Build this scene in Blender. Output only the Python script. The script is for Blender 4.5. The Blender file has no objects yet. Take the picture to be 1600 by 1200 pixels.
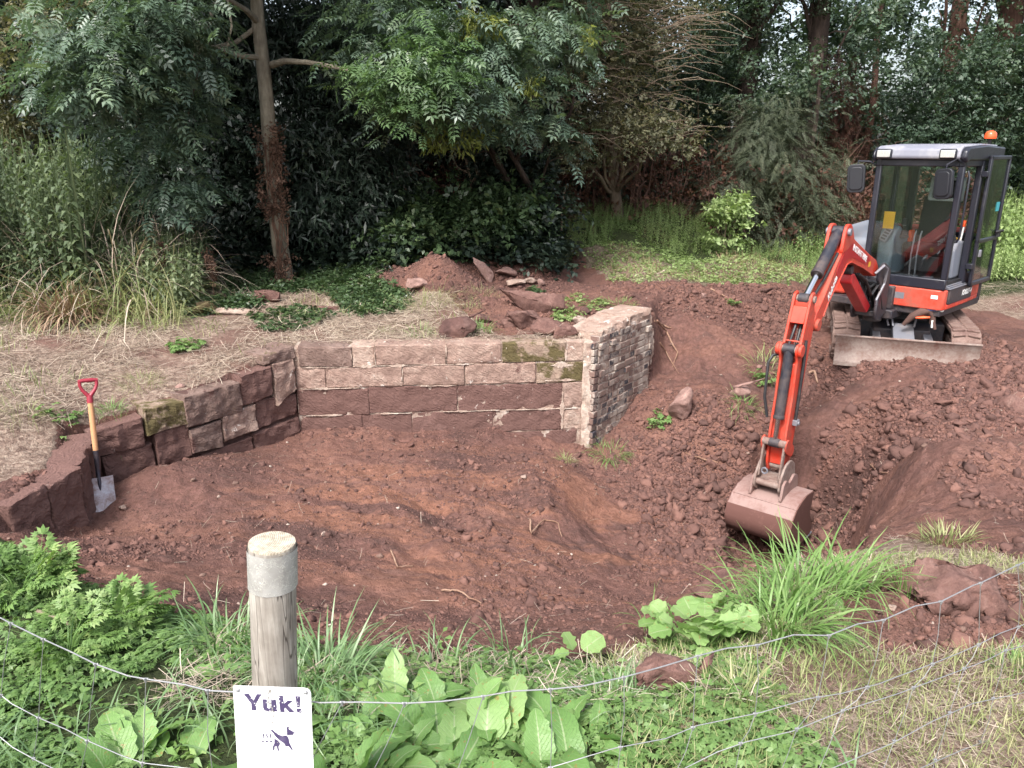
import bpy, bmesh, math, random
import numpy as np
from mathutils import Vector, Matrix, noise as mnoise

random.seed(7)
RNG = np.random.default_rng(11)
SC = bpy.context.scene
COL = SC.collection
PI = math.pi
def rad(a): return math.radians(a)

# ------------------------------------------------------------------ camera, sky, sun, exposure
EYE = 1.70
PITCH = rad(17.0)
FPX = 1200.0
cam_d = bpy.data.cameras.new('camera')
cam = bpy.data.objects.new('camera', cam_d); COL.objects.link(cam)
cam.location = (0, 0, EYE)
cam.rotation_euler = (rad(90) - PITCH, 0, 0)
cam_d.sensor_width = 36.0
cam_d.lens = 36.0 * FPX / 1600.0
cam_d.clip_start = 0.05
cam_d.clip_end = 600
SC.camera = cam

SUN_EL, SUN_AZ = rad(52), rad(208)      # azimuth measured from +Y clockwise
world = bpy.data.worlds.new('World'); SC.world = world
world.use_nodes = True
wn = world.node_tree; wn.nodes.clear()
wo = wn.nodes.new('ShaderNodeOutputWorld')
wb = wn.nodes.new('ShaderNodeBackground')
ws = wn.nodes.new('ShaderNodeTexSky'); ws.sky_type = 'NISHITA'
ws.sun_disc = False; ws.sun_elevation = SUN_EL; ws.sun_rotation = SUN_AZ
ws.air_density = 1.0; ws.dust_density = 5.0; ws.ozone_density = 1.0; ws.altitude = 50
wh = wn.nodes.new('ShaderNodeHueSaturation'); wh.inputs['Saturation'].default_value = 0.60
wn.links.new(ws.outputs[0], wh.inputs['Color']); wn.links.new(wh.outputs[0], wb.inputs[0])
wb.inputs[1].default_value = 0.13
wn.links.new(wb.outputs[0], wo.inputs[0])
sun_d = bpy.data.lights.new('sun', 'SUN'); sun_d.energy = 1.5; sun_d.angle = rad(11); sun_d.color = (1.0, 0.985, 0.965)
sun = bpy.data.objects.new('sun', sun_d); COL.objects.link(sun)
sd = Vector((math.sin(SUN_AZ) * math.cos(SUN_EL), math.cos(SUN_AZ) * math.cos(SUN_EL), math.sin(SUN_EL)))
sun.rotation_euler = sd.to_track_quat('Z', 'Y').to_euler()
SC.view_settings.view_transform = 'Standard'
SC.view_settings.look = 'None'
SC.view_settings.exposure = 1.50
SC.view_settings.gamma = 1.0
SC.cycles.max_bounces = 6
SC.cycles.transparent_max_bounces = 12
SC.cycles.diffuse_bounces = 3
SC.cycles.glossy_bounces = 2
SC.cycles.transmission_bounces = 4
SC.cycles.use_denoising = True

# ------------------------------------------------------------------ camera calibration: a direction per photo point, used with real heights
SP, CP = math.sin(PITCH), math.cos(PITCH)
def ray(u, v):
    x = (u - 800) / FPX; y = (v - 600) / FPX
    return np.array([x, CP - y * SP, -(SP + y * CP)])
def atz(u, v, z):
    r = ray(u, v); t = (z - EYE) / r[2]
    return np.array([0, 0, EYE]) + r * t
def aty(u, v, Y):
    r = ray(u, v); return np.array([0, 0, EYE]) + r * (Y / r[1])

# ------------------------------------------------------------------ node helpers
def new_mat(name):
    m = bpy.data.materials.new(name); m.use_nodes = True
    nt = m.node_tree; nt.nodes.clear()
    out = nt.nodes.new('ShaderNodeOutputMaterial')
    return m, nt, out
def N(nt, t, **kw):
    n = nt.nodes.new(t)
    for k, v in kw.items():
        if k.startswith('i_'): n.inputs[k[2:].replace('_', ' ')].default_value = v
        else: setattr(n, k, v)
    return n
def L(nt, a, b): nt.links.new(a, b)
def noise(nt, scale, detail=4, rough=0.6, vec=None, dist=0.0):
    n = N(nt, 'ShaderNodeTexNoise'); n.inputs['Scale'].default_value = scale
    n.inputs['Detail'].default_value = detail; n.inputs['Roughness'].default_value = rough
    n.inputs['Distortion'].default_value = dist
    if vec is not None: L(nt, vec, n.inputs['Vector'])
    return n
def ramp(nt, fac, stops, interp='LINEAR'):
    r = N(nt, 'ShaderNodeValToRGB'); cr = r.color_ramp; cr.interpolation = interp
    while len(cr.elements) < len(stops): cr.elements.new(0.5)
    for e, (p, c) in zip(cr.elements, stops):
        e.position = p; e.color = (*c, 1) if len(c) == 3 else c
    L(nt, fac, r.inputs[0]); return r
def mixc(nt, fac, a, b, mode='MIX'):
    m = N(nt, 'ShaderNodeMix', data_type='RGBA', blend_type=mode)
    for s, val in ((0, fac), (6, a), (7, b)):
        if isinstance(val, (int, float)): m.inputs[s].default_value = val
        elif isinstance(val, tuple): m.inputs[s].default_value = (*val, 1) if len(val) == 3 else val
        else: L(nt, val, m.inputs[s])
    return m.outputs[2]
def math_(nt, op, a, b=0.0, c=None):
    m = N(nt, 'ShaderNodeMath', operation=op)
    for i, val in enumerate((a, b) if c is None else (a, b, c)):
        if isinstance(val, (int, float)): m.inputs[i].default_value = val
        else: L(nt, val, m.inputs[i])
    return m.outputs[0]
def bump(nt, h, strength=0.4, dist=0.01, normal=None):
    b = N(nt, 'ShaderNodeBump'); b.inputs['Strength'].default_value = strength; b.inputs['Distance'].default_value = dist
    L(nt, h, b.inputs['Height'])
    if normal is not None: L(nt, normal, b.inputs['Normal'])
    return b.outputs[0]
def bsdf(nt, out, color, rough=0.7, metal=0.0, normal=None, spec=0.5):
    b = N(nt, 'ShaderNodeBsdfPrincipled')
    for key, val in (('Base Color', color), ('Roughness', rough), ('Metallic', metal)):
        if isinstance(val, (int, float)): b.inputs[key].default_value = val
        elif isinstance(val, tuple): b.inputs[key].default_value = (*val, 1)
        else: L(nt, val, b.inputs[key])
    b.inputs['Specular IOR Level'].default_value = spec
    if normal is not None: L(nt, normal, b.inputs['Normal'])
    if out is not None: L(nt, b.outputs[0], out.inputs[0])
    return b

M = {}
def simple(name, color, rough=0.5, metal=0.0, dirt=None, dirt_amt=0.35, scale=6, bumps=0.0, spec=0.5):
    """plain paint / metal with uneven dirt"""
    m, nt, out = new_mat(name)
    tc = N(nt, 'ShaderNodeTexCoord')
    n1 = noise(nt, scale, 6, 0.65, tc.outputs['Object'])
    n2 = noise(nt, scale * 7, 4, 0.6, tc.outputs['Object'])
    f = math_(nt, 'ADD', math_(nt, 'MULTIPLY', n1.outputs[0], 0.7), math_(nt, 'MULTIPLY', n2.outputs[0], 0.3))
    lo = 1.0 - dirt_amt
    r = ramp(nt, f, [(min(0.93, lo - 0.12 if lo > .2 else .1), (0, 0, 0)), (min(0.99, lo + 0.15), (1, 1, 1))])
    c = mixc(nt, r.outputs[0], color, dirt if dirt else tuple(x * 0.7 for x in color))
    rr = math_(nt, 'ADD', math_(nt, 'MULTIPLY', r.outputs[0], max(0.0, 0.9 - rough) * 0.8), rough)
    nm = bump(nt, n2.outputs[0], bumps, 0.004) if bumps else None
    bsdf(nt, out, c, rr, metal, nm, spec)
    M[name] = m; return m

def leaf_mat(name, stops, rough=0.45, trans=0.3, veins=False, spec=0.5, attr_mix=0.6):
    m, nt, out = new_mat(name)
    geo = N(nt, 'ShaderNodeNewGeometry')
    at = N(nt, 'ShaderNodeAttribute', attribute_name='inst_tone')
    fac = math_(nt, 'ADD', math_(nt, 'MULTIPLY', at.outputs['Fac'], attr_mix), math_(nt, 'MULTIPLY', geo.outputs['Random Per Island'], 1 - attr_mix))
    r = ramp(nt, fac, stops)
    col = r.outputs[0]; nm = None
    if veins:
        uv = N(nt, 'ShaderNodeUVMap'); sx = N(nt, 'ShaderNodeSeparateXYZ'); L(nt, uv.outputs[0], sx.inputs[0])
        ax = math_(nt, 'ABSOLUTE', math_(nt, 'SUBTRACT', sx.outputs[0], 0.5))
        mid = ramp(nt, ax, [(0.012, (1, 1, 1)), (0.035, (0, 0, 0))])
        sv = math_(nt, 'FRACT', math_(nt, 'SUBTRACT', math_(nt, 'MULTIPLY', sx.outputs[1], 11), math_(nt, 'MULTIPLY', ax, 7)))
        sv2 = ramp(nt, math_(nt, 'ABSOLUTE', math_(nt, 'SUBTRACT', sv, 0.5)), [(0.0, (1, 1, 1)), (0.09, (0, 0, 0))])
        both = math_(nt, 'MAXIMUM', mid.outputs[0], math_(nt, 'MULTIPLY', sv2.outputs[0], 0.28))
        nn = noise(nt, 35, 4, 0.6)
        col = mixc(nt, math_(nt, 'MULTIPLY', nn.outputs[0], 0.55), col, mixc(nt, 1.0, col, (0.55, 0.62, 0.5), 'MULTIPLY'))
        col = mixc(nt, math_(nt, 'MULTIPLY', both, 0.75), col, (0.36, 0.44, 0.24))
        sp_n = noise(nt, 22, 3, 0.5)
        col = mixc(nt, math_(nt, 'MULTIPLY', ramp(nt, sp_n.outputs[0], [(0.64, (0, 0, 0)), (0.69, (1, 1, 1))]).outputs[0], 0.75), col, (0.30, 0.20, 0.07))
        hgt = math_(nt, 'ADD', math_(nt, 'MULTIPLY', sv2.outputs[0], -0.5), math_(nt, 'MULTIPLY', nn.outputs[0], 0.8))
        nm = bump(nt, hgt, 0.55, 0.004)
    b = bsdf(nt, None, col, rough, 0, nm, spec)
    t = N(nt, 'ShaderNodeBsdfTranslucent'); L(nt, mixc(nt, 1.0, col, (1.1, 1.25, 0.6), 'MULTIPLY'), t.inputs[0])
    ms = N(nt, 'ShaderNodeMixShader'); ms.inputs[0].default_value = trans
    L(nt, b.outputs[0], ms.inputs[1]); L(nt, t.outputs[0], ms.inputs[2]); L(nt, ms.outputs[0], out.inputs[0])
    M[name] = m; return m

# ------------------------------------------------------------------ materials
def make_ground_mat():
    m, nt, out = new_mat('ground')
    tc = N(nt, 'ShaderNodeTexCoord'); P = tc.outputs['Object']
    cov = N(nt, 'ShaderNodeAttribute', attribute_name='cover')
    sep = N(nt, 'ShaderNodeSeparateColor'); L(nt, cov.outputs['Color'], sep.inputs[0])
    big = noise(nt, 0.9, 5, 0.6, P, 0.4)
    mp = N(nt, 'ShaderNodeMapping'); mp.inputs['Rotation'].default_value = (0, 0, rad(38)); mp.inputs['Scale'].default_value = (0.5, 2.6, 1)
    L(nt, P, mp.inputs[0])
    streak = noise(nt, 1.3, 5, 0.65, mp.outputs[0], 0.3)
    fine = noise(nt, 26, 6, 0.7, P)
    mid = noise(nt, 7, 5, 0.65, P)
    sandy = ramp(nt, big.outputs[0], [(0.38, (0.122, 0.069, 0.060)), (0.5, (0.178, 0.094, 0.078)), (0.64, (0.235, 0.125, 0.098))])
    c = mixc(nt, math_(nt, 'MULTIPLY', ramp(nt, streak.outputs[0], [(0.47, (0, 0, 0)), (0.58, (1, 1, 1))]).outputs[0], math_(nt, 'MULTIPLY', sep.outputs[2], 0.8)), sandy.outputs[0], (0.30, 0.145, 0.098))
    grey = ramp(nt, mid.outputs[0], [(0.52, (0, 0, 0)), (0.70, (1, 1, 1))])
    c = mixc(nt, math_(nt, 'MULTIPLY', grey.outputs[0], 0.5), c, (0.098, 0.064, 0.058))
    c = mixc(nt, ramp(nt, fine.outputs[0], [(0.35, (1, 1, 1)), (0.6, (0, 0, 0))]).outputs[0], c, mixc(nt, 1.0, c, (0.66, 0.64, 0.62), 'MULTIPLY'))
    # scattered pale crumbs
    vo = N(nt, 'ShaderNodeTexVoronoi', feature='F1'); vo.inputs['Scale'].default_value = 42; L(nt, P, vo.inputs['Vector'])
    vs = N(nt, 'ShaderNodeSeparateColor'); L(nt, vo.outputs['Color'], vs.inputs[0])
    crumb = math_(nt, 'MULTIPLY', math_(nt, 'LESS_THAN', vo.outputs['Distance'], 0.22), math_(nt, 'GREATER_THAN', vs.outputs[0], 0.93))
    c = mixc(nt, math_(nt, 'MULTIPLY', crumb, 0.35), c, (0.28, 0.18, 0.15))
    # litter (dead cut grass on earth)
    litn = noise(nt, 16, 6, 0.75, P, 1.2)
    lit = ramp(nt, litn.outputs[0], [(0.36, (0.10, 0.062, 0.050)), (0.5, (0.235, 0.168, 0.132)), (0.66, (0.42, 0.335, 0.265))])
    litb = mixc(nt, ramp(nt, big.outputs[0], [(0.5, (0, 0, 0)), (0.62, (1, 1, 1))]).outputs[0], lit.outputs[0], (0.17, 0.098, 0.08))
    grn = ramp(nt, litn.outputs[0], [(0.36, (0.020, 0.026, 0.013)), (0.6, (0.055, 0.070, 0.026))])
    non = mixc(nt, sep.outputs[1], grn.outputs[0], litb)
    edge = math_(nt, 'ADD', sep.outputs[0], math_(nt, 'MULTIPLY', math_(nt, 'SUBTRACT', mid.outputs[0], 0.5), 0.9))
    e2 = ramp(nt, edge, [(0.42, (0, 0, 0)), (0.58, (1, 1, 1))])
    c = mixc(nt, e2.outputs[0], non, c)
    ridge = math_(nt, 'ABSOLUTE', math_(nt, 'SUBTRACT', noise(nt, 13, 5, 0.75, P, 0.6).outputs[0], 0.5))
    h = math_(nt, 'ADD', math_(nt, 'MULTIPLY', mid.outputs[0], 0.6), math_(nt, 'MULTIPLY', fine.outputs[0], 0.5))
    h = math_(nt, 'SUBTRACT', h, math_(nt, 'MULTIPLY', ridge, 1.1))
    h = math_(nt, 'ADD', h, math_(nt, 'MULTIPLY', noise(nt, 80, 3, 0.7, P).outputs[0], 0.16))
    nm = bump(nt, h, 1.0, 0.040)
    bsdf(nt, out, c, 0.95, 0, nm, 0.15)
    M['ground'] = m
make_ground_mat()

def soil_like(name, stops, rough=0.95):
    m, nt, out = new_mat(name)
    at = N(nt, 'ShaderNodeAttribute', attribute_name='inst_tone'); tc = N(nt, 'ShaderNodeTexCoord')
    n = noise(nt, 30, 4, 0.7, tc.outputs['Object'])
    r = ramp(nt, at.outputs['Fac'], stops)
    c = mixc(nt, math_(nt, 'MULTIPLY', n.outputs[0], 0.6), r.outputs[0], mixc(nt, 1.0, r.outputs[0], (0.6, 0.58, 0.56), 'MULTIPLY'))
    bsdf(nt, out, c, rough, 0, bump(nt, n.outputs[0], 0.8, 0.01), 0.15)
    M[name] = m
soil_like('clod', [(0, (0.104, 0.060, 0.052)), (0.6, (0.158, 0.086, 0.072)), (1, (0.215, 0.116, 0.093))])
soil_like('pebble', [(0, (0.14, 0.085, 0.07)), (0.75, (0.23, 0.15, 0.12)), (1, (0.50, 0.42, 0.36))], 0.7)

def stone_mat(name, c1, c2, c3, moss=0.0, white=0.0, tool=False, soil=0.3, scale=5):
    m, nt, out = new_mat(name)
    tc = N(nt, 'ShaderNodeTexCoord'); P = tc.outputs['Object']
    oi = N(nt, 'ShaderNodeObjectInfo')
    va = N(nt, 'ShaderNodeVectorMath', operation='ADD'); L(nt, P, va.inputs[0])
    cb = N(nt, 'ShaderNodeCombineXYZ'); L(nt, math_(nt, 'MULTIPLY', oi.outputs['Random'], 37), cb.inputs[0]); L(nt, cb.outputs[0], va.inputs[1])
    V = va.outputs[0]
    a = noise(nt, scale, 6, 0.65, V, 0.5); b = noise(nt, scale * 6, 5, 0.7, V)
    r = ramp(nt, a.outputs[0], [(0.3, c1), (0.5, c2), (0.72, c3)])
    c = mixc(nt, math_(nt, 'MULTIPLY', ramp(nt, b.outputs[0], [(0.4, (1, 1, 1)), (0.6, (0, 0, 0))]).outputs[0], 0.5), r.outputs[0], mixc(nt, 1.0, r.outputs[0], (0.58, 0.55, 0.53), 'MULTIPLY'))
    s = noise(nt, scale * .7, 5, 0.7, V, 0.3)
    c = mixc(nt, ramp(nt, s.outputs[0], [(0.72 - soil * .5, (0, 0, 0)), (0.80 - soil * .5, (1, 1, 1))]).outputs[0], c, (0.135, 0.076, 0.065))
    if white:
        w = noise(nt, scale * 1.6, 6, 0.75, V, 0.6)
        c = mixc(nt, ramp(nt, w.outputs[0], [(0.70 - white * .3, (0, 0, 0)), (0.75 - white * .3, (1, 1, 1))]).outputs[0], c, (0.56, 0.50, 0.45))
    if moss:
        w = noise(nt, scale * 0.8, 6, 0.7, P, 0.2)
        c = mixc(nt, ramp(nt, w.outputs[0], [(0.70 - moss * .35, (0, 0, 0)), (0.78 - moss * .35, (1, 1, 1))]).outputs[0], c, mixc(nt, b.outputs[0], (0.050, 0.040, 0.020), (0.150, 0.120, 0.055)))
    h = math_(nt, 'ADD', math_(nt, 'MULTIPLY', a.outputs[0], 0.8), math_(nt, 'MULTIPLY', b.outputs[0], 0.35))
    if tool:
        mp = N(nt, 'ShaderNodeMapping'); mp.inputs['Rotation'].default_value = (0, rad(52), 0); L(nt, V, mp.inputs[0])
        wv = N(nt, 'ShaderNodeTexWave', wave_type='BANDS', bands_direction='X'); wv.inputs['Scale'].default_value = 9
        wv.inputs['Distortion'].default_value = 12; wv.inputs['Detail'].default_value = 3; wv.inputs['Detail Scale'].default_value = 1.5
        L(nt, mp.outputs[0], wv.inputs['Vector'])
        h = math_(nt, 'ADD', h, math_(nt, 'MULTIPLY', math_(nt, 'MULTIPLY', wv.outputs['Fac'], 0.34), math_(nt, 'ADD', a.outputs[0], -0.15)))
    bsdf(nt, out, c, 0.92, 0, bump(nt, h, 0.75, 0.03), 0.2)
    M[name] = m
stone_mat('block', (0.215, 0.142, 0.118), (0.30, 0.205, 0.168), (0.39, 0.29, 0.24), white=0.28, tool=True, soil=0.25)
stone_mat('block_pale', (0.27, 0.175, 0.14), (0.37, 0.27, 0.22), (0.46, 0.37, 0.31), white=0.4, tool=True, soil=0.12)
stone_mat('block_moss', (0.23, 0.15, 0.12), (0.30, 0.22, 0.17), (0.38, 0.30, 0.24), moss=0.72, white=0.2, tool=True, soil=0.1)
stone_mat('block_soily', (0.130, 0.074, 0.064), (0.160, 0.092, 0.080), (0.215, 0.130, 0.112), white=0.12, tool=True, soil=0.66)
stone_mat('block_dark', (0.125, 0.082, 0.070), (0.185, 0.125, 0.105), (0.28, 0.20, 0.17), moss=0.30, white=.12, tool=True, soil=0.3)
stone_mat('rubble_red', (0.105, 0.058, 0.050), (0.160, 0.088, 0.074), (0.235, 0.145, 0.122), soil=0.3, white=.05, scale=9)
stone_mat('rubble_dark', (0.075, 0.042, 0.038), (0.11, 0.06, 0.052), (0.18, 0.115, 0.10), soil=0.3)
stone_mat('rubble_pale', (0.28, 0.19, 0.155), (0.38, 0.28, 0.23), (0.50, 0.40, 0.34), soil=0.1)
stone_mat('rubble_pink', (0.20, 0.12, 0.10), (0.29, 0.18, 0.155), (0.38, 0.26, 0.22), soil=0.2, scale=8)
stone_mat('rubble_moss', (0.12, 0.085, 0.05), (0.15, 0.11, 0.06), (0.2, 0.15, 0.1), moss=0.6, soil=0.2)
stone_mat('mortar', (0.22, 0.14, 0.115), (0.36, 0.27, 0.22), (0.56, 0.50, 0.44), soil=0.35, scale=8)
stone_mat('render_coat', (0.30, 0.20, 0.165), (0.44, 0.34, 0.28), (0.56, 0.49, 0.42), white=0.35, soil=0.12, scale=7)

def brick_mat():
    m, nt, out = new_mat('brick')
    geo = N(nt, 'ShaderNodeNewGeometry'); tc = N(nt, 'ShaderNodeTexCoord')
    r = ramp(nt, geo.outputs['Random Per Island'], [(0.0, (0.045, 0.042, 0.052)), (0.17, (0.075, 0.065, 0.07)), (0.23, (0.16, 0.10, 0.085)), (0.55, (0.24, 0.16, 0.135)), (0.8, (0.20, 0.15, 0.13)), (1, (0.36, 0.29, 0.25))])
    n = noise(nt, 3.4, 6, 0.7, tc.outputs['Object'], 0.4); n2 = noise(nt, 30, 5, 0.7, tc.outputs['Object'])
    w = ramp(nt, math_(nt, 'ADD', math_(nt, 'MULTIPLY', n.outputs[0], 0.72), math_(nt, 'MULTIPLY', n2.outputs[0], 0.28)), [(0.50, (0, 0, 0)), (0.57, (1, 1, 1))])
    c = mixc(nt, math_(nt, 'MULTIPLY', w.outputs[0], 0.8), r.outputs[0], (0.50, 0.43, 0.37))
    c = mixc(nt, math_(nt, 'MULTIPLY', n2.outputs[0], 0.5), c, mixc(nt, 1.0, c, (0.6, 0.58, 0.56), 'MULTIPLY'))
    bsdf(nt, out, c, 0.9, 0, bump(nt, n2.outputs[0], 0.6, 0.008), 0.2)
    M['brick'] = m
brick_mat()

def bark_mat(name, c1, c2, c3, scale=7):
    m, nt, out = new_mat(name)
    tc = N(nt, 'ShaderNodeTexCoord'); mp = N(nt, 'ShaderNodeMapping'); mp.inputs['Scale'].default_value = (1, 1, 0.28)
    L(nt, tc.outputs['Object'], mp.inputs[0])
    a = noise(nt, scale * 3, 6, 0.7, mp.outputs[0]); b = noise(nt, scale * .35, 4, 0.6, tc.outputs['Object'])
    f = math_(nt, 'ADD', math_(nt, 'MULTIPLY', a.outputs[0], 0.5), math_(nt, 'MULTIPLY', b.outputs[0], 0.5))
    r = ramp(nt, f, [(0.36, c1), (0.5, c2), (0.64, c3)])
    bsdf(nt, out, r.outputs[0], 0.9, 0, bump(nt, a.outputs[0], 0.9, 0.02), 0.2)
    M[name] = m
bark_mat('bark_ash', (0.11, 0.095, 0.07), (0.19, 0.165, 0.125), (0.29, 0.26, 0.20))
bark_mat('bark_dark', (0.028, 0.02, 0.017), (0.055, 0.04, 0.034), (0.10, 0.075, 0.06))
bark_mat('bark_red', (0.05, 0.028, 0.022), (0.10, 0.055, 0.042), (0.16, 0.095, 0.07))
bark_mat('twig', (0.10, 0.075, 0.055), (0.19, 0.145, 0.105), (0.30, 0.25, 0.185))
bark_mat('root', (0.17, 0.09, 0.065), (0.27, 0.16, 0.11), (0.38, 0.26, 0.19))
bark_mat('dead_ivy', (0.045, 0.026, 0.019), (0.11, 0.062, 0.043), (0.20, 0.125, 0.09))

def post_mat():
    m, nt, out = new_mat('post_wood')
    tc = N(nt, 'ShaderNodeTexCoord'); P = tc.outputs['Object']
    mp = N(nt, 'ShaderNodeMapping'); mp.inputs['Scale'].default_value = (1, 1, 0.05); L(nt, P, mp.inputs[0])
    g = noise(nt, 90, 5, 0.65, mp.outputs[0], 0.4); b = noise(nt, 9, 5, 0.6, P)
    mp2 = N(nt, 'ShaderNodeMapping'); mp2.inputs['Scale'].default_value = (1, 1, 0.010); L(nt, P, mp2.inputs[0])
    cr = noise(nt, 42, 2, 0.5, mp2.outputs[0], 0.0)
    r = ramp(nt, math_(nt, 'ADD', math_(nt, 'MULTIPLY', g.outputs[0], .55), math_(nt, 'MULTIPLY', b.outputs[0], .45)), [(0.36, (0.20, 0.175, 0.15)), (0.5, (0.31, 0.28, 0.245)), (0.64, (0.46, 0.43, 0.385))])
    crack = ramp(nt, math_(nt, 'ABSOLUTE', math_(nt, 'SUBTRACT', cr.outputs[0], 0.5)), [(0.002, (1, 1, 1)), (0.008, (0, 0, 0))])
    c = mixc(nt, math_(nt, 'MULTIPLY', crack.outputs[0], 0.85), r.outputs[0], (0.05, 0.038, 0.03))
    h = math_(nt, 'SUBTRACT', g.outputs[0], math_(nt, 'MULTIPLY', crack.outputs[0], 1.2))
    bsdf(nt, out, c, 0.85, 0, bump(nt, h, 0.7, 0.003), 0.25)
    M['post_wood'] = m
    m, nt, out = new_mat('post_end')
    tc = N(nt, 'ShaderNodeTexCoord'); P = tc.outputs['Object']
    sx = N(nt, 'ShaderNodeSeparateXYZ'); L(nt, P, sx.inputs[0])
    rr = math_(nt, 'SQRT', math_(nt, 'ADD', math_(nt, 'POWER', sx.outputs[0], 2.0), math_(nt, 'POWER', sx.outputs[1], 2.0)))
    wv = math_(nt, 'SINE', math_(nt, 'MULTIPLY', rr, 1500)); n = noise(nt, 60, 5, 0.7, P)
    c = ramp(nt, math_(nt, 'ADD', math_(nt, 'MULTIPLY', wv, 0.10), n.outputs[0]), [(0.35, (0.24, 0.20, 0.15)), (0.65, (0.50, 0.45, 0.36))])
    bsdf(nt, out, c.outputs[0], 0.9, 0, bump(nt, n.outputs[0], 0.5, 0.004), 0.2)
    M['post_end'] = m
    m, nt, out = new_mat('weathered_wrap')
    tc = N(nt, 'ShaderNodeTexCoord'); P = tc.outputs['Object']
    cr = noise(nt, 42, 3, 0.6, P, 1.6); n = noise(nt, 14, 4, 0.6, P)
    r = ramp(nt, n.outputs[0], [(0.4, (0.29, 0.28, 0.26)), (0.6, (0.40, 0.39, 0.37))])
    ln = ramp(nt, math_(nt, 'ABSOLUTE', math_(nt, 'SUBTRACT', cr.outputs[0], 0.5)), [(0.0, (1, 1, 1)), (0.02, (0, 0, 0))])
    c = mixc(nt, math_(nt, 'MULTIPLY', ln.outputs[0], 0.65), r.outputs[0], (0.80, 0.79, 0.72))
    bsdf(nt, out, c, 0.6, 0, bump(nt, ln.outputs[0], 0.5, 0.003), 0.4)
    M['weathered_wrap'] = m
post_mat()

simple('orange_paint', (0.62, 0.043, 0.020), 0.36, 0, (0.34, 0.085, 0.055), 0.50, 5)
simple('red_panel', (0.42, 0.018, 0.022), 0.33, 0, (0.30, 0.035, 0.03), 0.35, 5)
simple('black_paint', (0.018, 0.019, 0.028), 0.45, 0, (0.10, 0.072, 0.064), 0.46, 5)
simple('cab_black', (0.018, 0.019, 0.028), 0.34, 0, (0.06, 0.055, 0.06), 0.36, 4)
simple('roof_grey', (0.20, 0.205, 0.25), 0.35, 0, (0.36, 0.35, 0.36), 0.4, 3)
simple('hood_grey', (0.20, 0.22, 0.26), 0.4, 0, (0.26, 0.24, 0.24), 0.4, 3)
simple('blue_grey', (0.16, 0.21, 0.25), 0.5, 0, (0.10, 0.12, 0.13), 0.4, 6)
simple('muddy_steel', (0.30, 0.245, 0.215), 0.75, 0.1, (0.15, 0.075, 0.058), 0.5, 5, 0.3)
simple('bucket_steel', (0.27, 0.18, 0.16), 0.72, 0.1, (0.165, 0.075, 0.06), 0.42, 5, 0.3)
simple('bucket_dark', (0.115, 0.050, 0.040), 0.85, 0.0, (0.24, 0.13, 0.105), 0.35, 5, 0.4)  # darker brown for the bucket belly and cheeks
simple('track_rubber', (0.215, 0.145, 0.12), 0.9, 0, (0.11, 0.06, 0.05), 0.5, 7, 0.5)
simple('grey_steel', (0.20, 0.205, 0.235), 0.5, 0.3, (0.30, 0.25, 0.23), 0.4, 6)
simple('chrome', (0.75, 0.75, 0.76), 0.18, 1.0, (0.5, 0.48, 0.46), 0.3, 9)
simple('hose', (0.016, 0.016, 0.018), 0.5, 0, (0.05, 0.04, 0.04), 0.4, 9)
simple('rubber_trim', (0.02, 0.02, 0.022), 0.65)
simple('seat_cloth', (0.020, 0.017, 0.020), 0.9, 0, (0.05, 0.04, 0.04), 0.4, 9)
simple('plastic_wrap', (0.42, 0.46, 0.45), 0.25, 0, (0.25, 0.28, 0.28), 0.5, 9)
simple('yellow_sticker', (0.72, 0.40, 0.03), 0.5)
simple('white_sticker', (0.80, 0.80, 0.78), 0.45)
simple('orange_plastic', (0.80, 0.10, 0.02), 0.4)
simple('cyan_plastic', (0.05, 0.35, 0.40), 0.5)
simple('lamp_glass', (0.62, 0.63, 0.60), 0.12, 0.4, (0.4, 0.4, 0.4), 0.4, 25)
simple('mirror_back', (0.014, 0.015, 0.020), 0.45)
simple('beacon_red', (0.75, 0.10, 0.03), 0.15)
simple('rag_white', (0.75, 0.76, 0.72), 0.9); simple('rag_blue', (0.05, 0.16, 0.45), 0.8); simple('rag_brown', (0.10, 0.055, 0.045), 0.9)
simple('wood_shaft', (0.52, 0.27, 0.13), 0.5, 0, (0.36, 0.20, 0.11), 0.4, 12)
simple('grip_red', (0.27, 0.022, 0.04), 0.38, 0, (0.20, 0.03, 0.04), 0.3)
simple('spade_steel', (0.46, 0.46, 0.51), 0.38, 0.7, (0.27, 0.17, 0.14), 0.52, 9)
simple('spade_socket', (0.06, 0.06, 0.08), 0.35, 0.6, (0.15, 0.1, 0.09), 0.4, 8)
simple('sign_white', (0.86, 0.86, 0.87), 0.42, 0, (0.74, 0.74, 0.73), 0.36, 7)
simple('sign_ink', (0.055, 0.040, 0.10), 0.55, 0, (0.12, 0.10, 0.17), 0.4, 40)
simple('sign_scrape', (0.33, 0.31, 0.28), 0.8); simple('sign_faint', (0.52, 0.52, 0.53), 0.6)
simple('galv_wire', (0.34, 0.345, 0.355), 0.5, 0.6, (0.35, 0.34, 0.33), 0.4, 12)
simple('poppy', (0.80, 0.07, 0.03), 0.5)
simple('white_flower', (0.8, 0.8, 0.76), 0.6)
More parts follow.
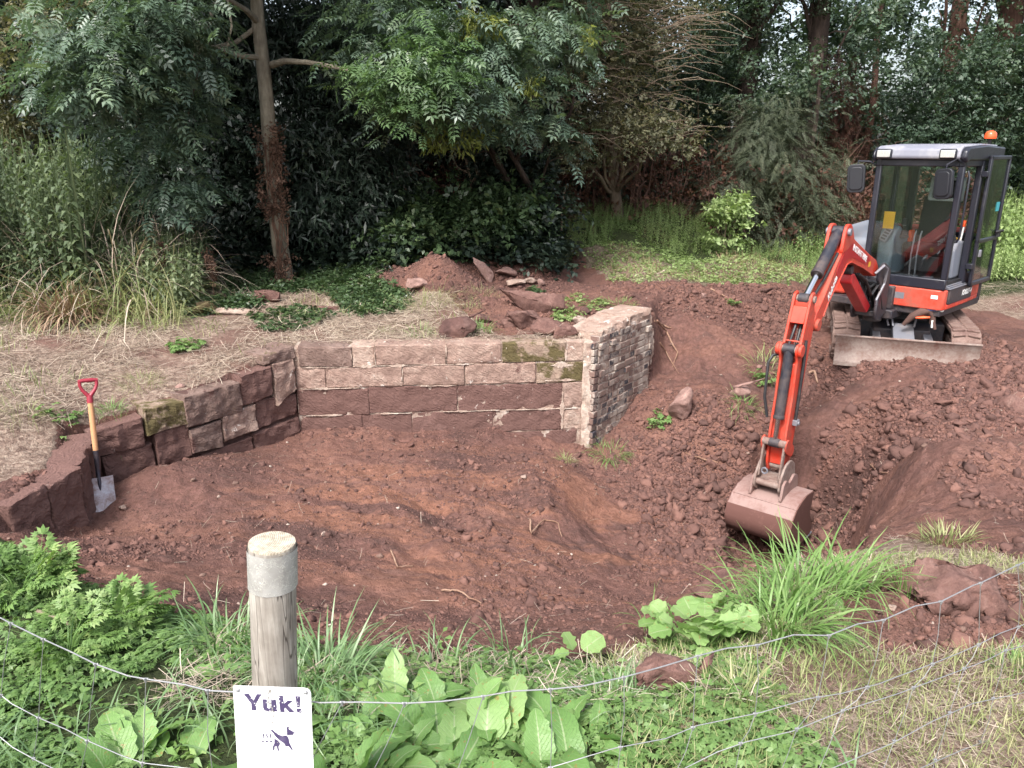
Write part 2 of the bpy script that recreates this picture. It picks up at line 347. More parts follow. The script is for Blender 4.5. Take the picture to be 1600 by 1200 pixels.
def glass_mat(name, tint, refl):
    m, nt, out = new_mat(name)
    t = N(nt, 'ShaderNodeBsdfTransparent'); t.inputs[0].default_value = (*tint, 1)
    g = N(nt, 'ShaderNodeBsdfGlossy'); g.inputs['Roughness'].default_value = 0.02; g.inputs[0].default_value = (0.9, 0.95, 0.95, 1)
    lw = N(nt, 'ShaderNodeFresnel'); lw.inputs['IOR'].default_value = 1.5
    tc = N(nt, 'ShaderNodeTexCoord'); n = noise(nt, 4, 4, 0.6, tc.outputs['Object'])
    ms = N(nt, 'ShaderNodeMixShader'); L(nt, math_(nt, 'MULTIPLY', math_(nt, 'ADD', lw.outputs[0], 0.05), refl), ms.inputs[0])
    L(nt, t.outputs[0], ms.inputs[1]); L(nt, g.outputs[0], ms.inputs[2])
    L(nt, ms.outputs[0], out.inputs[0]); M[name] = m; return
    d = N(nt, 'ShaderNodeBsdfDiffuse'); d.inputs[0].default_value = (0.35, 0.33, 0.30, 1)
    m2 = N(nt, 'ShaderNodeMixShader'); L(nt, math_(nt, 'MULTIPLY', n.outputs[0], 0.035), m2.inputs[0])
    L(nt, ms.outputs[0], m2.inputs[1]); L(nt, d.outputs[0], m2.inputs[2]); L(nt, m2.outputs[0], out.inputs[0])
    M[name] = m
glass_mat('cab_glass', (0.93, 0.96, 0.95), 0.8)

leaf_mat('leaf_ash', [(0, (0.065, 0.105, 0.072)), (0.5, (0.105, 0.160, 0.110)), (1, (0.18, 0.24, 0.15))], 0.42, 0.25, spec=0.8)
leaf_mat('leaf_ash_bright', [(0, (0.07, 0.125, 0.055)), (0.6, (0.11, 0.18, 0.08)), (1, (0.18, 0.26, 0.12))], 0.4, 0.3)
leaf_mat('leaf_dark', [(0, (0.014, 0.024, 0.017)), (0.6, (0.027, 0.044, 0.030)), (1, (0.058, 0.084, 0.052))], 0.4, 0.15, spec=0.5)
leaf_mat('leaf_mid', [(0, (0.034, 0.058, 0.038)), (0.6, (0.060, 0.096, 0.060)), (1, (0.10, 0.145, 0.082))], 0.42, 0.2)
leaf_mat('leaf_keys', [(0, (0.12, 0.15, 0.025)), (1, (0.24, 0.27, 0.06))], 0.5, 0.3)
leaf_mat('leaf_olive', [(0, (0.085, 0.092, 0.052)), (0.5, (0.15, 0.148, 0.085)), (1, (0.28, 0.25, 0.13))], 0.5, 0.25)
leaf_mat('leaf_alder', [(0, (0.045, 0.075, 0.052)), (0.5, (0.080, 0.122, 0.080)), (1, (0.14, 0.185, 0.105))], 0.42, 0.25)
leaf_mat('leaf_conifer', [(0, (0.040, 0.056, 0.032)), (0.6, (0.075, 0.092, 0.052)), (1, (0.14, 0.15, 0.09))], 0.6, 0.1)
leaf_mat('leaf_deadbrown', [(0, (0.055, 0.030, 0.022)), (0.6, (0.11, 0.045, 0.028)), (1, (0.17, 0.08, 0.05))], 0.7, 0.15)
leaf_mat('leaf_nettle', [(0, (0.070, 0.100, 0.055)), (0.5, (0.115, 0.155, 0.080)), (1, (0.20, 0.235, 0.12))], 0.5, 0.3)
leaf_mat('leaf_cover', [(0, (0.15, 0.21, 0.075)), (0.5, (0.25, 0.34, 0.13)), (1, (0.42, 0.49, 0.24))], 0.48, 0.3)
leaf_mat('leaf_bramble', [(0, (0.034, 0.060, 0.026)), (0.6, (0.070, 0.115, 0.050)), (1, (0.15, 0.20, 0.085))], 0.38, 0.2)
leaf_mat('leaf_dock', [(0, (0.14, 0.27, 0.075)), (0.6, (0.22, 0.37, 0.115)), (1, (0.35, 0.48, 0.20))], 0.42, 0.3, veins=True, attr_mix=0.8)
leaf_mat('leaf_round', [(0, (0.20, 0.35, 0.10)), (1, (0.36, 0.50, 0.20))], 0.5, 0.35, veins=True, attr_mix=0.8)
leaf_mat('leaf_fern', [(0, (0.095, 0.18, 0.05)), (0.6, (0.17, 0.28, 0.08)), (1, (0.32, 0.42, 0.16))], 0.5, 0.3)
leaf_mat('leaf_weed', [(0, (0.10, 0.185, 0.055)), (0.6, (0.18, 0.29, 0.095)), (1, (0.32, 0.42, 0.19))], 0.45, 0.3)
leaf_mat('blade_green', [(0, (0.10, 0.19, 0.05)), (0.6, (0.18, 0.30, 0.085)), (1, (0.33, 0.43, 0.19))], 0.42, 0.3)
leaf_mat('blade_blue', [(0, (0.09, 0.165, 0.065)), (0.6, (0.16, 0.26, 0.11)), (1, (0.32, 0.40, 0.24))], 0.42, 0.25)
leaf_mat('blade_dry', [(0, (0.12, 0.17, 0.055)), (0.5, (0.25, 0.28, 0.11)), (1, (0.47, 0.42, 0.26))], 0.6, 0.25)
leaf_mat('straw', [(0, (0.17, 0.12, 0.095)), (0.45, (0.36, 0.285, 0.225)), (1, (0.62, 0.54, 0.44))], 0.65, 0.15)
leaf_mat('straw_brown', [(0, (0.15, 0.09, 0.06)), (0.5, (0.27, 0.175, 0.115)), (1, (0.45, 0.32, 0.22))], 0.7, 0.15)

# ------------------------------------------------------------------ object helpers
def link(name, me, mat=None, parent=None, smooth=False):
    o = bpy.data.objects.new(name, me); COL.objects.link(o)
    if mat is not None and not me.materials:
        me.materials.append(M[mat] if isinstance(mat, str) else mat)
    if parent is not None: o.parent = parent
    if smooth: me.polygons.foreach_set('use_smooth', [True] * len(me.polygons))
    return o
def tag(o, label=None, cat=None, group=None, kind=None):
    if label: o['label'] = label
    if cat: o['category'] = cat
    if group: o['group'] = group
    if kind: o['kind'] = kind
    return o
def empty(name, loc=(0, 0, 0), rz=0.0):
    o = bpy.data.objects.new(name, None); COL.objects.link(o); o.location = loc; o.rotation_euler = (0, 0, rz)
    o.empty_display_size = 0.2
    return o

class MB:
    """collects shapes into one mesh; a current matrix is applied to everything added"""
    def __init__(s, mtx=None): s.v = []; s.f = []; s.m = mtx if mtx is not None else Matrix.Identity(4)
    def add(s, vs, fs, mtx=None):
        b = len(s.v); mm = s.m @ mtx if mtx is not None else s.m
        s.v += [tuple(mm @ Vector(p)) for p in vs]; s.f += [tuple(i + b for i in f) for f in fs]
    def box(s, x0, x1, y0, y1, z0, z1, mtx=None):
        vs = [(x0,y0,z0),(x1,y0,z0),(x1,y1,z0),(x0,y1,z0),(x0,y0,z1),(x1,y0,z1),(x1,y1,z1),(x0,y1,z1)]
        s.add(vs, [(0,3,2,1),(4,5,6,7),(0,1,5,4),(1,2,6,5),(2,3,7,6),(3,0,4,7)], mtx)
    def prism(s, poly, y0, y1, mtx=None):
        """polygon in (x,z), extruded along y"""
        n = len(poly); vs = [(x, y0, z) for x, z in poly] + [(x, y1, z) for x, z in poly]
        fs = [tuple(range(n))[::-1], tuple(range(n, 2 * n))] + [(i, (i+1) % n, n + (i+1) % n, n + i) for i in range(n)]
        s.add(vs, fs, mtx)
    def prism_z(s, poly, z0, z1, mtx=None):
        n = len(poly); vs = [(x, y, z0) for x, y in poly] + [(x, y, z1) for x, y in poly]
        fs = [tuple(range(n))[::-1], tuple(range(n, 2 * n))] + [(i, (i+1) % n, n + (i+1) % n, n + i) for i in range(n)]
        s.add(vs, fs, mtx)
    def cyl(s, p0, p1, r0, r1=None, n=14, caps=True):
        r1 = r0 if r1 is None else r1
        p0 = Vector(p0); p1 = Vector(p1); d = (p1 - p0).normalized()
        a = d.orthogonal().normalized(); b = d.cross(a)
        vs = []
        for p, r in ((p0, r0), (p1, r1)):
            for i in range(n):
                t = 2 * PI * i / n; vs.append(tuple(p + a * math.cos(t) * r + b * math.sin(t) * r))
        fs = [(i, (i+1) % n, n + (i+1) % n, n + i) for i in range(n)]
        if caps: fs += [tuple(range(n))[::-1], tuple(range(n, 2 * n))]
        s.add(vs, fs)
    def tube(s, pts, r, n=8, caps=True):
        pts = [Vector(p) for p in pts]; k = len(pts)
        rs = r if isinstance(r, (list, tuple)) else [r] * k
        vs = []; prev = None
        for i, p in enumerate(pts):
            d = (pts[min(i+1, k-1)] - pts[max(i-1, 0)])
            if d.length < 1e-9: d = Vector((0, 0, 1))
            d.normalize()
            a = d.orthogonal().normalized() if prev is None else (prev - d * prev.dot(d))
            if a.length < 1e-6: a = d.orthogonal()
            a.normalize(); prev = a; b = d.cross(a)
            for j in range(n):
                t = 2 * PI * j / n; vs.append(tuple(p + (a * math.cos(t) + b * math.sin(t)) * rs[i]))
        fs = [(i*n + j, i*n + (j+1) % n, (i+1)*n + (j+1) % n, (i+1)*n + j) for i in range(k-1) for j in range(n)]
        if caps: fs += [tuple(range(n))[::-1], tuple(range((k-1)*n, k*n))]
        s.add(vs, fs)
    def lathe(s, prof, n=16, mtx=None):
        """profile [(r,z)]"""
        vs = [(r * math.cos(2*PI*j/n), r * math.sin(2*PI*j/n), z) for r, z in prof for j in range(n)]
        fs = [(i*n + j, i*n + (j+1) % n, (i+1)*n + (j+1) % n, (i+1)*n + j) for i in range(len(prof)-1) for j in range(n)]
        fs += [tuple(range(n))[::-1], tuple(range((len(prof)-1)*n, len(prof)*n))]
        s.add(vs, fs, mtx)
    def build(s, name, mat, parent=None, bevel=0.0, smooth=False, seg=2, angle=35):
        me = bpy.data.meshes.new(name); me.from_pydata(s.v, [], s.f); me.validate()
        bm = bmesh.new(); bm.from_mesh(me); bmesh.ops.recalc_face_normals(bm, faces=bm.faces); bm.to_mesh(me); bm.free()
        o = link(name, me, mat, parent)
        if bevel:
            b = o.modifiers.new('bevel', 'BEVEL'); b.width = bevel; b.segments = seg; b.limit_method = 'ANGLE'; b.angle_limit = rad(angle)
            smooth = True
        if smooth:
            me.polygons.foreach_set('use_smooth', [True] * len(me.polygons))
            if len(me.polygons):
                me.set_sharp_from_angle(angle=rad(40))
        return o

def np_mesh(name, V, F, mat, parent=None, smooth=False, inst_tone=None, uv=None, extra=None):
    """V (n,3); F (m,k) all faces k-gons"""
    me = bpy.data.meshes.new(name)
    V = np.ascontiguousarray(V, dtype=np.float32); F = np.ascontiguousarray(F, dtype=np.int32)
    m, k = F.shape
    me.vertices.add(len(V)); me.vertices.foreach_set('co', V.ravel())
    me.loops.add(m * k); me.loops.foreach_set('vertex_index', F.ravel())
    me.polygons.add(m); me.polygons.foreach_set('loop_start', np.arange(0, m * k, k, dtype=np.int32))
    me.polygons.foreach_set('loop_total', np.full(m, k, dtype=np.int32))
    if smooth: me.polygons.foreach_set('use_smooth', np.ones(m, dtype=bool))
    if inst_tone is not None:
        a = me.attributes.new('inst_tone', 'FLOAT', 'POINT'); a.data.foreach_set('value', np.ascontiguousarray(inst_tone, dtype=np.float32))
    if extra is not None:
        a = me.attributes.new('cover', 'FLOAT_COLOR', 'POINT'); a.data.foreach_set('color', np.ascontiguousarray(extra, dtype=np.float32).ravel())
    if uv is not None:
        l = me.uv_layers.new(name='UVMap'); l.data.foreach_set('uv', np.ascontiguousarray(uv[F.ravel()], dtype=np.float32).ravel())
    me.update(calc_edges=True)
    if mat: me.materials.append(M[mat])
    return link(name, me, None, parent)

def rotmats(yaw, pitch, roll):
    """R = Rz(yaw) Ry(pitch) Rx(roll) for arrays"""
    cy, sy = np.cos(yaw), np.sin(yaw); cp_, sp_ = np.cos(pitch), np.sin(pitch); cr, sr = np.cos(roll), np.sin(roll)
    R = np.empty((len(yaw), 3, 3))
    R[:,0,0] = cy*cp_; R[:,0,1] = cy*sp_*sr - sy*cr; R[:,0,2] = cy*sp_*cr + sy*sr
    R[:,1,0] = sy*cp_; R[:,1,1] = sy*sp_*sr + cy*cr; R[:,1,2] = sy*sp_*cr - cy*sr
    R[:,2,0] = -sp_;   R[:,2,1] = cp_*sr;            R[:,2,2] = cp_*cr
    return R
def scat(name, tpls, P, R, S, mat, parent=None, inst_tone=None, smooth=False, rel=None):
    """scatter copies of the templates (verts, faces, uv) over points P with rotations R and scales S -> one mesh"""
    P = np.asarray(P); n = len(P)
    if n == 0: return None
    S = np.broadcast_to(np.asarray(S, float), (n,)) if np.ndim(S) < 2 else np.asarray(S)
    inst_tone = RNG.random(n) if inst_tone is None else inst_tone
    which = RNG.integers(0, len(tpls), n)
    VV, FF, RR, UU = [], [], [], []; base = 0
    for k, t in enumerate(tpls):
        tv, tf, tu = t
        idx = np.nonzero(which == k)[0]
        if len(idx) == 0: continue
        sv = tv[None] * (S[idx][:, None, None] if S.ndim == 1 else S[idx][:, None, :])
        v = np.einsum('nij,nkj->nki', R[idx], sv) + P[idx][:, None, :]
        if rel is not None: v -= np.asarray(rel)
        K = len(tv)
        f = tf[None] + (np.arange(len(idx)) * K + base)[:, None, None]
        VV.append(v.reshape(-1, 3)); FF.append(f.reshape(-1, tf.shape[1])); RR.append(np.repeat(inst_tone[idx], K))
        UU.append(np.tile(tu, (len(idx), 1)) if tu is not None else np.zeros((len(idx) * K, 2)))
        base += len(idx) * K
    uv = np.concatenate(UU) if tpls[0][2] is not None else None
    return np_mesh(name, np.concatenate(VV), np.concatenate(FF), mat, parent, smooth, np.concatenate(RR), uv)

# ------------------------------------------------------------------ leaf templates: +X is along the leaf, Z is its upper side
def t_leaflet(l=1.0, w=0.35, fold=0.12, x0=0.0, y0=0.0, ang=0.0, z0=0.0, droop=0.0):
    v = np.array([[0, 0, 0], [l*.45, -w/2, fold*w], [l, 0, -droop*l], [l*.45, w/2, fold*w]])
    c, s = math.cos(ang), math.sin(ang)
    r = np.array([[c, -s, 0], [s, c, 0], [0, 0, 1]])
    return v @ r.T + [x0, y0, z0]
def t_join(parts):
    V = np.concatenate(parts); F = np.array([[4*i, 4*i+1, 4*i+2, 4*i+3] for i in range(len(parts))])
    return V, F, None
def t_pinnate(pairs=4, ll=0.36, w=0.13, arch=0.22):
    ps = []
    for i in range(pairs):
        x = 0.22 + 0.62 * i / (pairs - 1); z = -arch * x * x
        for s in (-1, 1): ps.append(t_leaflet(ll * (1 - .25 * abs(i/(pairs-1) - .5)), w, 0.2, x, 0, s * rad(58 + 8 * random.random()), z, 0.15))
    ps.append(t_leaflet(ll, w, 0.2, 0.84, 0, 0, -arch * .7, 0.2))
    r = np.array([[0, -.006, 0], [.9, -.004, -arch*.8], [.9, .004, -arch*.8], [0, .006, 0]]); ps.append(r)
    return t_join(ps)
def t_cluster(n=7, l=0.5, w=0.26, spread=0.5):
    ps = []
    for i in range(n):
        p = np.array([random.gauss(.4, .28), random.gauss(0, spread*.45), random.gauss(0, spread*.35)])
        a = random.uniform(-1.6, 1.6); v = t_leaflet(l * random.uniform(.7, 1.15), w * random.uniform(.8, 1.2), .2, 0, 0, a, 0, random.uniform(-.1, .5))
        t = random.uniform(-.6, .6); c, s = math.cos(t), math.sin(t)
        v = v @ np.array([[1, 0, 0], [0, c, -s], [0, s, c]]).T
        ps.append(v + p)
    return t_join(ps)
def t_feather(n=16, l=0.2, w=0.035):
    ps = []
    for i in range(n):
        x = i / n; s = 1 if i % 2 else -1
        ps.append(t_leaflet(l * (1 - x*.6), w, .3, x, 0, s * rad(38 + random.uniform(-10, 10)), random.uniform(-.03, .03) - .15*x*x, .1))
    ps.append(np.array([[0, -.01, 0], [1, -.004, -.15], [1, .004, -.15], [0, .01, 0]]))
    return t_join(ps)
def t_strip(seg=4, w=0.02, curve=0.5, taper=True, fold=False, side=0.0):
    """blade: starts along +X rises then droops"""
    V = []; 
    x = z = 0.0; ang = 0.0; st = 1.0 / seg; y = 0
    for i in range(seg + 1):
        ww = w * (1 - (i / seg) ** 2.2 * .95 if taper else 1) * (0.75 if i == 0 else 1)
        V += [[x, y - ww/2, z], [x, y + ww/2, z]]
        a = curve * (i / seg); x += st * math.cos(a); z -= st * math.sin(a); y += side * st * i / seg
    F = [[2*i, 2*i+2, 2*i+3, 2*i+1] for i in range(seg)]
    return np.array(V), np.array(F), None
def t_big(nx=9, ny=4, prof=None, wave=0.05, arch=0.5, cup=0.18, waven=4, seed=0):
    """a broad leaf with midrib, wavy rim, uv (0.5 = midrib)"""
    r = random.Random(seed); V = []; U = []
    ph = r.uniform(0, 6)
    for i in range(nx + 1):
        t = i / nx; hw = prof(t)
        a = arch * t; cx = math.sin(a) / arch if arch else t; cz = -(1 - math.cos(a)) / arch if arch else 0
        for j in range(ny + 1):
            s = j / ny * 2 - 1
            zz = cz + cup * abs(s) * hw + wave * math.sin(waven * 2 * PI * t + ph + (1.6 if s > 0 else 0)) * s * s
            V.append([cx, s * hw * (1 + .12 * math.sin(waven * 2 * PI * t * 1.7 + ph) * abs(s)), zz]); U.append([s / 2 + .5, t])
    F = [[i*(ny+1)+j, (i+1)*(ny+1)+j, (i+1)*(ny+1)+j+1, i*(ny+1)+j+1] for i in range(nx) for j in range(ny)]
    return np.array(V), np.array(F), np.array(U)
def p_dock(t): return max(0.006, 0.265 * (math.sin(PI * min(1, (t * .93 + .05))) ** .62) * (1.08 - .32 * t)) if t > .02 else .02
def p_round(t): return max(0.01, 0.50 * math.sqrt(max(0, 1 - (2 * t - 1) ** 2)) + (0.12 if t < .12 else 0))
T_ASH = [t_pinnate(4), t_pinnate(5, .32, .115, .3), t_pinnate(4, .38, .12, .1)]
T_CLU = [t_cluster(8), t_cluster(7, .45, .24), t_cluster(9, .42, .22)]
T_NARROW = [t_cluster(8, .62, .15), t_cluster(7, .7, .14, .4)]
T_FEA = [t_feather(), t_feather(14, .24)]
T_STRAW = [t_strip(2, .022, .3, False), t_strip(3, .018, 1.0, False, side=.3), t_strip(2, .03, -.2, False, side=-.2)]
T_BLADE = [t_strip(6, .034, 1.5), t_strip(6, .026, 2.2, side=.15), t_strip(5, .030, 0.8), t_strip(7, .026, 2.8, side=-.2), t_strip(7, .020, 1.9, side=.3)]
T_BLADE_UP = [t_strip(4, .05, .5), t_strip(4, .045, 1.1, side=.1), t_strip(4, .05, .25, side=-.1)]
T_DOCK = [t_big(12, 6, p_dock, .030, a, .26, w, s) for a, w, s in ((.9, 4, 1), (1.3, 5, 2), (.6, 3, 3), (1.7, 4, 4), (1.1, 6, 5))]
T_ROUND = [t_big(8, 6, p_round, .06, .3, .12, 3, s) for s in (5, 6, 7)]
def t_lobed():
    ps = []
    for a in (-1.35, -.7, 0, .7, 1.35):
        ps.append(t_leaflet(.5 + .12 * (a == 0), .28, .15, 0, 0, a, 0, .12))
    return t_join(ps)
def t_weedy(n=5):
    """small low plant: several lobed leaves on short stalks"""
    ps = []
    for i in range(n):
        a = i * 2.4 + random.random(); r = random.uniform(.15, .55); z = random.uniform(.15, .7)
        base = np.array([math.cos(a) * r, math.sin(a) * r, z])
        c, s = math.cos(a), math.sin(a); Rz = np.array([[c, -s, 0], [s, c, 0], [0, 0, 1]])
        for b in (-1.1, -.4, .4, 1.1):
            ps.append(t_leaflet(.42, .24, .15, 0, 0, b, 0, .25) @ Rz.T + base)
        ps.append(np.array([[0, -.012, 0], base - [0, .012, 0], base + [0, .012, 0], [0, .012, 0]]))
    return t_join(ps)
T_WEED = [t_weedy(5), t_weedy(6), t_weedy(4)]
T_LOBED = [t_lobed()]
def t_ferny():
    """divided leaf: toothed lobed leaflets along a stalk"""
    ps = []
    for i in range(3):
        x = .35 + .5 * i / 3; sc = .34 * (1 - .22 * i)
        for s_ in (-1, 1):
            a = s_ * rad(62); bx, by = x + math.cos(a) * .14, math.sin(a) * .14; z = random.uniform(-.04, .05)
            for q, f in ((-1.1, .6), (-.55, .85), (0, 1), (.55, .85), (1.1, .6)): ps.append(t_leaflet(sc * f, sc * .34, .15, bx, by, a + q, z, .25))
            ps.append(np.array([[x, -.006, 0], [bx, by - .006, z], [bx, by + .006, z], [x, .006, 0]]))
    for q, f in ((-1.1, .6), (-.55, .85), (0, 1), (.55, .85), (1.1, .6)): ps.append(t_leaflet(.34 * f, .12, .15, .8, 0, q, -.03, .3))
    ps.append(np.array([[0, -.008, 0], [.85, -.004, -.03], [.85, .004, -.03], [0, .008, 0]]))
    return t_join(ps)
T_FERN = [t_ferny(), t_ferny()]
def t_stalk(levels=7, l=.2, w=.11):
    """upright stalk with opposite leaves (nettle); length 1 along +Z"""
    ps = []
    for i in range(levels):
        z = .12 + .86 * i / levels; s = l * (1 - .45 * i / levels); a0 = i * PI / 2 + random.random() * .5
        for k in (0, PI):
            v = t_leaflet(s, w * s / l, .15, .015, 0, 0, 0, .45)
            c, sn = math.cos(a0 + k), math.sin(a0 + k)
            ps.append(v @ np.array([[c, -sn, 0], [sn, c, 0], [0, 0, 1]]).T + [0, 0, z])
    ps.append(np.array([[-.006, 0, 0], [-.003, 0, 1], [.003, 0, 1], [.006, 0, 0]]))
    ps.append(np.array([[0, -.006, 0], [0, -.003, 1], [0, .003, 1], [0, .006, 0]]))
    return t_join(ps)
T_STALK = [t_stalk(11, .13, .065), t_stalk(12, .12, .06), t_stalk(10, .15, .07)]
T_TALL = [t_stalk(17, .075, .038), t_stalk(15, .085, .04), t_stalk(19, .068, .034)]
T_THIN = [t_strip(7, .012, 1.9), t_strip(7, .009, 2.5, side=.15), t_strip(6, .011, 1.1), t_strip(7, .009, 3.0, side=-.2)]
def t_clod(seed, rough=.28):
    bm = bmesh.new(); bmesh.ops.create_icosphere(bm, subdivisions=2, radius=1.0)
    for v in bm.verts:
        n = mnoise.noise(v.co * 1.3 + Vector((seed * 7.1, 0, 0))); n2 = mnoise.noise(v.co * 3.4 + Vector((0, seed * 5.3, 0))) * 1.5
        v.co *= 1 + rough * n * 1.6 + rough * .6 * n2
        v.co.z *= .72
    V = np.array([v.co[:] for v in bm.verts]); F = np.array([[v.index for v in f.verts] for f in bm.faces]); bm.free()
    return V, F, None
T_CLOD = [t_clod(i, .42) for i in range(6)]
def t_clod_lo(seed):
    bm = bmesh.new(); bmesh.ops.create_icosphere(bm, subdivisions=1, radius=1.0)
    for v in bm.verts:
        v.co *= 1 + .35 * mnoise.noise(v.co * 1.7 + Vector((seed * 3.1, 0, 0))); v.co.z *= .7
    V = np.array([v.co[:] for v in bm.verts]); F = np.array([[v.index for v in f.verts] for f in bm.faces]); bm.free()
    return V, F, None
T_CRUMB = [t_clod_lo(i) for i in range(5)]

# ================================================================== THE GROUND
def vnoise(x, y, seed=0):
    """smooth lattice noise 0..1 (numpy)"""
    xi = np.floor(x).astype(np.int64); yi = np.floor(y).astype(np.int64); fx = x - xi; fy = y - yi
    fx = fx * fx * (3 - 2 * fx); fy = fy * fy * (3 - 2 * fy)
    def h(a, b):
        n = (a * 374761393 + b * 668265263 + seed * 974634777) & 0xFFFFFFFF
        n = ((n ^ (n >> 13)) * 1274126177) & 0xFFFFFFFF
        return ((n ^ (n >> 16)) & 0xFFFF) / 65535.0
    return (h(xi, yi) * (1-fx) + h(xi+1, yi) * fx) * (1-fy) + (h(xi, yi+1) * (1-fx) + h(xi+1, yi+1) * fx) * fy
def fbm(x, y, s, oct=4, seed=0, gain=.5):
    a = 1.0; t = 0; tot = 0
    for i in range(oct):
        t = t + a * (vnoise(x * s, y * s, seed + i) - .5); tot += a; a *= gain; s *= 2.03
    return t / tot * 2
def worley(x, y, s, seed=0):
    xi = np.floor(x * s).astype(np.int64); yi = np.floor(y * s).astype(np.int64); best = np.full(x.shape, 9.0)
    def h(a, b, k):
        n = (a * 374761393 + b * 668265263 + (seed + k) * 974634777) & 0xFFFFFFFF
        n = ((n ^ (n >> 13)) * 1274126177) & 0xFFFFFFFF
        return ((n ^ (n >> 16)) & 0xFFFF) / 65535.0
    for dx in (-1, 0, 1):
        for dy in (-1, 0, 1):
            cx = xi + dx + h(xi+dx, yi+dy, 0); cy = yi + dy + h(xi+dx, yi+dy, 1)
            best = np.minimum(best, (x*s - cx)**2 + (y*s - cy)**2)
    return np.sqrt(best)
def inpoly(x, y, poly):
    c = np.zeros(x.shape, bool); n = len(poly)
    for i in range(n):
        x0, y0 = poly[i]; x1, y1 = poly[(i+1) % n]
        if y0 == y1: continue
        k = ((y0 > y) != (y1 > y)) & (x < (x1 - x0) * (y - y0) / (y1 - y0) + x0); c ^= k
    return c
def sdist(x, y, line):
    d = np.full(x.shape, 1e9)
    for (x0, y0), (x1, y1) in zip(line[:-1], line[1:]):
        dx, dy = x1 - x0, y1 - y0; t = np.clip(((x-x0)*dx + (y-y0)*dy) / (dx*dx + dy*dy), 0, 1)
        d = np.minimum(d, np.hypot(x - x0 - t*dx, y - y0 - t*dy))
    return d

# photo point + real height
SHARED = [(1450,580,-.44),(1320,572,-.53),(1590,480,-.45),(1590,560,-.5),(1590,700,-.45),(1590,800,-.42),(1590,865,-.33),(1450,690,-.52),
  (1460,800,-.5),(1420,838,-.48),(1180,462,-.12),(1060,452,.02),(1250,452,-.15),(1290,520,-.45),(1600,620,-.45),(1520,640,-.45),
  (1000,332,.58),(900,372,.30),(940,343,.52),(1080,346,.50),(1150,400,.12),(1100,437,-.03),(1010,420,.10),(1250,420,-.2),(1210,395,.0),
  (700,1035,-.18),(480,1010,-.2),(250,960,-.25),(900,1035,-.18),(1040,1005,-.22),(1130,960,-.25),(1200,905,-.30),(1290,880,-.38),(1350,870,-.42),
  (60,875,-.36),(1400,900,-.25),(1300,980,-.15),(1100,1060,-.08),(1500,950,-.18),(1590,900,-.25),(0,835,-.42)]
SHW = [(-3,1,0),(-1.5,1,0),(0,1,0),(1.5,1,0),(3,1,0),(-2.2,2.2,-.05),(-1,2.1,-.05),(0,2.0,-.06),(1,2.0,-.04),(2.2,2.3,-.08),(3.5,3,-.2),(-3.2,2.8,-.15),(-4.5,3.4,-.3),
  (0,-3,0),(-5,-2,0),(5,-2,0),(6,3,-.3),(7,5,-.4),(8,8,-.4),(7.5,11,-.35),(9,14,-.3),(6.5,16,-.2),(4.4,8.8,-.52),(3.7,8.2,-.50),(4.95,7.45,-.36),(5.6,8.9,-.50),(4.2,9.8,-.48),(5.2,10,-.44),
  (3,9.2,-.5),(2.9,12.5,-.05),(3.8,13.5,-.2),(4.4,15,-.35),(-12,18,.2),(0,20,.5),(10,20,0),(-12,3,-.3),(-12,10,0)]
PIT = [(1200,838,-1.60),(1140,812,-1.52),(1262,815,-1.50),(1300,790,-1.3),(1330,790,-1.12),(1330,700,-.98),(1300,650,-.78),(1300,605,-.75),(1385,655,-.66),(1372,800,-.98),(1392,800,-.75),(1400,735,-.62),
  (1100,520,-.38),(1200,525,-.42),(1040,560,-.62),(1060,640,-.86),(1150,640,-.80),(1200,640,-.88),(1200,700,-1.08),(1050,720,-1.18),(1120,755,-1.42),(1000,700,-1.16),(955,735,-1.22),
  (10,835,-.66),(100,800,-.78),(150,812,-.85),(200,748,-.84),(350,700,-.90),(460,690,-.92),(600,690,-.93),(700,700,-.95),(800,712,-.98),(880,730,-1.02),(930,745,-1.22),(900,800,-1.22),(1000,830,-1.36),
  (950,880,-1.22),(850,930,-.98),(1000,940,-1.05),(1100,900,-1.25),(700,800,-1.0),(500,800,-.87),(300,800,-.82),(250,890,-.62),(130,860,-.58),(500,930,-.66),(700,960,-.72),(880,770,-1.06),(600,870,-.85)]
PITW = [(-2.95,5.55,-.68),(-2.5,5.98,-.76),(-1.75,6.80,-.90),(-1.0,6.86,-.91),(-.3,6.92,-.94),(.4,6.98,-1.10)]
TOP = [(200,560,-.12),(0,560,-.08),(0,650,-.18),(130,640,-.28),(300,580,-.2),(400,545,-.1),(90,700,-.38),(0,765,-.38),(455,528,-.09),(700,526,-.07),(900,524,-.06),(0,500,.02),(200,478,.03),
  (400,480,0),(600,480,.0),(560,505,-.03),(680,400,.46),(620,420,.20),(740,446,.04),(810,446,.0),(880,430,-.22),(930,450,-.18),(850,402,.22),(900,415,.0),(980,478,-.05),(860,470,.07),(760,400,.28),(640,455,.08),(250,620,-.28),(455,560,-.12)]
TOPW = [(-2.98,10,0),(-6,9,.05),(-8,8,.1),(-1,11.5,.25),(1,12,.2),(-6,12,.1),(1.4,8.0,-.1),(-5,6,-.1),(-4.6,5,-.25)]
def pts3(a, w): return np.array([atz(*p) for p in a] + [list(p) for p in w])
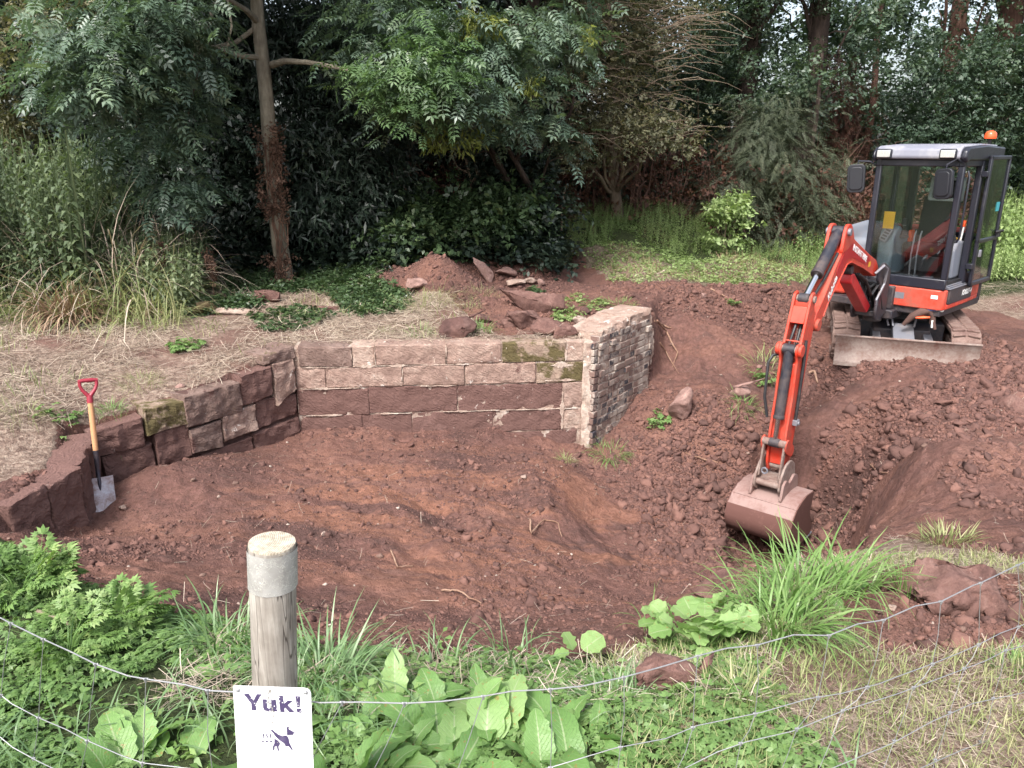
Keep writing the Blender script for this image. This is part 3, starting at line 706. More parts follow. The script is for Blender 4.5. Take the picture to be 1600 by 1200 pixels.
class RBF:
    def __init__(s, P, c=.22):
        s.p = P[:, :2]; s.c = c; n = len(P)
        r = np.sqrt(((s.p[:, None] - s.p[None]) ** 2).sum(-1) + c * c)
        A = np.zeros((n + 1, n + 1)); A[:n, :n] = r + np.eye(n) * -.01; A[:n, n] = 1; A[n, :n] = 1
        s.w = np.linalg.solve(A, np.append(P[:, 2], 0))
    def __call__(s, x, y):
        out = np.full(x.shape, s.w[-1])
        for (px, py), w in zip(s.p, s.w[:-1]): out += w * np.sqrt((x-px)**2 + (y-py)**2 + s.c**2)
        return out
R_pit = RBF(pts3(SHARED + PIT, SHW + PITW)); R_top = RBF(pts3(SHARED + TOP, SHW + TOPW))
# the step: bank edge, left wall face, back wall face, brick return
WALL_L = [(-3.28, 5.50), (-2.72, 6.05), (-2.04, 6.94)]
WALL_B = [(-2.04, 6.94), (.77, 7.19)]
WALL_R = [(.84, 7.22), (1.50, 8.10)]
STEP = [(-30, 3.0), (-5.2, 3.45), (-3.9, 4.05), (-3.22, 4.32), (-3.05, 4.85), (-3.28, 5.50), (-2.72, 6.05), (-2.04, 6.94), (.77, 7.19), (.90, 7.25), (1.55, 8.12), (1.75, 8.9), (2.1, 10), (2.4, 12), (2.4, 60)]
STEP_POLY = STEP + [(-30, 60)]
def height(x, y):
    hp = R_pit(x, y); ht = R_top(x, y)
    wob = fbm(x, y, 2.2, 3, 5) * .10
    d = sdist(x, y, STEP); sgn = np.where(inpoly(x, y, STEP_POLY), 1, -1) * d
    nearwall = np.clip(1 - sdist(x, y, WALL_L + WALL_B[1:] + WALL_R) / .35, 0, 1)
    m = np.clip((sgn + wob * (1 - nearwall) - .10 * nearwall) / (.10 + .12 * (1 - nearwall)) + .5, 0, 1)
    m = m * m * (3 - 2 * m)
    T2 = [(1.75,4.05),(2.05,3.95),(3.22,6.3),(2.95,7.05),(2.4,7.1),(1.95,6.5),(1.65,5.4)]
    hp = hp - .36 * inpoly(x, y, T2) * np.clip(sdist(x + .06 * fbm(x, y, 3, 2, 9), y, T2 + T2[:1]) / .11, 0, 1)
    far = np.clip((np.hypot(x, y - 6) - 13) / 12, 0, 1)
    h = hp * (1 - m) + ht * m
    return h * (1 - far) + far * (0.35 + .4 * fbm(x, y, .05, 2, 3)), m
def axis(lo, hi, f0, f1, step, grow=1.12, maxs=8):
    a = list(np.arange(f0, f1, step)); s = step
    while a[-1] < hi: s = min(s * grow, maxs); a.append(a[-1] + s)
    s = step; b = [a[0]]
    while b[-1] > lo: s = min(s * grow, maxs); b.append(b[-1] - s)
    return np.array(b[:0:-1] + a)
GX = axis(-220, 220, -4.2, 5.2, .021); GY = axis(-60, 260, 2.1, 9.2, .021)
XX, YY = np.meshgrid(GX, GY)
HH, MM = height(XX, YY)
# the dug soil area, given in the photo and laid on the ground
_hx = lambda x, y: None
def lookup(x, y, A=None):
    A = HH if A is None else A
    x = np.asarray(x, float); y = np.asarray(y, float)
    fi = np.interp(x, GX, np.arange(len(GX))); fj = np.interp(y, GY, np.arange(len(GY)))
    i = np.clip(fi.astype(int), 0, len(GX)-2); j = np.clip(fj.astype(int), 0, len(GY)-2); a = fi - i; b = fj - j
    return (A[j, i]*(1-a) + A[j, i+1]*a)*(1-b) + (A[j+1, i]*(1-a) + A[j+1, i+1]*a)*b
def on_ground(u, v, tmax=30):
    """world point where the view ray of a photo point meets the ground"""
    u = np.atleast_1d(np.asarray(u, float)); v = np.atleast_1d(np.asarray(v, float))
    x = (u - 800) / FPX; y = (v - 600) / FPX
    dx, dy, dz = x, CP - y*SP, -(SP + y*CP)
    t = np.full(u.shape, .8); done = np.zeros(u.shape, bool); res = np.full(u.shape, float(tmax))
    step = .03
    while t.max() < tmax and not done.all():
        below = (EYE + dz*t) < lookup(dx*t, dy*t)
        new = below & ~done; res[new] = t[new]; done |= below; t = t + step; step = min(step * 1.01, .12)
    return np.stack([dx*res, dy*res, lookup(dx*res, dy*res)], -1)
def px_poly(pts):
    P = on_ground([p[0] for p in pts], [p[1] for p in pts]); return [(a, b) for a, b, _ in P]
SOIL_Z = px_poly([(0,842),(60,880),(120,915),(300,968),(480,1012),(620,1030),(760,1025),(900,1033),(1040,1005),(1130,945),(1200,895),(1280,880),(1400,842),(1500,862),(1600,885)]) + \
  [(9, 4.5), (9, 8.6)] + px_poly([(1598,500),(1545,485)]) + [(4.6, 10.6), (3.4, 11.0)] + px_poly([(1250,447),(1100,447),(1000,445),(950,438),(900,405),(860,396),(740,402),(690,393),(600,402),(585,440),(640,462),(700,466),(735,500),(765,524),(900,528),(930,522)]) + \
  [(.70, 7.3), (-2.1, 7.02), (-2.9, 6.1), (-3.45, 5.5), (-3.2, 4.9), (-3.4, 4.4), (-5, 3.6)]
SOIL_F = px_poly([(1290,940),(1350,925),(1400,890),(1480,900),(1600,905),(1600,1010),(1500,1020),(1380,1020)])
soil = np.where(inpoly(XX, YY, SOIL_Z) | inpoly(XX, YY, SOIL_F), 1.0, 0.0)
# strongest clods: heap to the right and trench; smoother: machine-scraped slope
rough = np.clip((XX - .5 + fbm(XX, YY, .8, 3, 8) * .8) / 1.4, 0.16 + .2 * (vnoise(XX * .9, YY * .9, 17) > .55), 1) * soil
rough = np.where(MM > .5, soil * .45, rough)
trackx = np.clip(1 - np.hypot(XX - 3.2, (YY - 4.4) * .9) / 1.4, 0, 1); rough = rough * (1 - .3 * trackx)
HH = HH + soil * (fbm(XX, YY, 1.1, 3, 21) * .05 + fbm(XX, YY, 4.0, 3, 31) * .028)
HH = HH + rough * ((.5 - worley(XX, YY, 5.5, 3)) * .050 + (.5 - worley(XX, YY, 11.5, 9)) * .034) + soil * (fbm(XX, YY, 13, 3, 41) * .020 - np.abs(fbm(XX, YY, 5, 3, 45)) * .035)
HH = HH + (1 - soil) * (fbm(XX, YY, 2.0, 3, 51) * .03)
# scraping grooves running down the slope
gr = np.clip(1 - np.hypot((XX + .2) / 2.2, (YY - 5.3) / 1.6), 0, 1) * (MM < .5)
ang = rad(-48); gx = XX * math.cos(ang) + YY * math.sin(ang); gy = -XX * math.sin(ang) + YY * math.cos(ang)
HH = HH + gr * fbm(gx * .30, gy * 2.6, 1.6, 3, 61) * .085
HH = HH + np.clip(1 - np.hypot(XX - 3.4, YY - 4.4) / 1.8, 0, 1) * fbm(gx * .4 + 9, gy * 2.0, 2.2, 3, 66) * .03
HH0 = HH
orange = np.clip(gr * 1.6 + .25, 0, 1)
hill = np.where((YY > 9) & (XX > -1), 1.0, 0.0)
strawm = np.where((MM > .5) & (YY < 11.5) & (XX < 2.2), 1.0, 0.0)
strawm = np.maximum(strawm, np.where((XX > .45 + .2 * fbm(XX, YY, 1.2, 2, 3)) & (YY < 4.2), 1.0, 0.0))
strawm = np.maximum(strawm, np.where((YY > 9.3) & (YY < 12.0) & (XX > .6) & (XX < 6), .55, 0.0))
strawm = np.maximum(strawm, np.where((YY > 8.3) & (XX > 5.4) & (YY < 11.2), 1.0, 0.0))
cover = np.stack([soil, strawm, orange, np.ones_like(soil)], -1)
ny, nx = XX.shape
idx = (np.arange(ny - 1)[:, None] * nx + np.arange(nx - 1)[None]).ravel()
F = np.stack([idx, idx + 1, idx + nx + 1, idx + nx], -1)
o = np_mesh('ground', np.stack([XX, YY, HH], -1).reshape(-1, 3), F, 'ground', smooth=True, extra=cover.reshape(-1, 4))
tag(o, kind='structure')
def gz(x, y): return float(lookup(x, y))
def on(u, v): return on_ground(u, v)[0]
SOILG = soil

# loose clods and pebbles lying on the dug soil
def clods():
    n = 230000
    x = RNG.uniform(-4.3, 5.8, n); y = RNG.uniform(2.3, 10.5, n)
    r = lookup(x, y, rough); s = lookup(x, y, SOILG)
    keep = (RNG.random(n) < (.04 + .96 * r)) & (s > .9) & (vnoise(x * 1.5, y * 1.5, 77) + .25 * vnoise(x * 6, y * 6, 3) > .38)
    keep &= ~((np.hypot(x - 4.45, y - 8.8) < .9))
    keep &= (RNG.random(n) < np.where(x > 2.3, .45 + .4 * (vnoise(x * 1.1, y * 1.1, 37) > .55), 1.0))
    x, y, r = x[keep], y[keep], r[keep]; m = len(x)
    sz = .0088 * (1 - RNG.random(m)) ** -.34; sz = np.clip(sz, .006, .050) * (.55 + .55 * r) * (.58 + .62 * vnoise(x * 1.3, y * 1.3, 23))
    z = lookup(x, y) + sz * .08
    P = np.stack([x, y, z], -1); R = rotmats(RNG.uniform(0, 6.3, m), RNG.normal(0, .5, m), RNG.normal(0, .5, m))
    S = sz[:, None] * RNG.uniform(.7, 1.3, (m, 3))
    big = sz > .014
    a = scat('soil_clods', T_CRUMB, P[~big], R[~big], S[~big], 'clod', smooth=False); tag(a, kind='stuff', label='small crumbs of red brown soil over the dug ground')
    a = scat('soil_clods', T_CLOD, P[big], R[big], S[big], 'clod', smooth=False); tag(a, kind='stuff', label='large lumps of red brown soil on the heap and trench')
    n = 800
    x = RNG.uniform(-4, 5.6, n); y = RNG.uniform(2.4, 9.5, n); keep = lookup(x, y, SOILG) > .9; x, y = x[keep], y[keep]; m = len(x)
    sz = np.clip(.006 * (1 - RNG.random(m)) ** -.40, .004, .022)
    P = np.stack([x, y, lookup(x, y) + sz * .35], -1)
    a = scat('gravel', T_CLOD, P, rotmats(RNG.uniform(0, 6.3, m), RNG.normal(0, .3, m), RNG.normal(0, .3, m)), sz, 'pebble', smooth=True)
    tag(a, kind='stuff', label='pale pebbles scattered on the soil')
clods()

# ================================================================== MASONRY
def frame_mtx(a, b, z=0.0):
    """x along a->b, y into the wall (left of a->b is behind), z up"""
    d = Vector((b[0]-a[0], b[1]-a[1], 0)).normalized(); nrm = Vector((-d.y, d.x, 0))
    m = Matrix.Identity(4)
    for i in range(3): m[i][0] = d[i]; m[i][1] = nrm[i]; m[i][2] = (0, 0, 1)[i]
    m[0][3], m[1][3], m[2][3] = a[0], a[1], z
    return m, math.hypot(b[0]-a[0], b[1]-a[1])
EDGE = .010
def hewn(name, x0, x1, z0, z1, depth, mtx, mat, parent, seed, off=0.0, skew=(0, 0, 0, 0), rough=.010, y0=None, quads=None):
    """a hand cut block: subdivided box with worn arrises and an uneven face. skew: dz of the corners (bl, br, tr, tl)"""
    bm = bmesh.new()
    def cuts(ln):
        k = max(3, int(ln / .028)); e = .007 / ln; return [0, e, 2.4 * e] + [2.4 * e + (1 - 4.8 * e) * i / k for i in range(1, k)] + [1 - 2.4 * e, 1 - e, 1]
    AX, AZ = cuts(x1 - x0), cuts(z1 - z0); nx, nz, ny_ = len(AX) - 1, len(AZ) - 1, 3
    y0 = -off if y0 is None else y0
    vs = {}
    def P(i, j, k):
        key = (i, j, k)
        if key in vs: return vs[key]
        a, c, b = AX[i], j / ny_, AZ[k]
        lo = skew[0] * (1-a) + skew[1] * a; hi = skew[3] * (1-a) + skew[2] * a
        x = x0 + (x1-x0) * a; z = (z0 + lo) * (1-b) + (z1 + hi) * b; y = y0 + depth * c
        ex = min(a, 1-a) * (x1-x0); ez = min(b, 1-b) * (z1-z0)
        if c == 0: # rounded, worn arrises
            r = EDGE; d = min(ex, ez)
            if d < r: y += (1 - math.sqrt(max(0, 1 - ((r-d)/r)**2))) * r * .8
            q = Vector((x * 6 + seed * 3.7, z * 6, seed)); y += rough * 1.0 * mnoise.noise(q) + rough * 1.0 * mnoise.noise(q * 3.3) + rough * .5 * abs(mnoise.noise(q * 7)); y += max(0, mnoise.noise(q * 1.6 + Vector((9, 0, 0))) - .25) * .05 * (1 if d < .03 else .2)
        w = .006 * mnoise.noise(Vector((x * 9, y * 5, z * 9 + seed)))
        q2 = Vector((z * 5, seed, y * 4)); 
        if a in (0, 1): x += .008 * mnoise.noise(q2)
        if b in (0, 1): z += .010 * mnoise.noise(Vector((x * 4, seed, y * 4))) + w
        vs[key] = bm.verts.new(mtx @ Vector((x, y, z))); return vs[key]
    for i in range(nx):
        for k in range(nz):
            bm.faces.new((P(i,0,k), P(i+1,0,k), P(i+1,0,k+1), P(i,0,k+1)))
            bm.faces.new((P(i,ny_,k+1), P(i+1,ny_,k+1), P(i+1,ny_,k), P(i,ny_,k)))
        for j in range(ny_):
            bm.faces.new((P(i,j,nz), P(i+1,j,nz), P(i+1,j+1,nz), P(i,j+1,nz)))
            bm.faces.new((P(i,j+1,0), P(i+1,j+1,0), P(i+1,j,0), P(i,j,0)))
    for k in range(nz):
        for j in range(ny_):
            bm.faces.new((P(0,j,k), P(0,j,k+1), P(0,j+1,k+1), P(0,j+1,k)))
            bm.faces.new((P(nx,j,k), P(nx,j+1,k), P(nx,j+1,k+1), P(nx,j,k+1)))
    me = bpy.data.meshes.new(name); bmesh.ops.recalc_face_normals(bm, faces=bm.faces); bm.to_mesh(me); bm.free()
    o = link(name, me, mat, parent, smooth=True); me.set_sharp_from_angle(angle=rad(32)); return o

def back_wall():
    m, Lw = frame_mtx(WALL_B[0], WALL_B[1])
    mi = m.inverted()
    root = empty('stone_wall', (WALL_B[0][0], WALL_B[0][1], -1.0))
    tag(root, 'long sandstone block wall running across the back of the dug pit', 'wall')
    rel = Matrix.Translation((-WALL_B[0][0], -WALL_B[0][1], 1.0)) @ m
    def X(u, v=560):      # photo column -> distance along the wall
        r = ray(u, v); o = Vector((0, 0, EYE)); a = mi @ o; b = mi.to_3x3() @ Vector(r); t = -a.y / b.y; return a.x + b.x * t
    def row(us, z0, z1, mats, off, sk=.01, first=0):
        for i, (a, b) in enumerate(zip(us[:-1], us[1:])):
            g = .0035 if z0 > -.5 else .0015
            hewn('stone_block', X(a) + g, X(b) - g, z0 + g, z1 - g, .24, rel, mats[i], root, i * 3.1 + z0 * 17 + first, off[i] if isinstance(off, list) else off,
                 tuple(RNG.uniform(-sk, sk) for _ in range(4)))
    row([466, 550, 586, 697, 784, 884, 912], -.262, -.062, ['block_dark', 'block_pale', 'block', 'block', 'block_moss', 'block_pale'], [.012, 0, .008, .0, .004, .0], .008)
    row([459, 507, 628, 726, 838, 912], -.475, -.265, ['block', 'block', 'block', 'block', 'block_moss'], 0.004)
    row([459, 573, 714, 880, 912], -.745, -.478, ['block_soily', 'block_soily', 'block_soily', 'block'], -.002)
    row([459, 560, 640, 770, 880, 912], -.965, -.748, ['block_soily', 'block_soily', 'block_soily', 'block_soily', 'block_pale'], -.004)
    row([620, 760, 905], -1.30, -.968, ['block_soily', 'block_soily'], -.006)
    b = MB(rel); b.box(X(459), X(925), .014, .26, -1.4, -.075)
    b.build('mortar_bed', 'mortar', root)
    # white mortar squeezed out along joints
    rr = random.Random(4)
    mb = MB(rel)
    def smear(xa, za, ln, th, vert=False):
        n = max(3, int(ln / .015)); y = -.004
        top, bot = [], []
        for i in range(n + 1):
            t = i / n; e = (math.sin(PI * t) ** .5 if 0 < t < 1 else .05) * max(.12, .5 + 1.4 * mnoise.noise(Vector((xa * 3 + t * ln * 9, za * 5, 0))))
            a = th * e * rr.uniform(.5, 1.2); b_ = th * e * rr.uniform(.4, 1.1)
            if vert: top.append((xa + a * .6, za + ln * t)); bot.append((xa - b_ * .6, za + ln * t))
            else: top.append((xa + ln * t, za + a * .6)); bot.append((xa + ln * t, za - b_ * .6))
        vs = [(p[0], y - .004 * rr.random(), p[1]) for p in top] + [(p[0], y - .004 * rr.random(), p[1]) for p in bot]
        vs += [(p[0], y + .05, p[1]) for p in top] + [(p[0], y + .05, p[1]) for p in bot]
        k = n + 1; fs = []
        for i in range(n):
            fs += [(i, i+1, k+i+1, k+i), (i, 2*k+i, 2*k+i+1, i+1), (k+i, k+i+1, 3*k+i+1, 3*k+i)]
        mb.add(vs, fs)
    for (u0, u1, z, th) in ((470, 700, -.264, .032), (700, 740, -.266, .014), (860, 905, -.30, .05), (470, 560, -.476, .02), (655, 712, -.476, .03), (840, 900, -.45, .03), (590, 640, -.745, .022), (690, 780, -.742, .026), (790, 905, -.744, .02), (470, 530, -.744, .018)):
        smear(X(u0), z, X(u1) - X(u0), th)
    for (u, z0, ln, th) in ((549, -.26, .18, .02), (586, -.26, .19, .016), (697, -.26, .19, .022), (628, -.47, .19, .018), (880, -.96, .4, .05), (884, -.26, .16, .02)):
        smear(X(u), z0, ln, th, True)
    mb.build('joint_mortar', 'render_coat', root, smooth=True)
    # worn pale pier at the right end, with a thin standing slab in front of the brickwork
    hewn('end_pier', X(911), X(926), -1.34, -.075, .27, rel, 'render_coat', root, 5.5, .022, rough=.014)
    hewn('cover_slab', X(929) , X(936), -1.30, -.10, .24, rel, 'mortar', root, 8.5, -.03, rough=.01)
    return root
back_wall()

def brick_wall():
    m, Lw = frame_mtx(WALL_R[0], WALL_R[1])
    root = empty('brick_wall', (WALL_R[0][0], WALL_R[0][1], -1.3)); tag(root, 'limewashed brick end wall with dark headers and broken top beside the stone wall', 'wall')
    rel = Matrix.Translation((-WALL_R[0][0], -WALL_R[0][1], 1.3)) @ m
    V = MB(rel); rr = random.Random(3)
    z = -1.42; row = 0; H = .070; core_top = []
    while z < -.03:
        x = -.02 + (0 if row % 2 else -.10)
        while x < Lw - .02:
            w = rr.choice([.215, .105, .215, .105, .215]) if row % 3 else .108
            x1 = min(x + w - .011, Lw + rr.uniform(-.03, .02)); x0 = max(x, 0)
            top = z + H - .011
            lim = -.045 + .02 * math.sin(x * 9) - (.05 if x > 1.0 else 0)
            if x1 - x0 > .03 and top < lim + .03:
                j = rr.uniform(-.008, .008) - (.02 if rr.random() < .04 else 0)
                V.box(x0, x1, -.012 + j, .10, z + rr.uniform(-.003, .003), top + rr.uniform(-.003, .003))
            x += w
        z += H; row += 1
    V.build('brickwork', 'brick', root, bevel=.006, seg=2)
    b = MB(rel); b.box(.004, Lw - .01, -.005, .30, -1.5, -.09); b.build('mortar_core', 'mortar', root)
    # narrow brick reveal facing the camera next to the slab
    r2 = MB(rel); z = -1.4; k = 0
    while z < -.07:
        r2.box(-.085 + rr.uniform(-.004, .004), -.012, -.01 + rr.uniform(-.01, .01), .09, z, z + .060); z += .070; k += 1
    r2.build('brick_reveal', 'brick', root, bevel=.005)
    # far return stub
    hewn('far_pier', Lw - .01, Lw + .20, -1.0, -.19, .34, rel, 'render_coat', root, 3.3, -.05, rough=.03)
    # rubble and render over the broken head
    hewn('cap_stone', .02, .62, -.085, .005, .38, rel, 'block_pale', root, 9.1, -.02, (0, .0, .05, 0), rough=.03, y0=.0)
    hewn('cap_stone', .60, Lw + .03, -.105, .045, .40, rel, 'block_pale', root, 12.1, -.02, (0, 0, .02, .02), rough=.03, y0=-.005)
    return root
brick_wall()

def left_wall():
    root = empty('block_wall', (WALL_L[1][0], WALL_L[1][1], -.9)); tag(root, 'tumbling wall of large dark sandstone blocks with open cracks, left of the long wall', 'wall')
    T = Matrix.Translation((-WALL_L[1][0], -WALL_L[1][1], .9))
    def mk(a, b): m, l = frame_mtx(a, b); return T @ m, l
    m1, l1 = mk(WALL_L[0], WALL_L[1]); m2, l2 = mk(WALL_L[1], WALL_L[2])
    # lower left run (two big stones, mostly earth covered)
    B = [  # mtx, x0, x1, z0, z1, mat, off, skew
     (m1, .03, .44, -.60, -.36, 'block_soily', .02, (.0, .0, .02, -.02)), (m1, .10, .50, -.92, -.61, 'block_soily', .0, (-.02, .03, .02, .01)),
     (m1, .45, .80, -.52, -.29, 'block_moss', .03, (0, .02, .0, .01)), (m1, .51, .80, -.84, -.52, 'block_soily', .01, (0, .05, .04, 0)),
     (m2, -.02, .52, -.53, -.25, 'block_dark', .035, (0, .0, .0, .0)), (m2, .53, .86, -.49, -.20, 'block_soily', .02, (.0, .03, .02, 0)), (m2, .87, 1.11, -.53, -.17, 'block', .03, (-.05, .06, .0, .0)),
     (m2, .0, .30, -.80, -.54, 'block_dark', .03, (.03, .0, .0, -.01)), (m2, .31, .66, -.76, -.52, 'block', .025, (-.0, .02, .03, .0)), (m2, .67, 1.12, -.75, -.50, 'block_soily', .0, (.0, .03, -.02, .03)),
     (m2, .10, .60, -1.0, -.81, 'block_soily', .0, (0, 0, .02, 0)), (m2, .61, 1.12, -1.02, -.77, 'block_soily', .012, (0, 0, .02, 0)),
     (m2, .80, 1.14, -.175, -.055, 'block_dark', .0, (.0, .0, .0, -.02))]
    for i, (m, x0, x1, z0, z1, mt, off, sk) in enumerate(B):
        hewn('stone_block', x0 + .004, x1 - .006, z0 + .005, z1 - .005, .30, m, mt, root, i * 2.7 + .3, off, sk, rough=.020)
    for (a_, b_, off, zt, zb, n_) in (((-3.96, 3.98), (-3.24, 4.34), .13, -.43, -.90, 2), ((-3.24, 4.36), (-3.10, 4.92), .13, -.40, -.90, 2), ((-3.10, 4.93), (-3.28, 5.50), .09, -.385, -.92, 2)):
        mm, ll = mk(a_, b_)
        for k in range(n_): hewn('stone_block', ll * k / n_ + .003, ll * (k + 1) / n_ - .003, zb, zt, .26, mm, 'block_soily', root, k * 2.3 + zt * 9, off, (0, 0, .01, -.015), rough=.02)
    b = MB(m2); b.box(.0, 1.08, .05, .3, -1.1, -.26); b.build('earth_fill', 'clod', root)
left_wall()

def rock(name, loc, size, rot, mat, seed, label, cat='stone', group=None, flat=.0, npts=14, sub=3, amp=.05):
    rr = random.Random(seed); bm = bmesh.new()
    for i in range(npts):
        v = Vector([rr.gauss(0, 1) for _ in range(3)]).normalized()
        k = 1.0 / max(abs(v.x), abs(v.y), abs(v.z)) ** .55
        bm.verts.new(v * k * rr.uniform(.86, 1.0))
    r = bmesh.ops.convex_hull(bm, input=bm.verts)
    bmesh.ops.delete(bm, geom=[v for v in bm.verts if not v.link_faces], context='VERTS')
    sx, sy, sz = size
    for v in bm.verts: v.co = Vector((v.co.x * sx, v.co.y * sy, v.co.z * sz)) * .5
    bmesh.ops.bevel(bm, geom=list(bm.edges), offset=min(size) * .07, segments=2, affect='EDGES', profile=.6)
    bmesh.ops.triangulate(bm, faces=bm.faces)
    for _ in range(3):
        ed = [e for e in bm.edges if e.calc_length() > min(size) * .12]
        if ed: bmesh.ops.subdivide_edges(bm, edges=ed, cuts=1, use_grid_fill=True)
    s = min(size)
    for v in bm.verts:
        q = v.co / s
        v.co += v.normal * s * (amp * 1.5 * mnoise.noise(q * 2.2 + Vector((seed, 0, 0))) - amp * 1.2 * abs(mnoise.noise(Vector((q.x * 3, q.y * 3, q.z * 9)) + Vector((0, seed, 0)))) + amp * .5 * mnoise.noise(q * 9))
    me = bpy.data.meshes.new(name); bm.to_mesh(me); bm.free()
    o = link(name, me, mat, smooth=True); o.location = loc; o.rotation_euler = rot
    tag(o, label, cat, group); return o
def put(u, v, dz=0.0):
    p = on(u, v); return (p[0], p[1], p[2] + dz)
G1 = 'loose stones on the wall top'
rock('stone_slab', put(757, 442, .12), (.16, .12, .50), (rad(-10), rad(-38), .3), 'rubble_pink', 3, 'long grey pink stone slab leaning on end against the spoil', 'stone', G1)
rock('flat_stone', put(790, 438, .06), (.34, .28, .15), (.1, .1, .4), 'rubble_pink', 5, 'grey pink wedge of stone just right of the leaning slab', 'stone', G1)
rock('flat_stone', put(806, 452, .05), (.30, .22, .08), (.12, -.05, .2), 'rubble_pale', 7, 'pale flat stone flake with a nearly white top, below the wedge stone', 'stone', G1)
rock('flat_stone', put(828, 446, .05), (.22, .2, .10), (0, .2, 1), 'rubble_pale', 8, 'small pale square stone beside the white topped flake', 'stone', G1)
rock('small_stone', put(845, 448, .05), (.13, .13, .12), (0, .2, .5), 'rubble_pink', 9, 'small rounded pink stone at the end of the pale flakes', 'stone', G1)
rock('flat_stone', put(655, 450, .03), (.34, .3, .14), (.1, .1, .2), 'rubble_pink', 11, 'grey flat stone half buried in leaf litter below the brown mound', 'stone', G1)
rock('stone_block', put(832, 486, .08), (.84, .42, .30), (.0, .14, -.22), 'rubble_red', 13, 'big long red block with a white mortar splash, highest on the wall top rubble', 'stone', G1, npts=12)
rock('stone_block', put(822, 515, .05), (.46, .36, .24), (.1, .08, .3), 'rubble_red', 17, 'square red stone directly beneath the big long red block', 'stone', G1, npts=12)
rock('stone_block', put(856, 524, .04), (.40, .3, .19), (.1, .25, -.3), 'rubble_red', 19, 'broken red stone right of the square red one', 'stone', G1)
rock('stone_block', put(880, 527, .04), (.32, .26, .17), (.1, .1, .3), 'rubble_red', 20, 'last small red stone before the brick end wall', 'stone', G1)
rock('small_stone', put(905, 512, .03), (.24, .2, .14), (.1, .2, .6), 'rubble_pale', 71, 'pale broken stone tucked against the brick wall top', 'stone', G1)
rock('small_stone', put(795, 512, .02), (.18, .16, .10), (.1, .3, .2), 'rubble_red', 72, 'thumb shaped red stone left of the square red one', 'stone', G1)
rock('flat_stone', put(868, 470, .02), (.34, .24, .12), (.05, .1, .7), 'rubble_red', 73, 'flat brown stone behind the right end of the big red block', 'stone', G1)
rock('small_stone', put(912, 490, .02), (.20, .16, .12), (.1, .3, 1.2), 'rubble_dark', 74, 'small dark stone among the weeds behind the brick wall top', 'stone', G1)
rock('dark_boulder', put(716, 524, .07), (.42, .32, .25), (.1, -.15, .1), 'rubble_dark', 23, 'dark brown rounded stone alone on the wall top grass', 'stone', G1, npts=16)
rock('small_stone', put(752, 505, .04), (.22, .2, .13), (.1, .3, .8), 'rubble_red', 25, 'small red stone behind the dark brown one', 'stone', G1)
rock('boulder', put(1062, 655, .12), (.42, .34, .36), (.2, -.5, .35), 'rubble_pink', 29, 'pink sandstone boulder tilted on the loose soil right of the brick wall', 'boulder', npts=10)
rock('boulder', put(1152, 622, .04), (.34, .28, .22), (.1, .1, .2), 'rubble_pink', 31, 'pale rounded stone sunk in soil behind a green grass tuft', 'boulder')
rock('boulder', put(1040, 1075, .06), (.27, .18, .17), (.05, .15, .1), 'rubble_red', 37, 'red brown boulder lying among the weeds just beyond the wire fence', 'boulder', npts=16, amp=.08)
rock('boulder', (1.94, 3.02, gz(1.94, 3.02) + .03), (.58, .40, .34), (.08, .06, -.25), 'rubble_red', 41, 'largest boulder, cracked red rock at the right edge by the fence', 'boulder', npts=22, amp=.12)
rock('boulder', put(1133, 905, .03), (.30, .22, .14), (.1, .1, .3), 'rubble_red', 43, 'low flat red rock on the pit floor in front of the bucket', 'boulder')
rock('boulder', put(1112, 938, .02), (.24, .18, .12), (.1, .2, .9), 'rubble_red', 44, 'small red rock next to the grass clump at the pit edge', 'boulder')
rock('flat_stone', put(368, 492, .03), (.52, .34, .10), (.02, .03, .1), 'rubble_pale', 47, 'wide pale slab lying in dry grass near the ivy patch', 'stone')
rock('mossy_stone', put(318, 492, .05), (.34, .26, .20), (.0, .1, .2), 'rubble_moss', 49, 'brown mossy stone left of the wide pale slab', 'stone')
rock('clay_lump', put(418, 474, .05), (.36, .26, .16), (.0, .1, .2), 'rubble_red', 51, 'orange red clay lump at the foot of the ash tree', 'stone')
rock('flat_stone', put(512, 486, .03), (.40, .22, .09), (.0, .05, .1), 'rubble_red', 52, 'thin red stone showing among the brambles right of the ash tree', 'stone')
rock('cobble', put(282, 605, .01), (.10, .07, .05), (0, 0, .2), 'rubble_pink', 53, 'small smooth cobble on the straw above the block wall', 'stone')
rock('cobble', put(194, 806, .015), (.07, .06, .05), (0, 0, .2), 'rubble_pale', 54, 'rounded pale cobble just right of the spade blade', 'stone')
rock('cobble', put(96, 822, .01), (.07, .055, .045), (0, 0, .9), 'rubble_pink', 55, 'pink cobble on the soil left of the spade', 'stone')
rock('cobble', put(507, 841, .01), (.055, .05, .04), (0, 0, .9), 'rubble_pale', 56, 'pale round pebble stone on the slope above the wooden post', 'stone')
rock('cobble', put(1228, 1250 - 340, .01), (.10, .08, .05), (0, 0, .9), 'rubble_pale', 57, 'small pale stone behind the tall grass clump', 'stone')
rock('cobble', put(1393, 953, .015), (.045, .04, .04), (0, 0, .9), 'rubble_pale', 58, 'white stone chip on the loose soil near the largest boulder', 'stone')
rock('boulder', put(1585, 638, .02), (.22, .3, .20), (0, .2, .9), 'rubble_red', 59, 'red rock jutting out of the slope at the right edge below the digger', 'boulder')
rock('brick_bat', put(1185, 590, .03), (.11, .06, .06), (.3, .2, .9), 'rubble_pink', 60, 'small pink brick fragment on the heap left of the digger arm', 'stone')
rock('brick_bat', put(1100, 470, .03), (.09, .07, .06), (.3, .2, .4), 'rubble_pink', 61, 'small pink brick fragment high on the heap', 'stone')

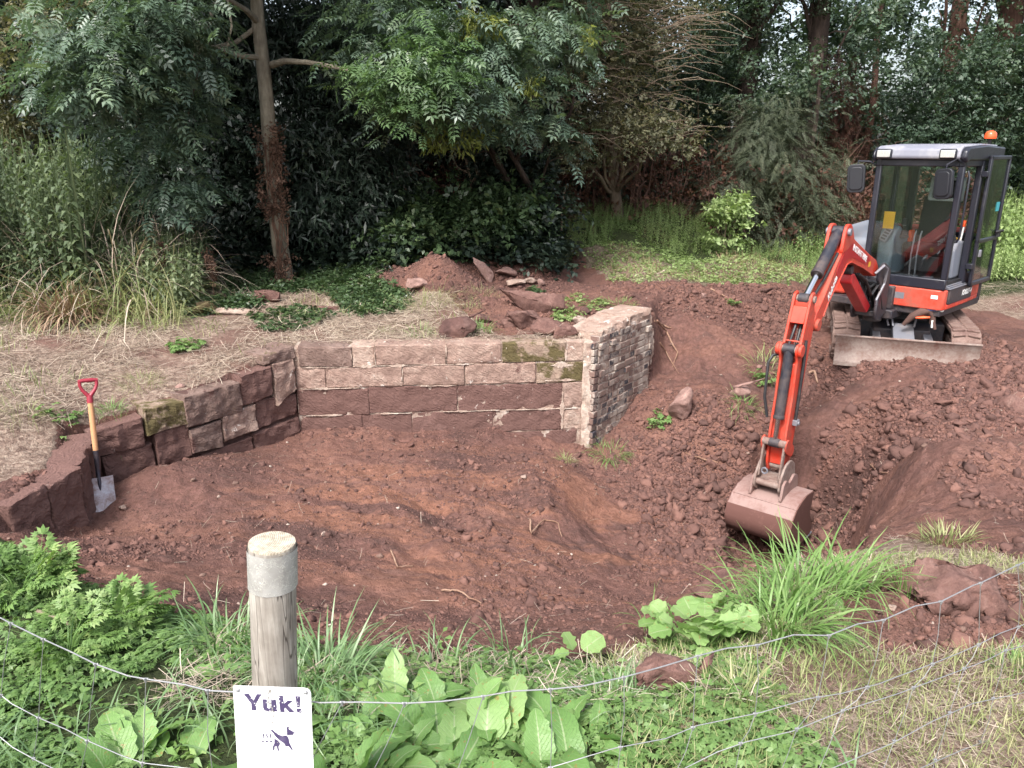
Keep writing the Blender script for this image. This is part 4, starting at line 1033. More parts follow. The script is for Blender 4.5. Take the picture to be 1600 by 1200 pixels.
# ================================================================== SPADE
def spade():
    g_ = on(160, 802); tip = Vector(g_) + Vector((0, .01, -.035)); dr = Vector(ray(137, 594)).normalized(); e_ = Vector((0, 0, EYE)); k_ = min((abs((e_ + dr * (q / 100) - tip).length - 1.0), q / 100) for q in range(560, 620))[1] if False else None
    q0 = min(range(450, 640), key=lambda q: (e_ + dr * (q / 100) - tip).length); q1 = next((q for q in range(q0, 700) if (e_ + dr * (q / 100) - tip).length > 1.0), q0); top = e_ + dr * (q1 / 100)
    zax = (top - tip).normalized(); viewd = (Vector((0, 0, EYE)) - tip).normalized()
    yax = (viewd - zax * viewd.dot(zax)).normalized(); xax = yax.cross(zax)
    m = Matrix.Identity(4)
    for i in range(3): m[i][0] = xax[i]; m[i][1] = yax[i]; m[i][2] = zax[i]; m[i][3] = tip[i]
    root = empty('spade'); root.matrix_world = Matrix.Translation(tip); root.location = tip
    tag(root, 'garden spade with red handle stuck upright in the soil by the left bank', 'spade')
    M0 = Matrix.Translation(-tip) @ m @ Matrix.Rotation(rad(6), 4, 'Z')
    Ln = (top - tip).length
    # blade: curved sheet
    b = MB(M0); nx, nz = 8, 8; vs = []; w = .093
    for s_ in (0, 1):
        for k in range(nz + 1):
            for i in range(nx + 1):
                a = i / nx * 2 - 1; t = k / nz
                x = a * w * (1 + .03 * t); y = -.016 * a * a + .035 * (1 - t) ** 2 - (s_ * .004) - .012 * t
                z = t * .275 + (.006 * a * a if k == 0 else 0) + (.006 * mnoise.noise(Vector((a * 5, 1, 0))) if k == 0 else 0)
                vs.append((x, y, z))
    n1 = (nx + 1) * (nz + 1); fs = []
    for k in range(nz):
        for i in range(nx):
            a = k * (nx + 1) + i
            fs += [(a, a+1, a+nx+2, a+nx+1), (n1+a, n1+a+nx+1, n1+a+nx+2, n1+a+1)]
    for i in range(nx):
        fs += [(i, n1+i, n1+i+1, i+1), (nz*(nx+1)+i, nz*(nx+1)+i+1, n1+nz*(nx+1)+i+1, n1+nz*(nx+1)+i)]
    for k in range(nz):
        a = k * (nx+1); fs += [(a, a+nx+1, n1+a+nx+1, n1+a), (a+nx, n1+a+nx, n1+a+2*nx+1, a+2*nx+1)]
    b.add(vs, fs); b.build('blade', 'spade_steel', root, smooth=True)
    b = MB(M0); b.tube([(0, -.010, .17), (0, -.012, .24), (0, -.028, .29), (0, -.022, .36), (0, -.014, .48)], [.006, .014, .016, .0175, .0195], 12); b.build('socket', 'spade_socket', root, smooth=True)
    b = MB(M0); b.tube([(0, -.014, .48), (0, -.008, .60), (0, -.003, .74), (0, 0, Ln - .155)], [.0185, .0195, .0195, .018], 14); b.build('shaft', 'wood_shaft', root, smooth=True)
    b = MB(M0); z0 = Ln - .165
    b.tube([(0, 0, z0), (0, 0, z0 + .03), (0, 0, z0 + .055)], [.0215, .021, .019], 14)
    for s in (-1, 1):
        b.tube([(0, 0, z0 + .035), (s * .014, 0, z0 + .06), (s * .042, 0, z0 + .095), (s * .055, 0, z0 + .13), (s * .054, 0, z0 + .158)], [.017, .015, .0125, .0115, .013], 12)
    b.tube([(-.064, 0, z0 + .160), (-.03, 0, z0 + .164), (.03, 0, z0 + .164), (.064, 0, z0 + .160)], [.0125, .0150, .0150, .0125], 12)
    b.build('grip', 'grip_red', root, smooth=True)
spade()

# ================================================================== POST, SIGN, WIRE FENCE
PX, PY = atz(425, 848, .92)[:2]
PBOT = Vector((PX - .072, PY - .0, -.10)); PTOP = Vector((PX, PY, .92)); PR = .0485
def post():
    root = empty('fence_post', (PBOT.x, PBOT.y, -.1)); tag(root, 'round weathered timber fence post with a pale wrapped head', 'post')
    ax = (PTOP - PBOT); Ln = ax.length; q = ax.to_track_quat('Z', 'Y').to_matrix().to_4x4()
    def cylm(z0, z1, r, n=40, seed=1, cap=True, wob=.0016):
        b = MB(q); prof = []; vs = []; K = 24
        for k in range(K + 1):
            z = z0 + (z1 - z0) * k / K
            for j in range(n):
                a = 2 * PI * j / n; rr_ = r + wob * mnoise.noise(Vector((math.cos(a) * 2.5, math.sin(a) * 2.5, z * 3 + seed))) - (z1 - z) * .002
                vs.append((rr_ * math.cos(a), rr_ * math.sin(a), z))
        fs = [(k*n + j, k*n + (j+1) % n, (k+1)*n + (j+1) % n, (k+1)*n + j) for k in range(K) for j in range(n)]
        b.add(vs, fs); return b
    o = cylm(0, Ln - .002, PR).build('timber', 'post_wood', root, smooth=True)
    b = cylm(Ln - .098, Ln - .008, PR + .0018, wob=.0022, seed=4); b.build('head_wrap', 'weathered_wrap', root, smooth=True)
    b = MB(q); n = 40; vs = [(0, 0, Ln + .004)]
    for rr_, zz in ((.5, .003), (.97, .0015), (1.0, -.006)):
        for j in range(n):
            a = 2 * PI * j / n; k = 1 + .02 * mnoise.noise(Vector((math.cos(a) * 2, math.sin(a) * 2, 3)))
            vs.append((PR * rr_ * k * math.cos(a), PR * rr_ * k * math.sin(a), Ln + zz))
    fs = [(0, 1 + j, 1 + (j+1) % n) for j in range(n)] + [(1 + r*n + j, 1 + (r+1)*n + j, 1 + (r+1)*n + (j+1) % n, 1 + r*n + (j+1) % n) for r in range(2) for j in range(n)]
    b.add(vs, fs); b.build('sawn_top', 'post_end', root, smooth=True)
    # the knot
    b = MB(q); b.lathe([(.0005, 0), (.004, .0006), (.006, .0)], 10, Matrix.Translation((.014, -PR - .0012, Ln - .255)) @ Matrix.Rotation(rad(90), 4, 'X')); b.build('knot', 'bark_dark', root)
post()

def sign():
    """small plate wired to the fence in front of the post"""
    y = PY - PR - .055
    tl = Vector(aty(363, 1072, y)); tr = Vector(aty(486, 1076, y))
    w = (tr - tl).length; h = .235
    c = (tl + tr) / 2
    root = empty('dog_sign', c); tag(root, 'white sign reading Yuk! and a dog, hung on the fence below the post', 'sign')
    root.rotation_euler = (rad(-6), rad(.8), rad(-2))
    W = w / 2
    b = MB(); r = .012; pts = []
    for cx, cz, a0 in ((W - r, -r, 0), (-W + .003, -.003, 90), (-W + .003, -h + .003, 180), (W - .003, -h + .003, 270)):
        rr_ = r if a0 == 0 else .003
        for k in range(5): a = rad(a0 + k * 22.5); pts.append((cx + rr_ * math.cos(a), cz + rr_ * math.sin(a)))
    b.prism(pts, 0, .0025); b.build('plate', 'sign_white', root)
    f = -.0012
    def flat(poly, name, mat, dy=0.0):
        b = MB(); b.prism(poly, f - dy, f + .0008 - dy); return b.build(name, mat, root)
    s = w / 1.0
    def U(x, z): return (x * s - W, -z * s)      # unit square -> plate
    # letters, drawn as solid shapes in plate units (0..1)
    def L_(pl): return [U(a, b_) for a, b_ in pl]
    def letter(polys):
        b = MB()
        for i, pl in enumerate(polys): b.prism(L_(pl), f - .0002 * i, f + .0008)
        return b
    ax = lambda x: .02 + x
    Yl = [[(.135,.10),(.20,.10),(.258,.195),(.305,.10),(.365,.10),(.285,.235),(.285,.33),(.228,.33),(.228,.235)]]
    ul = [[(.375,.17),(.43,.17),(.43,.285),(.45,.30),(.487,.285),(.487,.17),(.545,.17),(.56,.335),(.505,.335),(.50,.318),(.45,.34),(.395,.325),(.378,.29)]]
    kl = [[(.585,.11),(.64,.11),(.648,.225),(.70,.175),(.765,.175),(.695,.24),(.785,.34),(.715,.34),(.665,.275),(.65,.288),(.653,.34),(.598,.34)]]
    el = [[(.80,.11),(.862,.11),(.852,.262),(.818,.262)], [(.812,.285),(.868,.285),(.872,.338),(.816,.338)]]
    b = MB()
    for gl in (Yl, ul, kl, el):
        for pl in gl: b.prism(L_(pl), f, f + .0008)
    b.build('lettering', 'sign_ink', root)
    dog = [
      [(.535,.60),(.56,.625),(.60,.655),(.64,.672),(.665,.66),(.69,.668),(.705,.70),(.712,.75),(.745,.83),(.735,.835),(.70,.785),(.67,.79),(.655,.755),(.60,.715),(.565,.675),(.54,.635),(.515,.60)],
      [(.69,.655),(.688,.60),(.69,.56),(.715,.563),(.705,.585),(.735,.60),(.775,.625),(.77,.632),(.75,.635),(.76,.65),(.735,.652)],
      [(.552,.705),(.585,.722),(.61,.755),(.60,.785),(.588,.80),(.60,.845),(.583,.845),(.572,.79),(.55,.80),(.545,.84),(.53,.845),(.53,.80),(.55,.76)]]
    b = MB()
    for pl in dog: b.prism(L_([(.60 + (x - .63) * 1.22, .735 + (z - .71) * 1.22) for x, z in pl]), f, f + .0008)
    for x in (.36, .405, .45):
        b.prism(L_([(x,.66),(x+.012,.655),(x+.006,.68),(x+.014,.70),(x+.008,.728),(x-.002,.728),(x+.004,.705),(x-.006,.685)]), f, f + .0008)
    for x in (.345, .40, .455): b.prism(L_([(x-.015,.770),(x,.760),(x+.02,.768),(x+.022,.778),(x,.782)]), f, f + .0008)
    b.build('dog_symbol', 'sign_ink', root)
    b = MB(); n = 64; R_, cx, cz = .30, .56, .80
    for k in range(n):
        a0, a1 = 2*PI*k/n, 2*PI*(k+1)/n
        b.prism(L_([(cx + R_*math.cos(a0), cz + R_*math.sin(a0)), (cx + R_*math.cos(a1), cz + R_*math.sin(a1)), (cx + (R_+.007)*math.cos(a1), cz + (R_+.007)*math.sin(a1)), (cx + (R_+.007)*math.cos(a0), cz + (R_+.007)*math.sin(a0))]), f + .0004, f + .0010)
    b.build('ring', 'sign_faint', root)
    rr = random.Random(9); b = MB()
    for i in range(90):                                   # worn scrape down the middle
        t = rr.random(); x = .475 - .03 * math.sin(t * 7) + rr.gauss(0, .013); z = .03 + t * .52
        q = rr.uniform(.004, .011); b.prism(L_([(x - q*.5, z), (x, z - q), (x + q*.5, z), (x + q*.2, z + q*1.2)]), f - .0005, f + .0004)
    for i in range(26):
        x, z = rr.uniform(.05, .95), rr.uniform(.05, 1.6); q = rr.uniform(.003, .007); b.prism(L_([(x - q, z), (x, z - q), (x + q, z), (x, z + q)]), f - .0005, f + .0004)
    tag(b.build('scrapes', 'sign_scrape', root), kind='stuff')
    b = MB()
    for i in range(34):
        x, z = rr.uniform(.14, .86), rr.uniform(.11, .33); q = rr.uniform(.004, .009)
        if abs(x - .47) < .03: q *= 1.7
        b.prism(L_([(x - q, z), (x, z - q*.8), (x + q*.7, z), (x, z + q)]), f - .0009, f + .0004)
    b.build('chipped_paint', 'sign_white', root)
    for x in (.065, .94):
        b = MB(); b.lathe([(.004, 0), (.004, .003), (.002, .005)], 10, Matrix.Translation((x * s - W, -.001, -.045 * s)) @ Matrix.Rotation(rad(90), 4, 'X')); b.build('screw', 'galv_wire', root)
    return y
sign()

def fence():
    root = empty('wire_fence', (PX, PY, 0)); tag(root, 'sagging galvanised stock wire fence in front of the weeds', 'fence')
    # plan of the fence sheet: photo columns of the top wire at 0.60 m
    TOPW_ = [(-260,905),(-120,935),(0,965),(17,974),(68,999),(110,1018),(150,1038),(200,1056),(228,1061),(290,1070),(325,1079),(363,1081),(425,1088),(500,1098),(560,1097),(632,1099),(690,1096),(755,1088),(800,1080),(860,1077),(910,1072),(975,1058),(1030,1043),(1090,1025),(1135,1013),(1183,1008),(1240,992),(1295,993),(1340,975),(1380,969),(1430,947),(1470,940),(1520,915),(1532,911),(1590,883),(1640,862),(1760,815),(1900,770),(2080,712),(2300,640)]
    off = Vector((-PX, -PY, 0))
    def zt(u): return .60 - .00002 * abs(u - 600)
    T = [(u, Vector(atz(u, v, zt(u)))) for u, v in TOPW_]
    def plan(u, v):
        """point of the fence sheet (vertical below the top wire) seen at a photo point"""
        r = ray(u, v)
        best = None
        for (ua, a), (ub, b) in zip(T[:-1], T[1:]):
            d = Vector((b.x - a.x, b.y - a.y)); n = Vector((-d.y, d.x)); den = n.x * r[0] + n.y * r[1]
            if abs(den) < 1e-9: continue
            t = (n.x * a.x + n.y * a.y) / den
            p = Vector((r[0] * t, r[1] * t)); s = (p - Vector((a.x, a.y))).dot(d) / d.length_squared
            if t > 0 and -.001 <= s <= 1.001: best = Vector((p.x, p.y, EYE + r[2] * t)); break
        return best
    b = MB(Matrix.Translation(off)); b.tube([t[1] for t in T], .0016, 8)
    b.build('top_wire', 'galv_wire', root, smooth=True)
    rows = [
      [(-120,1030),(0,1082),(20,1098),(60,1119),(105,1138),(137,1155),(190,1178),(224,1190),(300,1199),(372,1206),(500,1214),(640,1216),(745,1214),(800,1210),(860,1197),(960,1167),(1040,1152),(1088,1132),(1190,1111),(1262,1090),(1313,1082),(1372,1067),(1400,1056),(1455,1036),(1500,1018),(1527,1006),(1562,988),(1600,974),(1700,930),(1900,856),(2080,790),(2280,712)],
      [(-60,1118),(0,1147),(22,1165),(60,1186),(100,1205),(200,1240),(400,1262),(600,1268),(800,1262),(960,1236),(1064,1200),(1120,1172),(1166,1156),(1236,1140),(1316,1108),(1400,1082),(1470,1056),(1537,1031),(1566,1016),(1600,1006),(1700,965),(1900,890),(2080,824),(2280,746)],
      [(800,1330),(1000,1290),(1190,1225),(1288,1201),(1392,1158),(1454,1124),(1518,1096),(1600,1079),(1700,1040),(1900,958),(2080,886),(2280,800)],
      [(1180,1292),(1300,1250),(1424,1201),(1500,1168),(1560,1146),(1600,1133),(1700,1095),(1900,1010),(2080,934),(2280,846)],
      [(1400,1260),(1480,1222),(1530,1202),(1600,1186),(1700,1150),(1900,1062),(2080,984),(2280,892)]]
    R3 = []
    b = MB(Matrix.Translation(off))
    for ri, r in enumerate(rows):
        pts = []
        for u, v in r:
            p = plan(u, v)
            if p is not None: pts.append(p + Vector((0, -.004 - .002 * ri, 0)))
        R3.append((r, pts))
        if len(pts) > 1: b.tube(pts, .0012, 6)
    # stays: broken verticals with wrapped joints
    def interp(r, u):
        us = [p[0] for p in r]; return float(np.interp(u, us, [p[1] for p in r])) if us[0] <= u <= us[-1] else None
    knots = [-60, 17, 68, 150, 228, 325, 535, 632, 755, 860, 975, 1090, 1183, 1295, 1380, 1470, 1532, 1590, 1650, 1725, 1800, 1880, 1960, 2040, 2130, 2220]
    slide = [-4, -14, -6, -12, -4, 8, -60, -55, -45, 0, -6, -8, -4, -18, -26, -14, -4, 0, 10, 0, -4, 4, 0, -3, 2, 0]
    jn = []
    for kk, (u, ds) in enumerate(zip(knots, slide)):
        v = interp(TOPW_, u); prev = plan(u, v); jn.append(prev)
        cu = u
        for ri, r in enumerate(rows):
            cu2 = cu + ds * (1 if ri == 0 else .9); 
            vv = interp(r, cu2)
            if vv is None: break
            p = plan(cu2, vv)
            if p is None: break
            q = p + Vector((0, -.004, 0)); mid = (prev + q) / 2 + Vector((RNG.uniform(-.004, .004), -.006, 0))
            b.tube([prev, mid, q], .00095, 6); jn.append(q); prev = q; cu = cu2
            if ri == 0: ds = ds * .8 - (22 if u > 1000 else 4)
    for p in jn:
        if p is None: continue
        b.tube([p + Vector((-.005, 0, 0)), p + Vector((.005, 0, 0))], .0029, 7)
        b.tube([p + Vector((0, -.002, -.006)), p + Vector((0, -.003, .004))], .0026, 6)
    b.build('net_wires', 'galv_wire', root, smooth=True)
fence()

# ================================================================== EXCAVATOR   (x forward, y its left = away from the pit, z up)
HD = rad(47)
EX = Vector((4.49, 8.81, -.52))
def excavator():
    root = empty('mini_excavator', EX, math.atan2(-math.cos(HD), -math.sin(HD)))
    tag(root, 'orange and black mini digger with a glazed cab, its bucket down in the trench', 'excavator')
    W = Matrix.Translation(EX) @ Matrix.Rotation(math.atan2(-math.cos(HD), -math.sin(HD)), 4, 'Z'); Wi = W.inverted()
    def text(body, size, mtx, mat, parent, bold=.012, shear=0.0):
        c = bpy.data.curves.new('lettering', 'FONT'); c.body = body; c.size = size; c.extrude = .0008; c.offset = bold * size; c.shear = shear
        c.align_x = 'CENTER'; c.align_y = 'CENTER'
        t = bpy.data.objects.new('tmp', c); COL.objects.link(t); bpy.context.view_layer.update()
        me = bpy.data.meshes.new_from_object(t.evaluated_get(bpy.context.evaluated_depsgraph_get())); bpy.data.objects.remove(t)
        me.materials.clear(); o = link('lettering', me, mat, parent); o.matrix_local = mtx; return o
    def side_mtx(x, y, z, tilt=0.0):
        m = Matrix(((-1, 0, 0, x), (0, 0, 1, y), (0, 1, 0, z), (0, 0, 0, 1)))
        return m @ Matrix.Rotation(tilt, 4, 'Z')
    # ---- undercarriage
    MU = Matrix.Rotation(rad(27), 4, 'Z')
    for s in (-1, 1):
        cy = s * .605; hl, r = .80, .205
        def stad(rad_, n=14):
            pts = []
            for k in range(n + 1): a = -PI/2 + PI * k / n; pts.append((hl + rad_ * math.cos(a), .225 + rad_ * math.sin(a)))
            for k in range(n + 1): a = PI/2 + PI * k / n; pts.append((-hl + rad_ * math.cos(a), .225 + rad_ * math.sin(a)))
            return pts
        o_, i_ = stad(r), stad(r - .045); n = len(o_)
        b = MB(MU); y0, y1 = cy - .145, cy + .145
        vs = [(x, y0, z) for x, z in o_] + [(x, y1, z) for x, z in o_] + [(x, y0, z) for x, z in i_] + [(x, y1, z) for x, z in i_]
        fs = []
        for i in range(n):
            j = (i + 1) % n
            fs += [(i, j, n + j, n + i), (2*n + i, 3*n + i, 3*n + j, 2*n + j), (i, 2*n + i, 2*n + j, j), (n + i, n + j, 3*n + j, 3*n + i)]
        b.add(vs, fs)
        # lugs
        per = []; P = o_ + [o_[0]]
        acc = 0; nxt = 0
        for (xa, za), (xb, zb) in zip(P[:-1], P[1:]):
            d = math.hypot(xb - xa, zb - za)
            while nxt < acc + d:
                t = (nxt - acc) / d; per.append((xa + (xb-xa)*t, za + (zb-za)*t, math.atan2(zb-za, xb-xa))); nxt += .085
            acc += d
        for x, z, a in per:
            m = Matrix.Translation((x, cy, z)) @ Matrix.Rotation(-a, 4, 'Y')
            for q in (-1, 1): b.box(-.018, .018, q * .075 - .062, q * .075 + .062, -.022, .004, m @ Matrix.Rotation(q * .22, 4, 'Z'))
        tr = b.build('track', 'track_rubber', root, bevel=.006)
        b = MB(MU); b.box(-.74, .74, cy - .06, cy + .06, .14, .32); b.box(-.62, .62, cy - .10, cy + .10, .20, .27)
        b.build('track_frame', 'muddy_steel', tr, bevel=.01)
        b = MB(MU)
        b.cyl((hl, cy - .06, .225), (hl, cy + .06, .225), .155, n=24); b.cyl((hl, cy - .09, .225), (hl, cy + .09, .225), .06, n=16)
        b.build('idler_wheel', 'muddy_steel', tr, bevel=.008)
        b = MB(MU)
        b.cyl((-hl, cy - .05, .225), (-hl, cy + .05, .225), .150, n=11); b.cyl((-hl, cy - .10, .225), (-hl, cy + .10, .225), .085, n=18)
        b.build('sprocket', 'muddy_steel', tr, bevel=.008)
        b = MB(MU)
        for k in range(4):
            x = -.48 + k * .32; b.cyl((x, cy - .11, .115), (x, cy + .11, .115), .065, n=16)
        b.build('rollers', 'muddy_steel', tr, bevel=.006)
    b = MB(MU); b.box(-.42, .48, -.46, .46, .20, .40); b.box(-.30, .30, -.30, .30, .38, .50); b.prism([(.46,.22),(.62,.22),(.62,.34),(.46,.40)], -.30, .30)
    b.build('lower_frame', 'black_paint', root, bevel=.012)
    b = MB(); b.cyl((0, 0, .46), (0, 0, .60), .34, n=36); b.cyl((0, 0, .50), (0, 0, .56), .37, n=36); b.build('slew_ring', 'black_paint', root, bevel=.006)
    # blade
    b = MB(MU); prof = []
    for k in range(9):
        t = k / 8; prof.append((1.145 + .05 * (2*t - 1)**2, .015 + .325 * t))
    back = [(x - .022, z) for x, z in prof]
    b.prism(prof + back[::-1], -.72, .72); bl = b.build('dozer_blade', 'muddy_steel', root, bevel=.004)
    b = MB(MU); b.box(1.17, 1.205, -.72, .72, .0, .05); b.build('cutting_edge', 'muddy_steel', bl, bevel=.004)
    b = MB(MU); b.box(1.165, 1.20, -.722, .722, .335, .352); b.build('top_rail', 'muddy_steel', bl, bevel=.004)
    for y in (-.27, .27):
        b = MB(MU); b.prism([(.45,.20),(.60,.17),(1.13,.10),(1.13,.22),(.62,.30),(.45,.32)], y - .045, y + .045); b.build('blade_arm', 'grey_steel', bl, bevel=.008)
    b = MB(MU); b.prism([(.58,.34),(1.02,.17),(1.06,.22),(.64,.42)], -.11, .11); b.build('cylinder_guard', 'grey_steel', bl, bevel=.01)
    b = MB(MU); b.cyl((.50, 0, .36), (.95, 0, .20), .05, n=16); b.cyl((.9, 0, .22), (1.12, 0, .15), .025, n=12); b.build('blade_cylinder', 'black_paint', bl, bevel=.004)
    for y, k in ((-.14, 0), (-.20, .04), (.13, 0)):
        b = MB(MU); b.tube([(.52, y, .44), (.60, y, .50 - k), (.70, y * .9, .47), (.74, y * .8, .40)], .012, 8); b.build('hydraulic_hose', 'grey_steel', bl, smooth=True)
    # ---- upper deck
    b = MB(); b.prism_z([(.66,-.66),(.70,-.2),(.72,.2),(.70,.70),(-.5,.72),(-.86,.52),(-.98,.2),(-.98,-.2),(-.86,-.52),(-.5,-.70),(.4,-.70)], .57, .655); b.build('deck', 'black_paint', root, bevel=.01)
    # orange skirt under the cab: front and left side, rounded tail
    sk = []
    def ring(poly, z0, z1, th, name, mat, parent=root, bev=.012, close=False):
        b = MB(); n = len(poly); inn = []
        for i, (x, y) in enumerate(poly):
            a = Vector(poly[max(i-1, 0)]); c = Vector(poly[min(i+1, n-1)]); d = (c - a).normalized(); nr = Vector((-d.y, d.x))
            inn.append((x + nr.x * th, y + nr.y * th))
        vs = [(x, y, z0) for x, y in poly] + [(x, y, z1) for x, y in poly] + [(x, y, z0) for x, y in inn] + [(x, y, z1) for x, y in inn]
        fs = []
        for i in range(n - 1): fs += [(i, i+1, n+i+1, n+i), (2*n+i, 3*n+i, 3*n+i+1, 2*n+i+1), (n+i, n+i+1, 3*n+i+1, 3*n+i), (i, 2*n+i, 2*n+i+1, i+1)]
        fs += [(0, n, 3*n, 2*n), (n-1, 3*n-1, 4*n-1, 2*n-1)]
        b.add(vs, fs); return b.build(name, mat, parent, bevel=bev)
    fr = ring([(.745, .12), (.745, .60), (.735, .67), (.70, .725), (.64, .735)], .645, .865, .05, 'front_skirt', 'orange_paint')
    lo = ring([(.64, .735), (.0, .735), (-.40, .72), (-.52, .69), (-.62, .63)], .645, .70, .05, 'side_skirt', 'orange_paint')
    ring([(.60, .742), (.0, .742), (-.12, .741)], .700, .868, .05, 'step_panel', 'black_paint', bev=.008)
    b = MB()
    for k in range(3): b.box(.10, .62, .60, .748 - .02 * k, .868 + .014 * k, .877 + .014 * k)
    b.build('door_step', 'grey_steel', root, bevel=.003)
    ring([(-.12, .735), (-.40, .725), (-.56, .67), (-.74, .55), (-.86, .38)], .70, .96, .05, 'tail_panel', 'orange_paint')
    ring([(-.50, .73), (-.62, .665), (-.80, .53), (-.92, .36), (-.99, .1), (-.99, -.1), (-.92, -.36), (-.80, -.53), (-.6, -.68), (-.4, -.72)], .60, .92, .10, 'counterweight', 'black_paint')
    b = MB(); b.prism_z([(-.36,.66),(-.60,.60),(-.78,.46),(-.86,.2),(-.86,-.2),(-.78,-.46),(-.6,-.60),(-.36,-.66)], .90, 1.42); b.build('engine_hood', 'orange_paint', root, bevel=.05, seg=3)
    text('KX027-4', .085, side_mtx(.06, .7435, .785), 'white_sticker', root, .03, .25)
    for name, (y0, y1, z0, z1), mt in (('data_plate', (.20, .32, .73, .80), 'grey_steel'), ('reflector', (.60, .67, .77, .81), 'white_sticker')):
        b = MB(); b.box(.746, .7475, y0, y1, z0, z1); b.build(name, mt, fr)
    # right hand cover
    b = MB(); b.box(.22, .58, -.70, -.42, .66, .93); rc = b.build('side_cover', 'orange_paint', root, bevel=.04, seg=3)
    for q in ((-.66, -.52, .82, .86), (-.66, -.56, .70, .74)): b = MB(); b.box(.581, .583, *q); b.build('reflector', 'white_sticker', rc)
    b = MB(); b.prism([(-.36, .92), (.30, .92), (.42, 1.02), (.40, 1.30), (.20, 1.44), (-.36, 1.48)], -.68, -.24); b.build('tank_hood', 'hood_grey', root, bevel=.05, seg=3)
    b = MB(); b.box(.56, .86, -.16, .26, .50, .60); b.box(.56, .80, -.13, .22, .60, .86); b.cyl((.86, .05, .46), (.86, .05, .66), .10, n=20); b.build('swing_nose', 'black_paint', root, bevel=.012)
    # ---- cab
    cab = MB(); X0, X1, Y0, Y1 = -.36, .70, -.17, .70
    def bar(b, p, q, w=.028, d=.028):
        b.tube([p, q], w, 4) if False else b.cyl(p, q, w, n=8)
    P = []
    b = MB()
    b.box(X1 - .03, X1 + .03, Y0 - .02, Y0 + .045, .98, 2.24); b.box(X1 - .03, X1 + .03, Y1 - .045, Y1 + .02, .98, 2.24)
    b.box(X0 - .03, X0 + .04, Y0 - .02, Y0 + .06, .92, 2.24); b.box(X0 - .03, X0 + .04, Y1 - .06, Y1 + .02, .92, 2.24)
    b.box(.10, .17, Y1 - .045, Y1 + .025, .86, 2.24); b.box(.14, .20, Y0 - .02, Y0 + .03, .92, 2.24)
    b.box(X0 - .03, X1 + .04, Y0 - .02, Y0 + .04, 2.16, 2.25); b.box(X0 - .03, X1 + .04, Y1 - .04, Y1 + .02, 2.16, 2.25)
    b.box(X1 - .03, X1 + .035, Y0, Y1, 2.16, 2.235); b.box(X0 - .03, X0 + .03, Y0, Y1, 2.14, 2.24)
    b.box(X0, X1 - .03, Y0 - .015, Y0 + .03, .88, 1.02)
    b.box(X0 - .03, .14, Y1 - .03, Y1 + .015, .86, 1.0)
    b.box(X0 - .03, X0 + .02, Y0, Y1, .90, 1.40)
    cf = b.build('cab_frame', 'cab_black', root, bevel=.012)
    b = MB(); b.box(X1 - .02, X1 + .034, Y0 - .018, Y1 + .018, .868, .985); b.build('front_panel', 'cab_black', root, bevel=.012)
    b = MB(); b.box(X0, X1 - .02, Y0 + .03, Y1 - .01, .90, .94); b.build('cab_floor', 'hose', root)
    def pane(name, x0, x1, y0, y1, z0, z1, parent=cf):
        b = MB(); b.box(x0, x1, y0, y1, z0, z1); return b.build(name, 'cab_glass', parent)
    pane('windscreen', X1 + .004, X1 + .009, Y0 + .045, Y1 - .045, .99, 2.165)
    pane('side_window', .20, X1 - .03, Y0 - .004, Y0 + .001, 1.02, 2.165)
    pane('side_window', X0 + .04, .14, Y0 - .004, Y0 + .001, 1.02, 2.165)
    pane('rear_window', X0 - .006, X0, Y0 + .06, Y1 - .06, 1.40, 2.14)
    pane('side_window', X0 + .04, .10, Y1 - .005, Y1, 1.0, 2.165)
    # roof
    rp = []
    b = MB(); K = 10
    prof = [(X0 - .06, 2.235), (X1 + .085, 2.235), (X1 + .10, 2.26), (X1 + .085, 2.335), (X1 + .03, 2.372), (.2, 2.395), (X0 + .02, 2.385), (X0 - .06, 2.34)]
    b.prism(prof, Y0 - .01, Y1 - .02); rf = b.build('roof', 'roof_grey', root, bevel=.022, seg=3)
    for (ya, yb) in ((Y1 - .02, Y1 + .045), (Y0 - .05, Y0 - .01)):
        b = MB(); b.prism([(X0 - .07, 2.22), (X1 - .02, 2.22), (X1 + .06, 2.20), (X1 + .10, 2.25), (X1 + .085, 2.32), (X1 + .02, 2.36), (.2, 2.382), (X0 - .07, 2.36)], ya, yb); b.build('roof_edge', 'cab_black', rf, bevel=.02, seg=3)
    for y in (-.085, .565):
        b = MB(); b.box(X1 + .085, X1 + .125, y - .085, y + .085, 2.238, 2.342); hl_ = b.build('headlight', 'cab_black', root, bevel=.022, seg=3)
        b = MB(); b.box(X1 + .118, X1 + .132, y - .070, y + .070, 2.252, 2.328); b.build('lens', 'lamp_glass', hl_, bevel=.02, seg=3)
    def rounded(hx, hz, r):
        out = []
        for cx, cz, a0 in ((hx - r, hz - r, 0), (-hx + r, hz - r, 90), (-hx + r, -hz + r, 180), (hx - r, -hz + r, 270)):
            for k in range(6): a = rad(a0 + k * 18); out.append((cx + r * math.cos(a), cz + r * math.sin(a)))
        return out
    # mirrors
    for (mx, my, mz, ax, ay, az, rz) in ((.80, -.36, 2.02, X1, Y0 - .01, 2.16, .25), (.84, .58, 1.99, X1 + .05, Y1 + .01, 2.20, -.2)):
        R = Matrix.Translation((mx, my, mz)) @ Matrix.Rotation(rz, 4, 'Z') @ Matrix.Rotation(rad(4), 4, 'X')
        b = MB(); b.prism(rounded(.094, .155, .05), -.02, .024, R @ Matrix.Rotation(-PI/2, 4, 'Z')); b.prism(rounded(.070, .125, .04), .018, .038, R @ Matrix.Rotation(-PI/2, 4, 'Z')); mr = b.build('mirror', 'mirror_back', root, bevel=.008, seg=3)
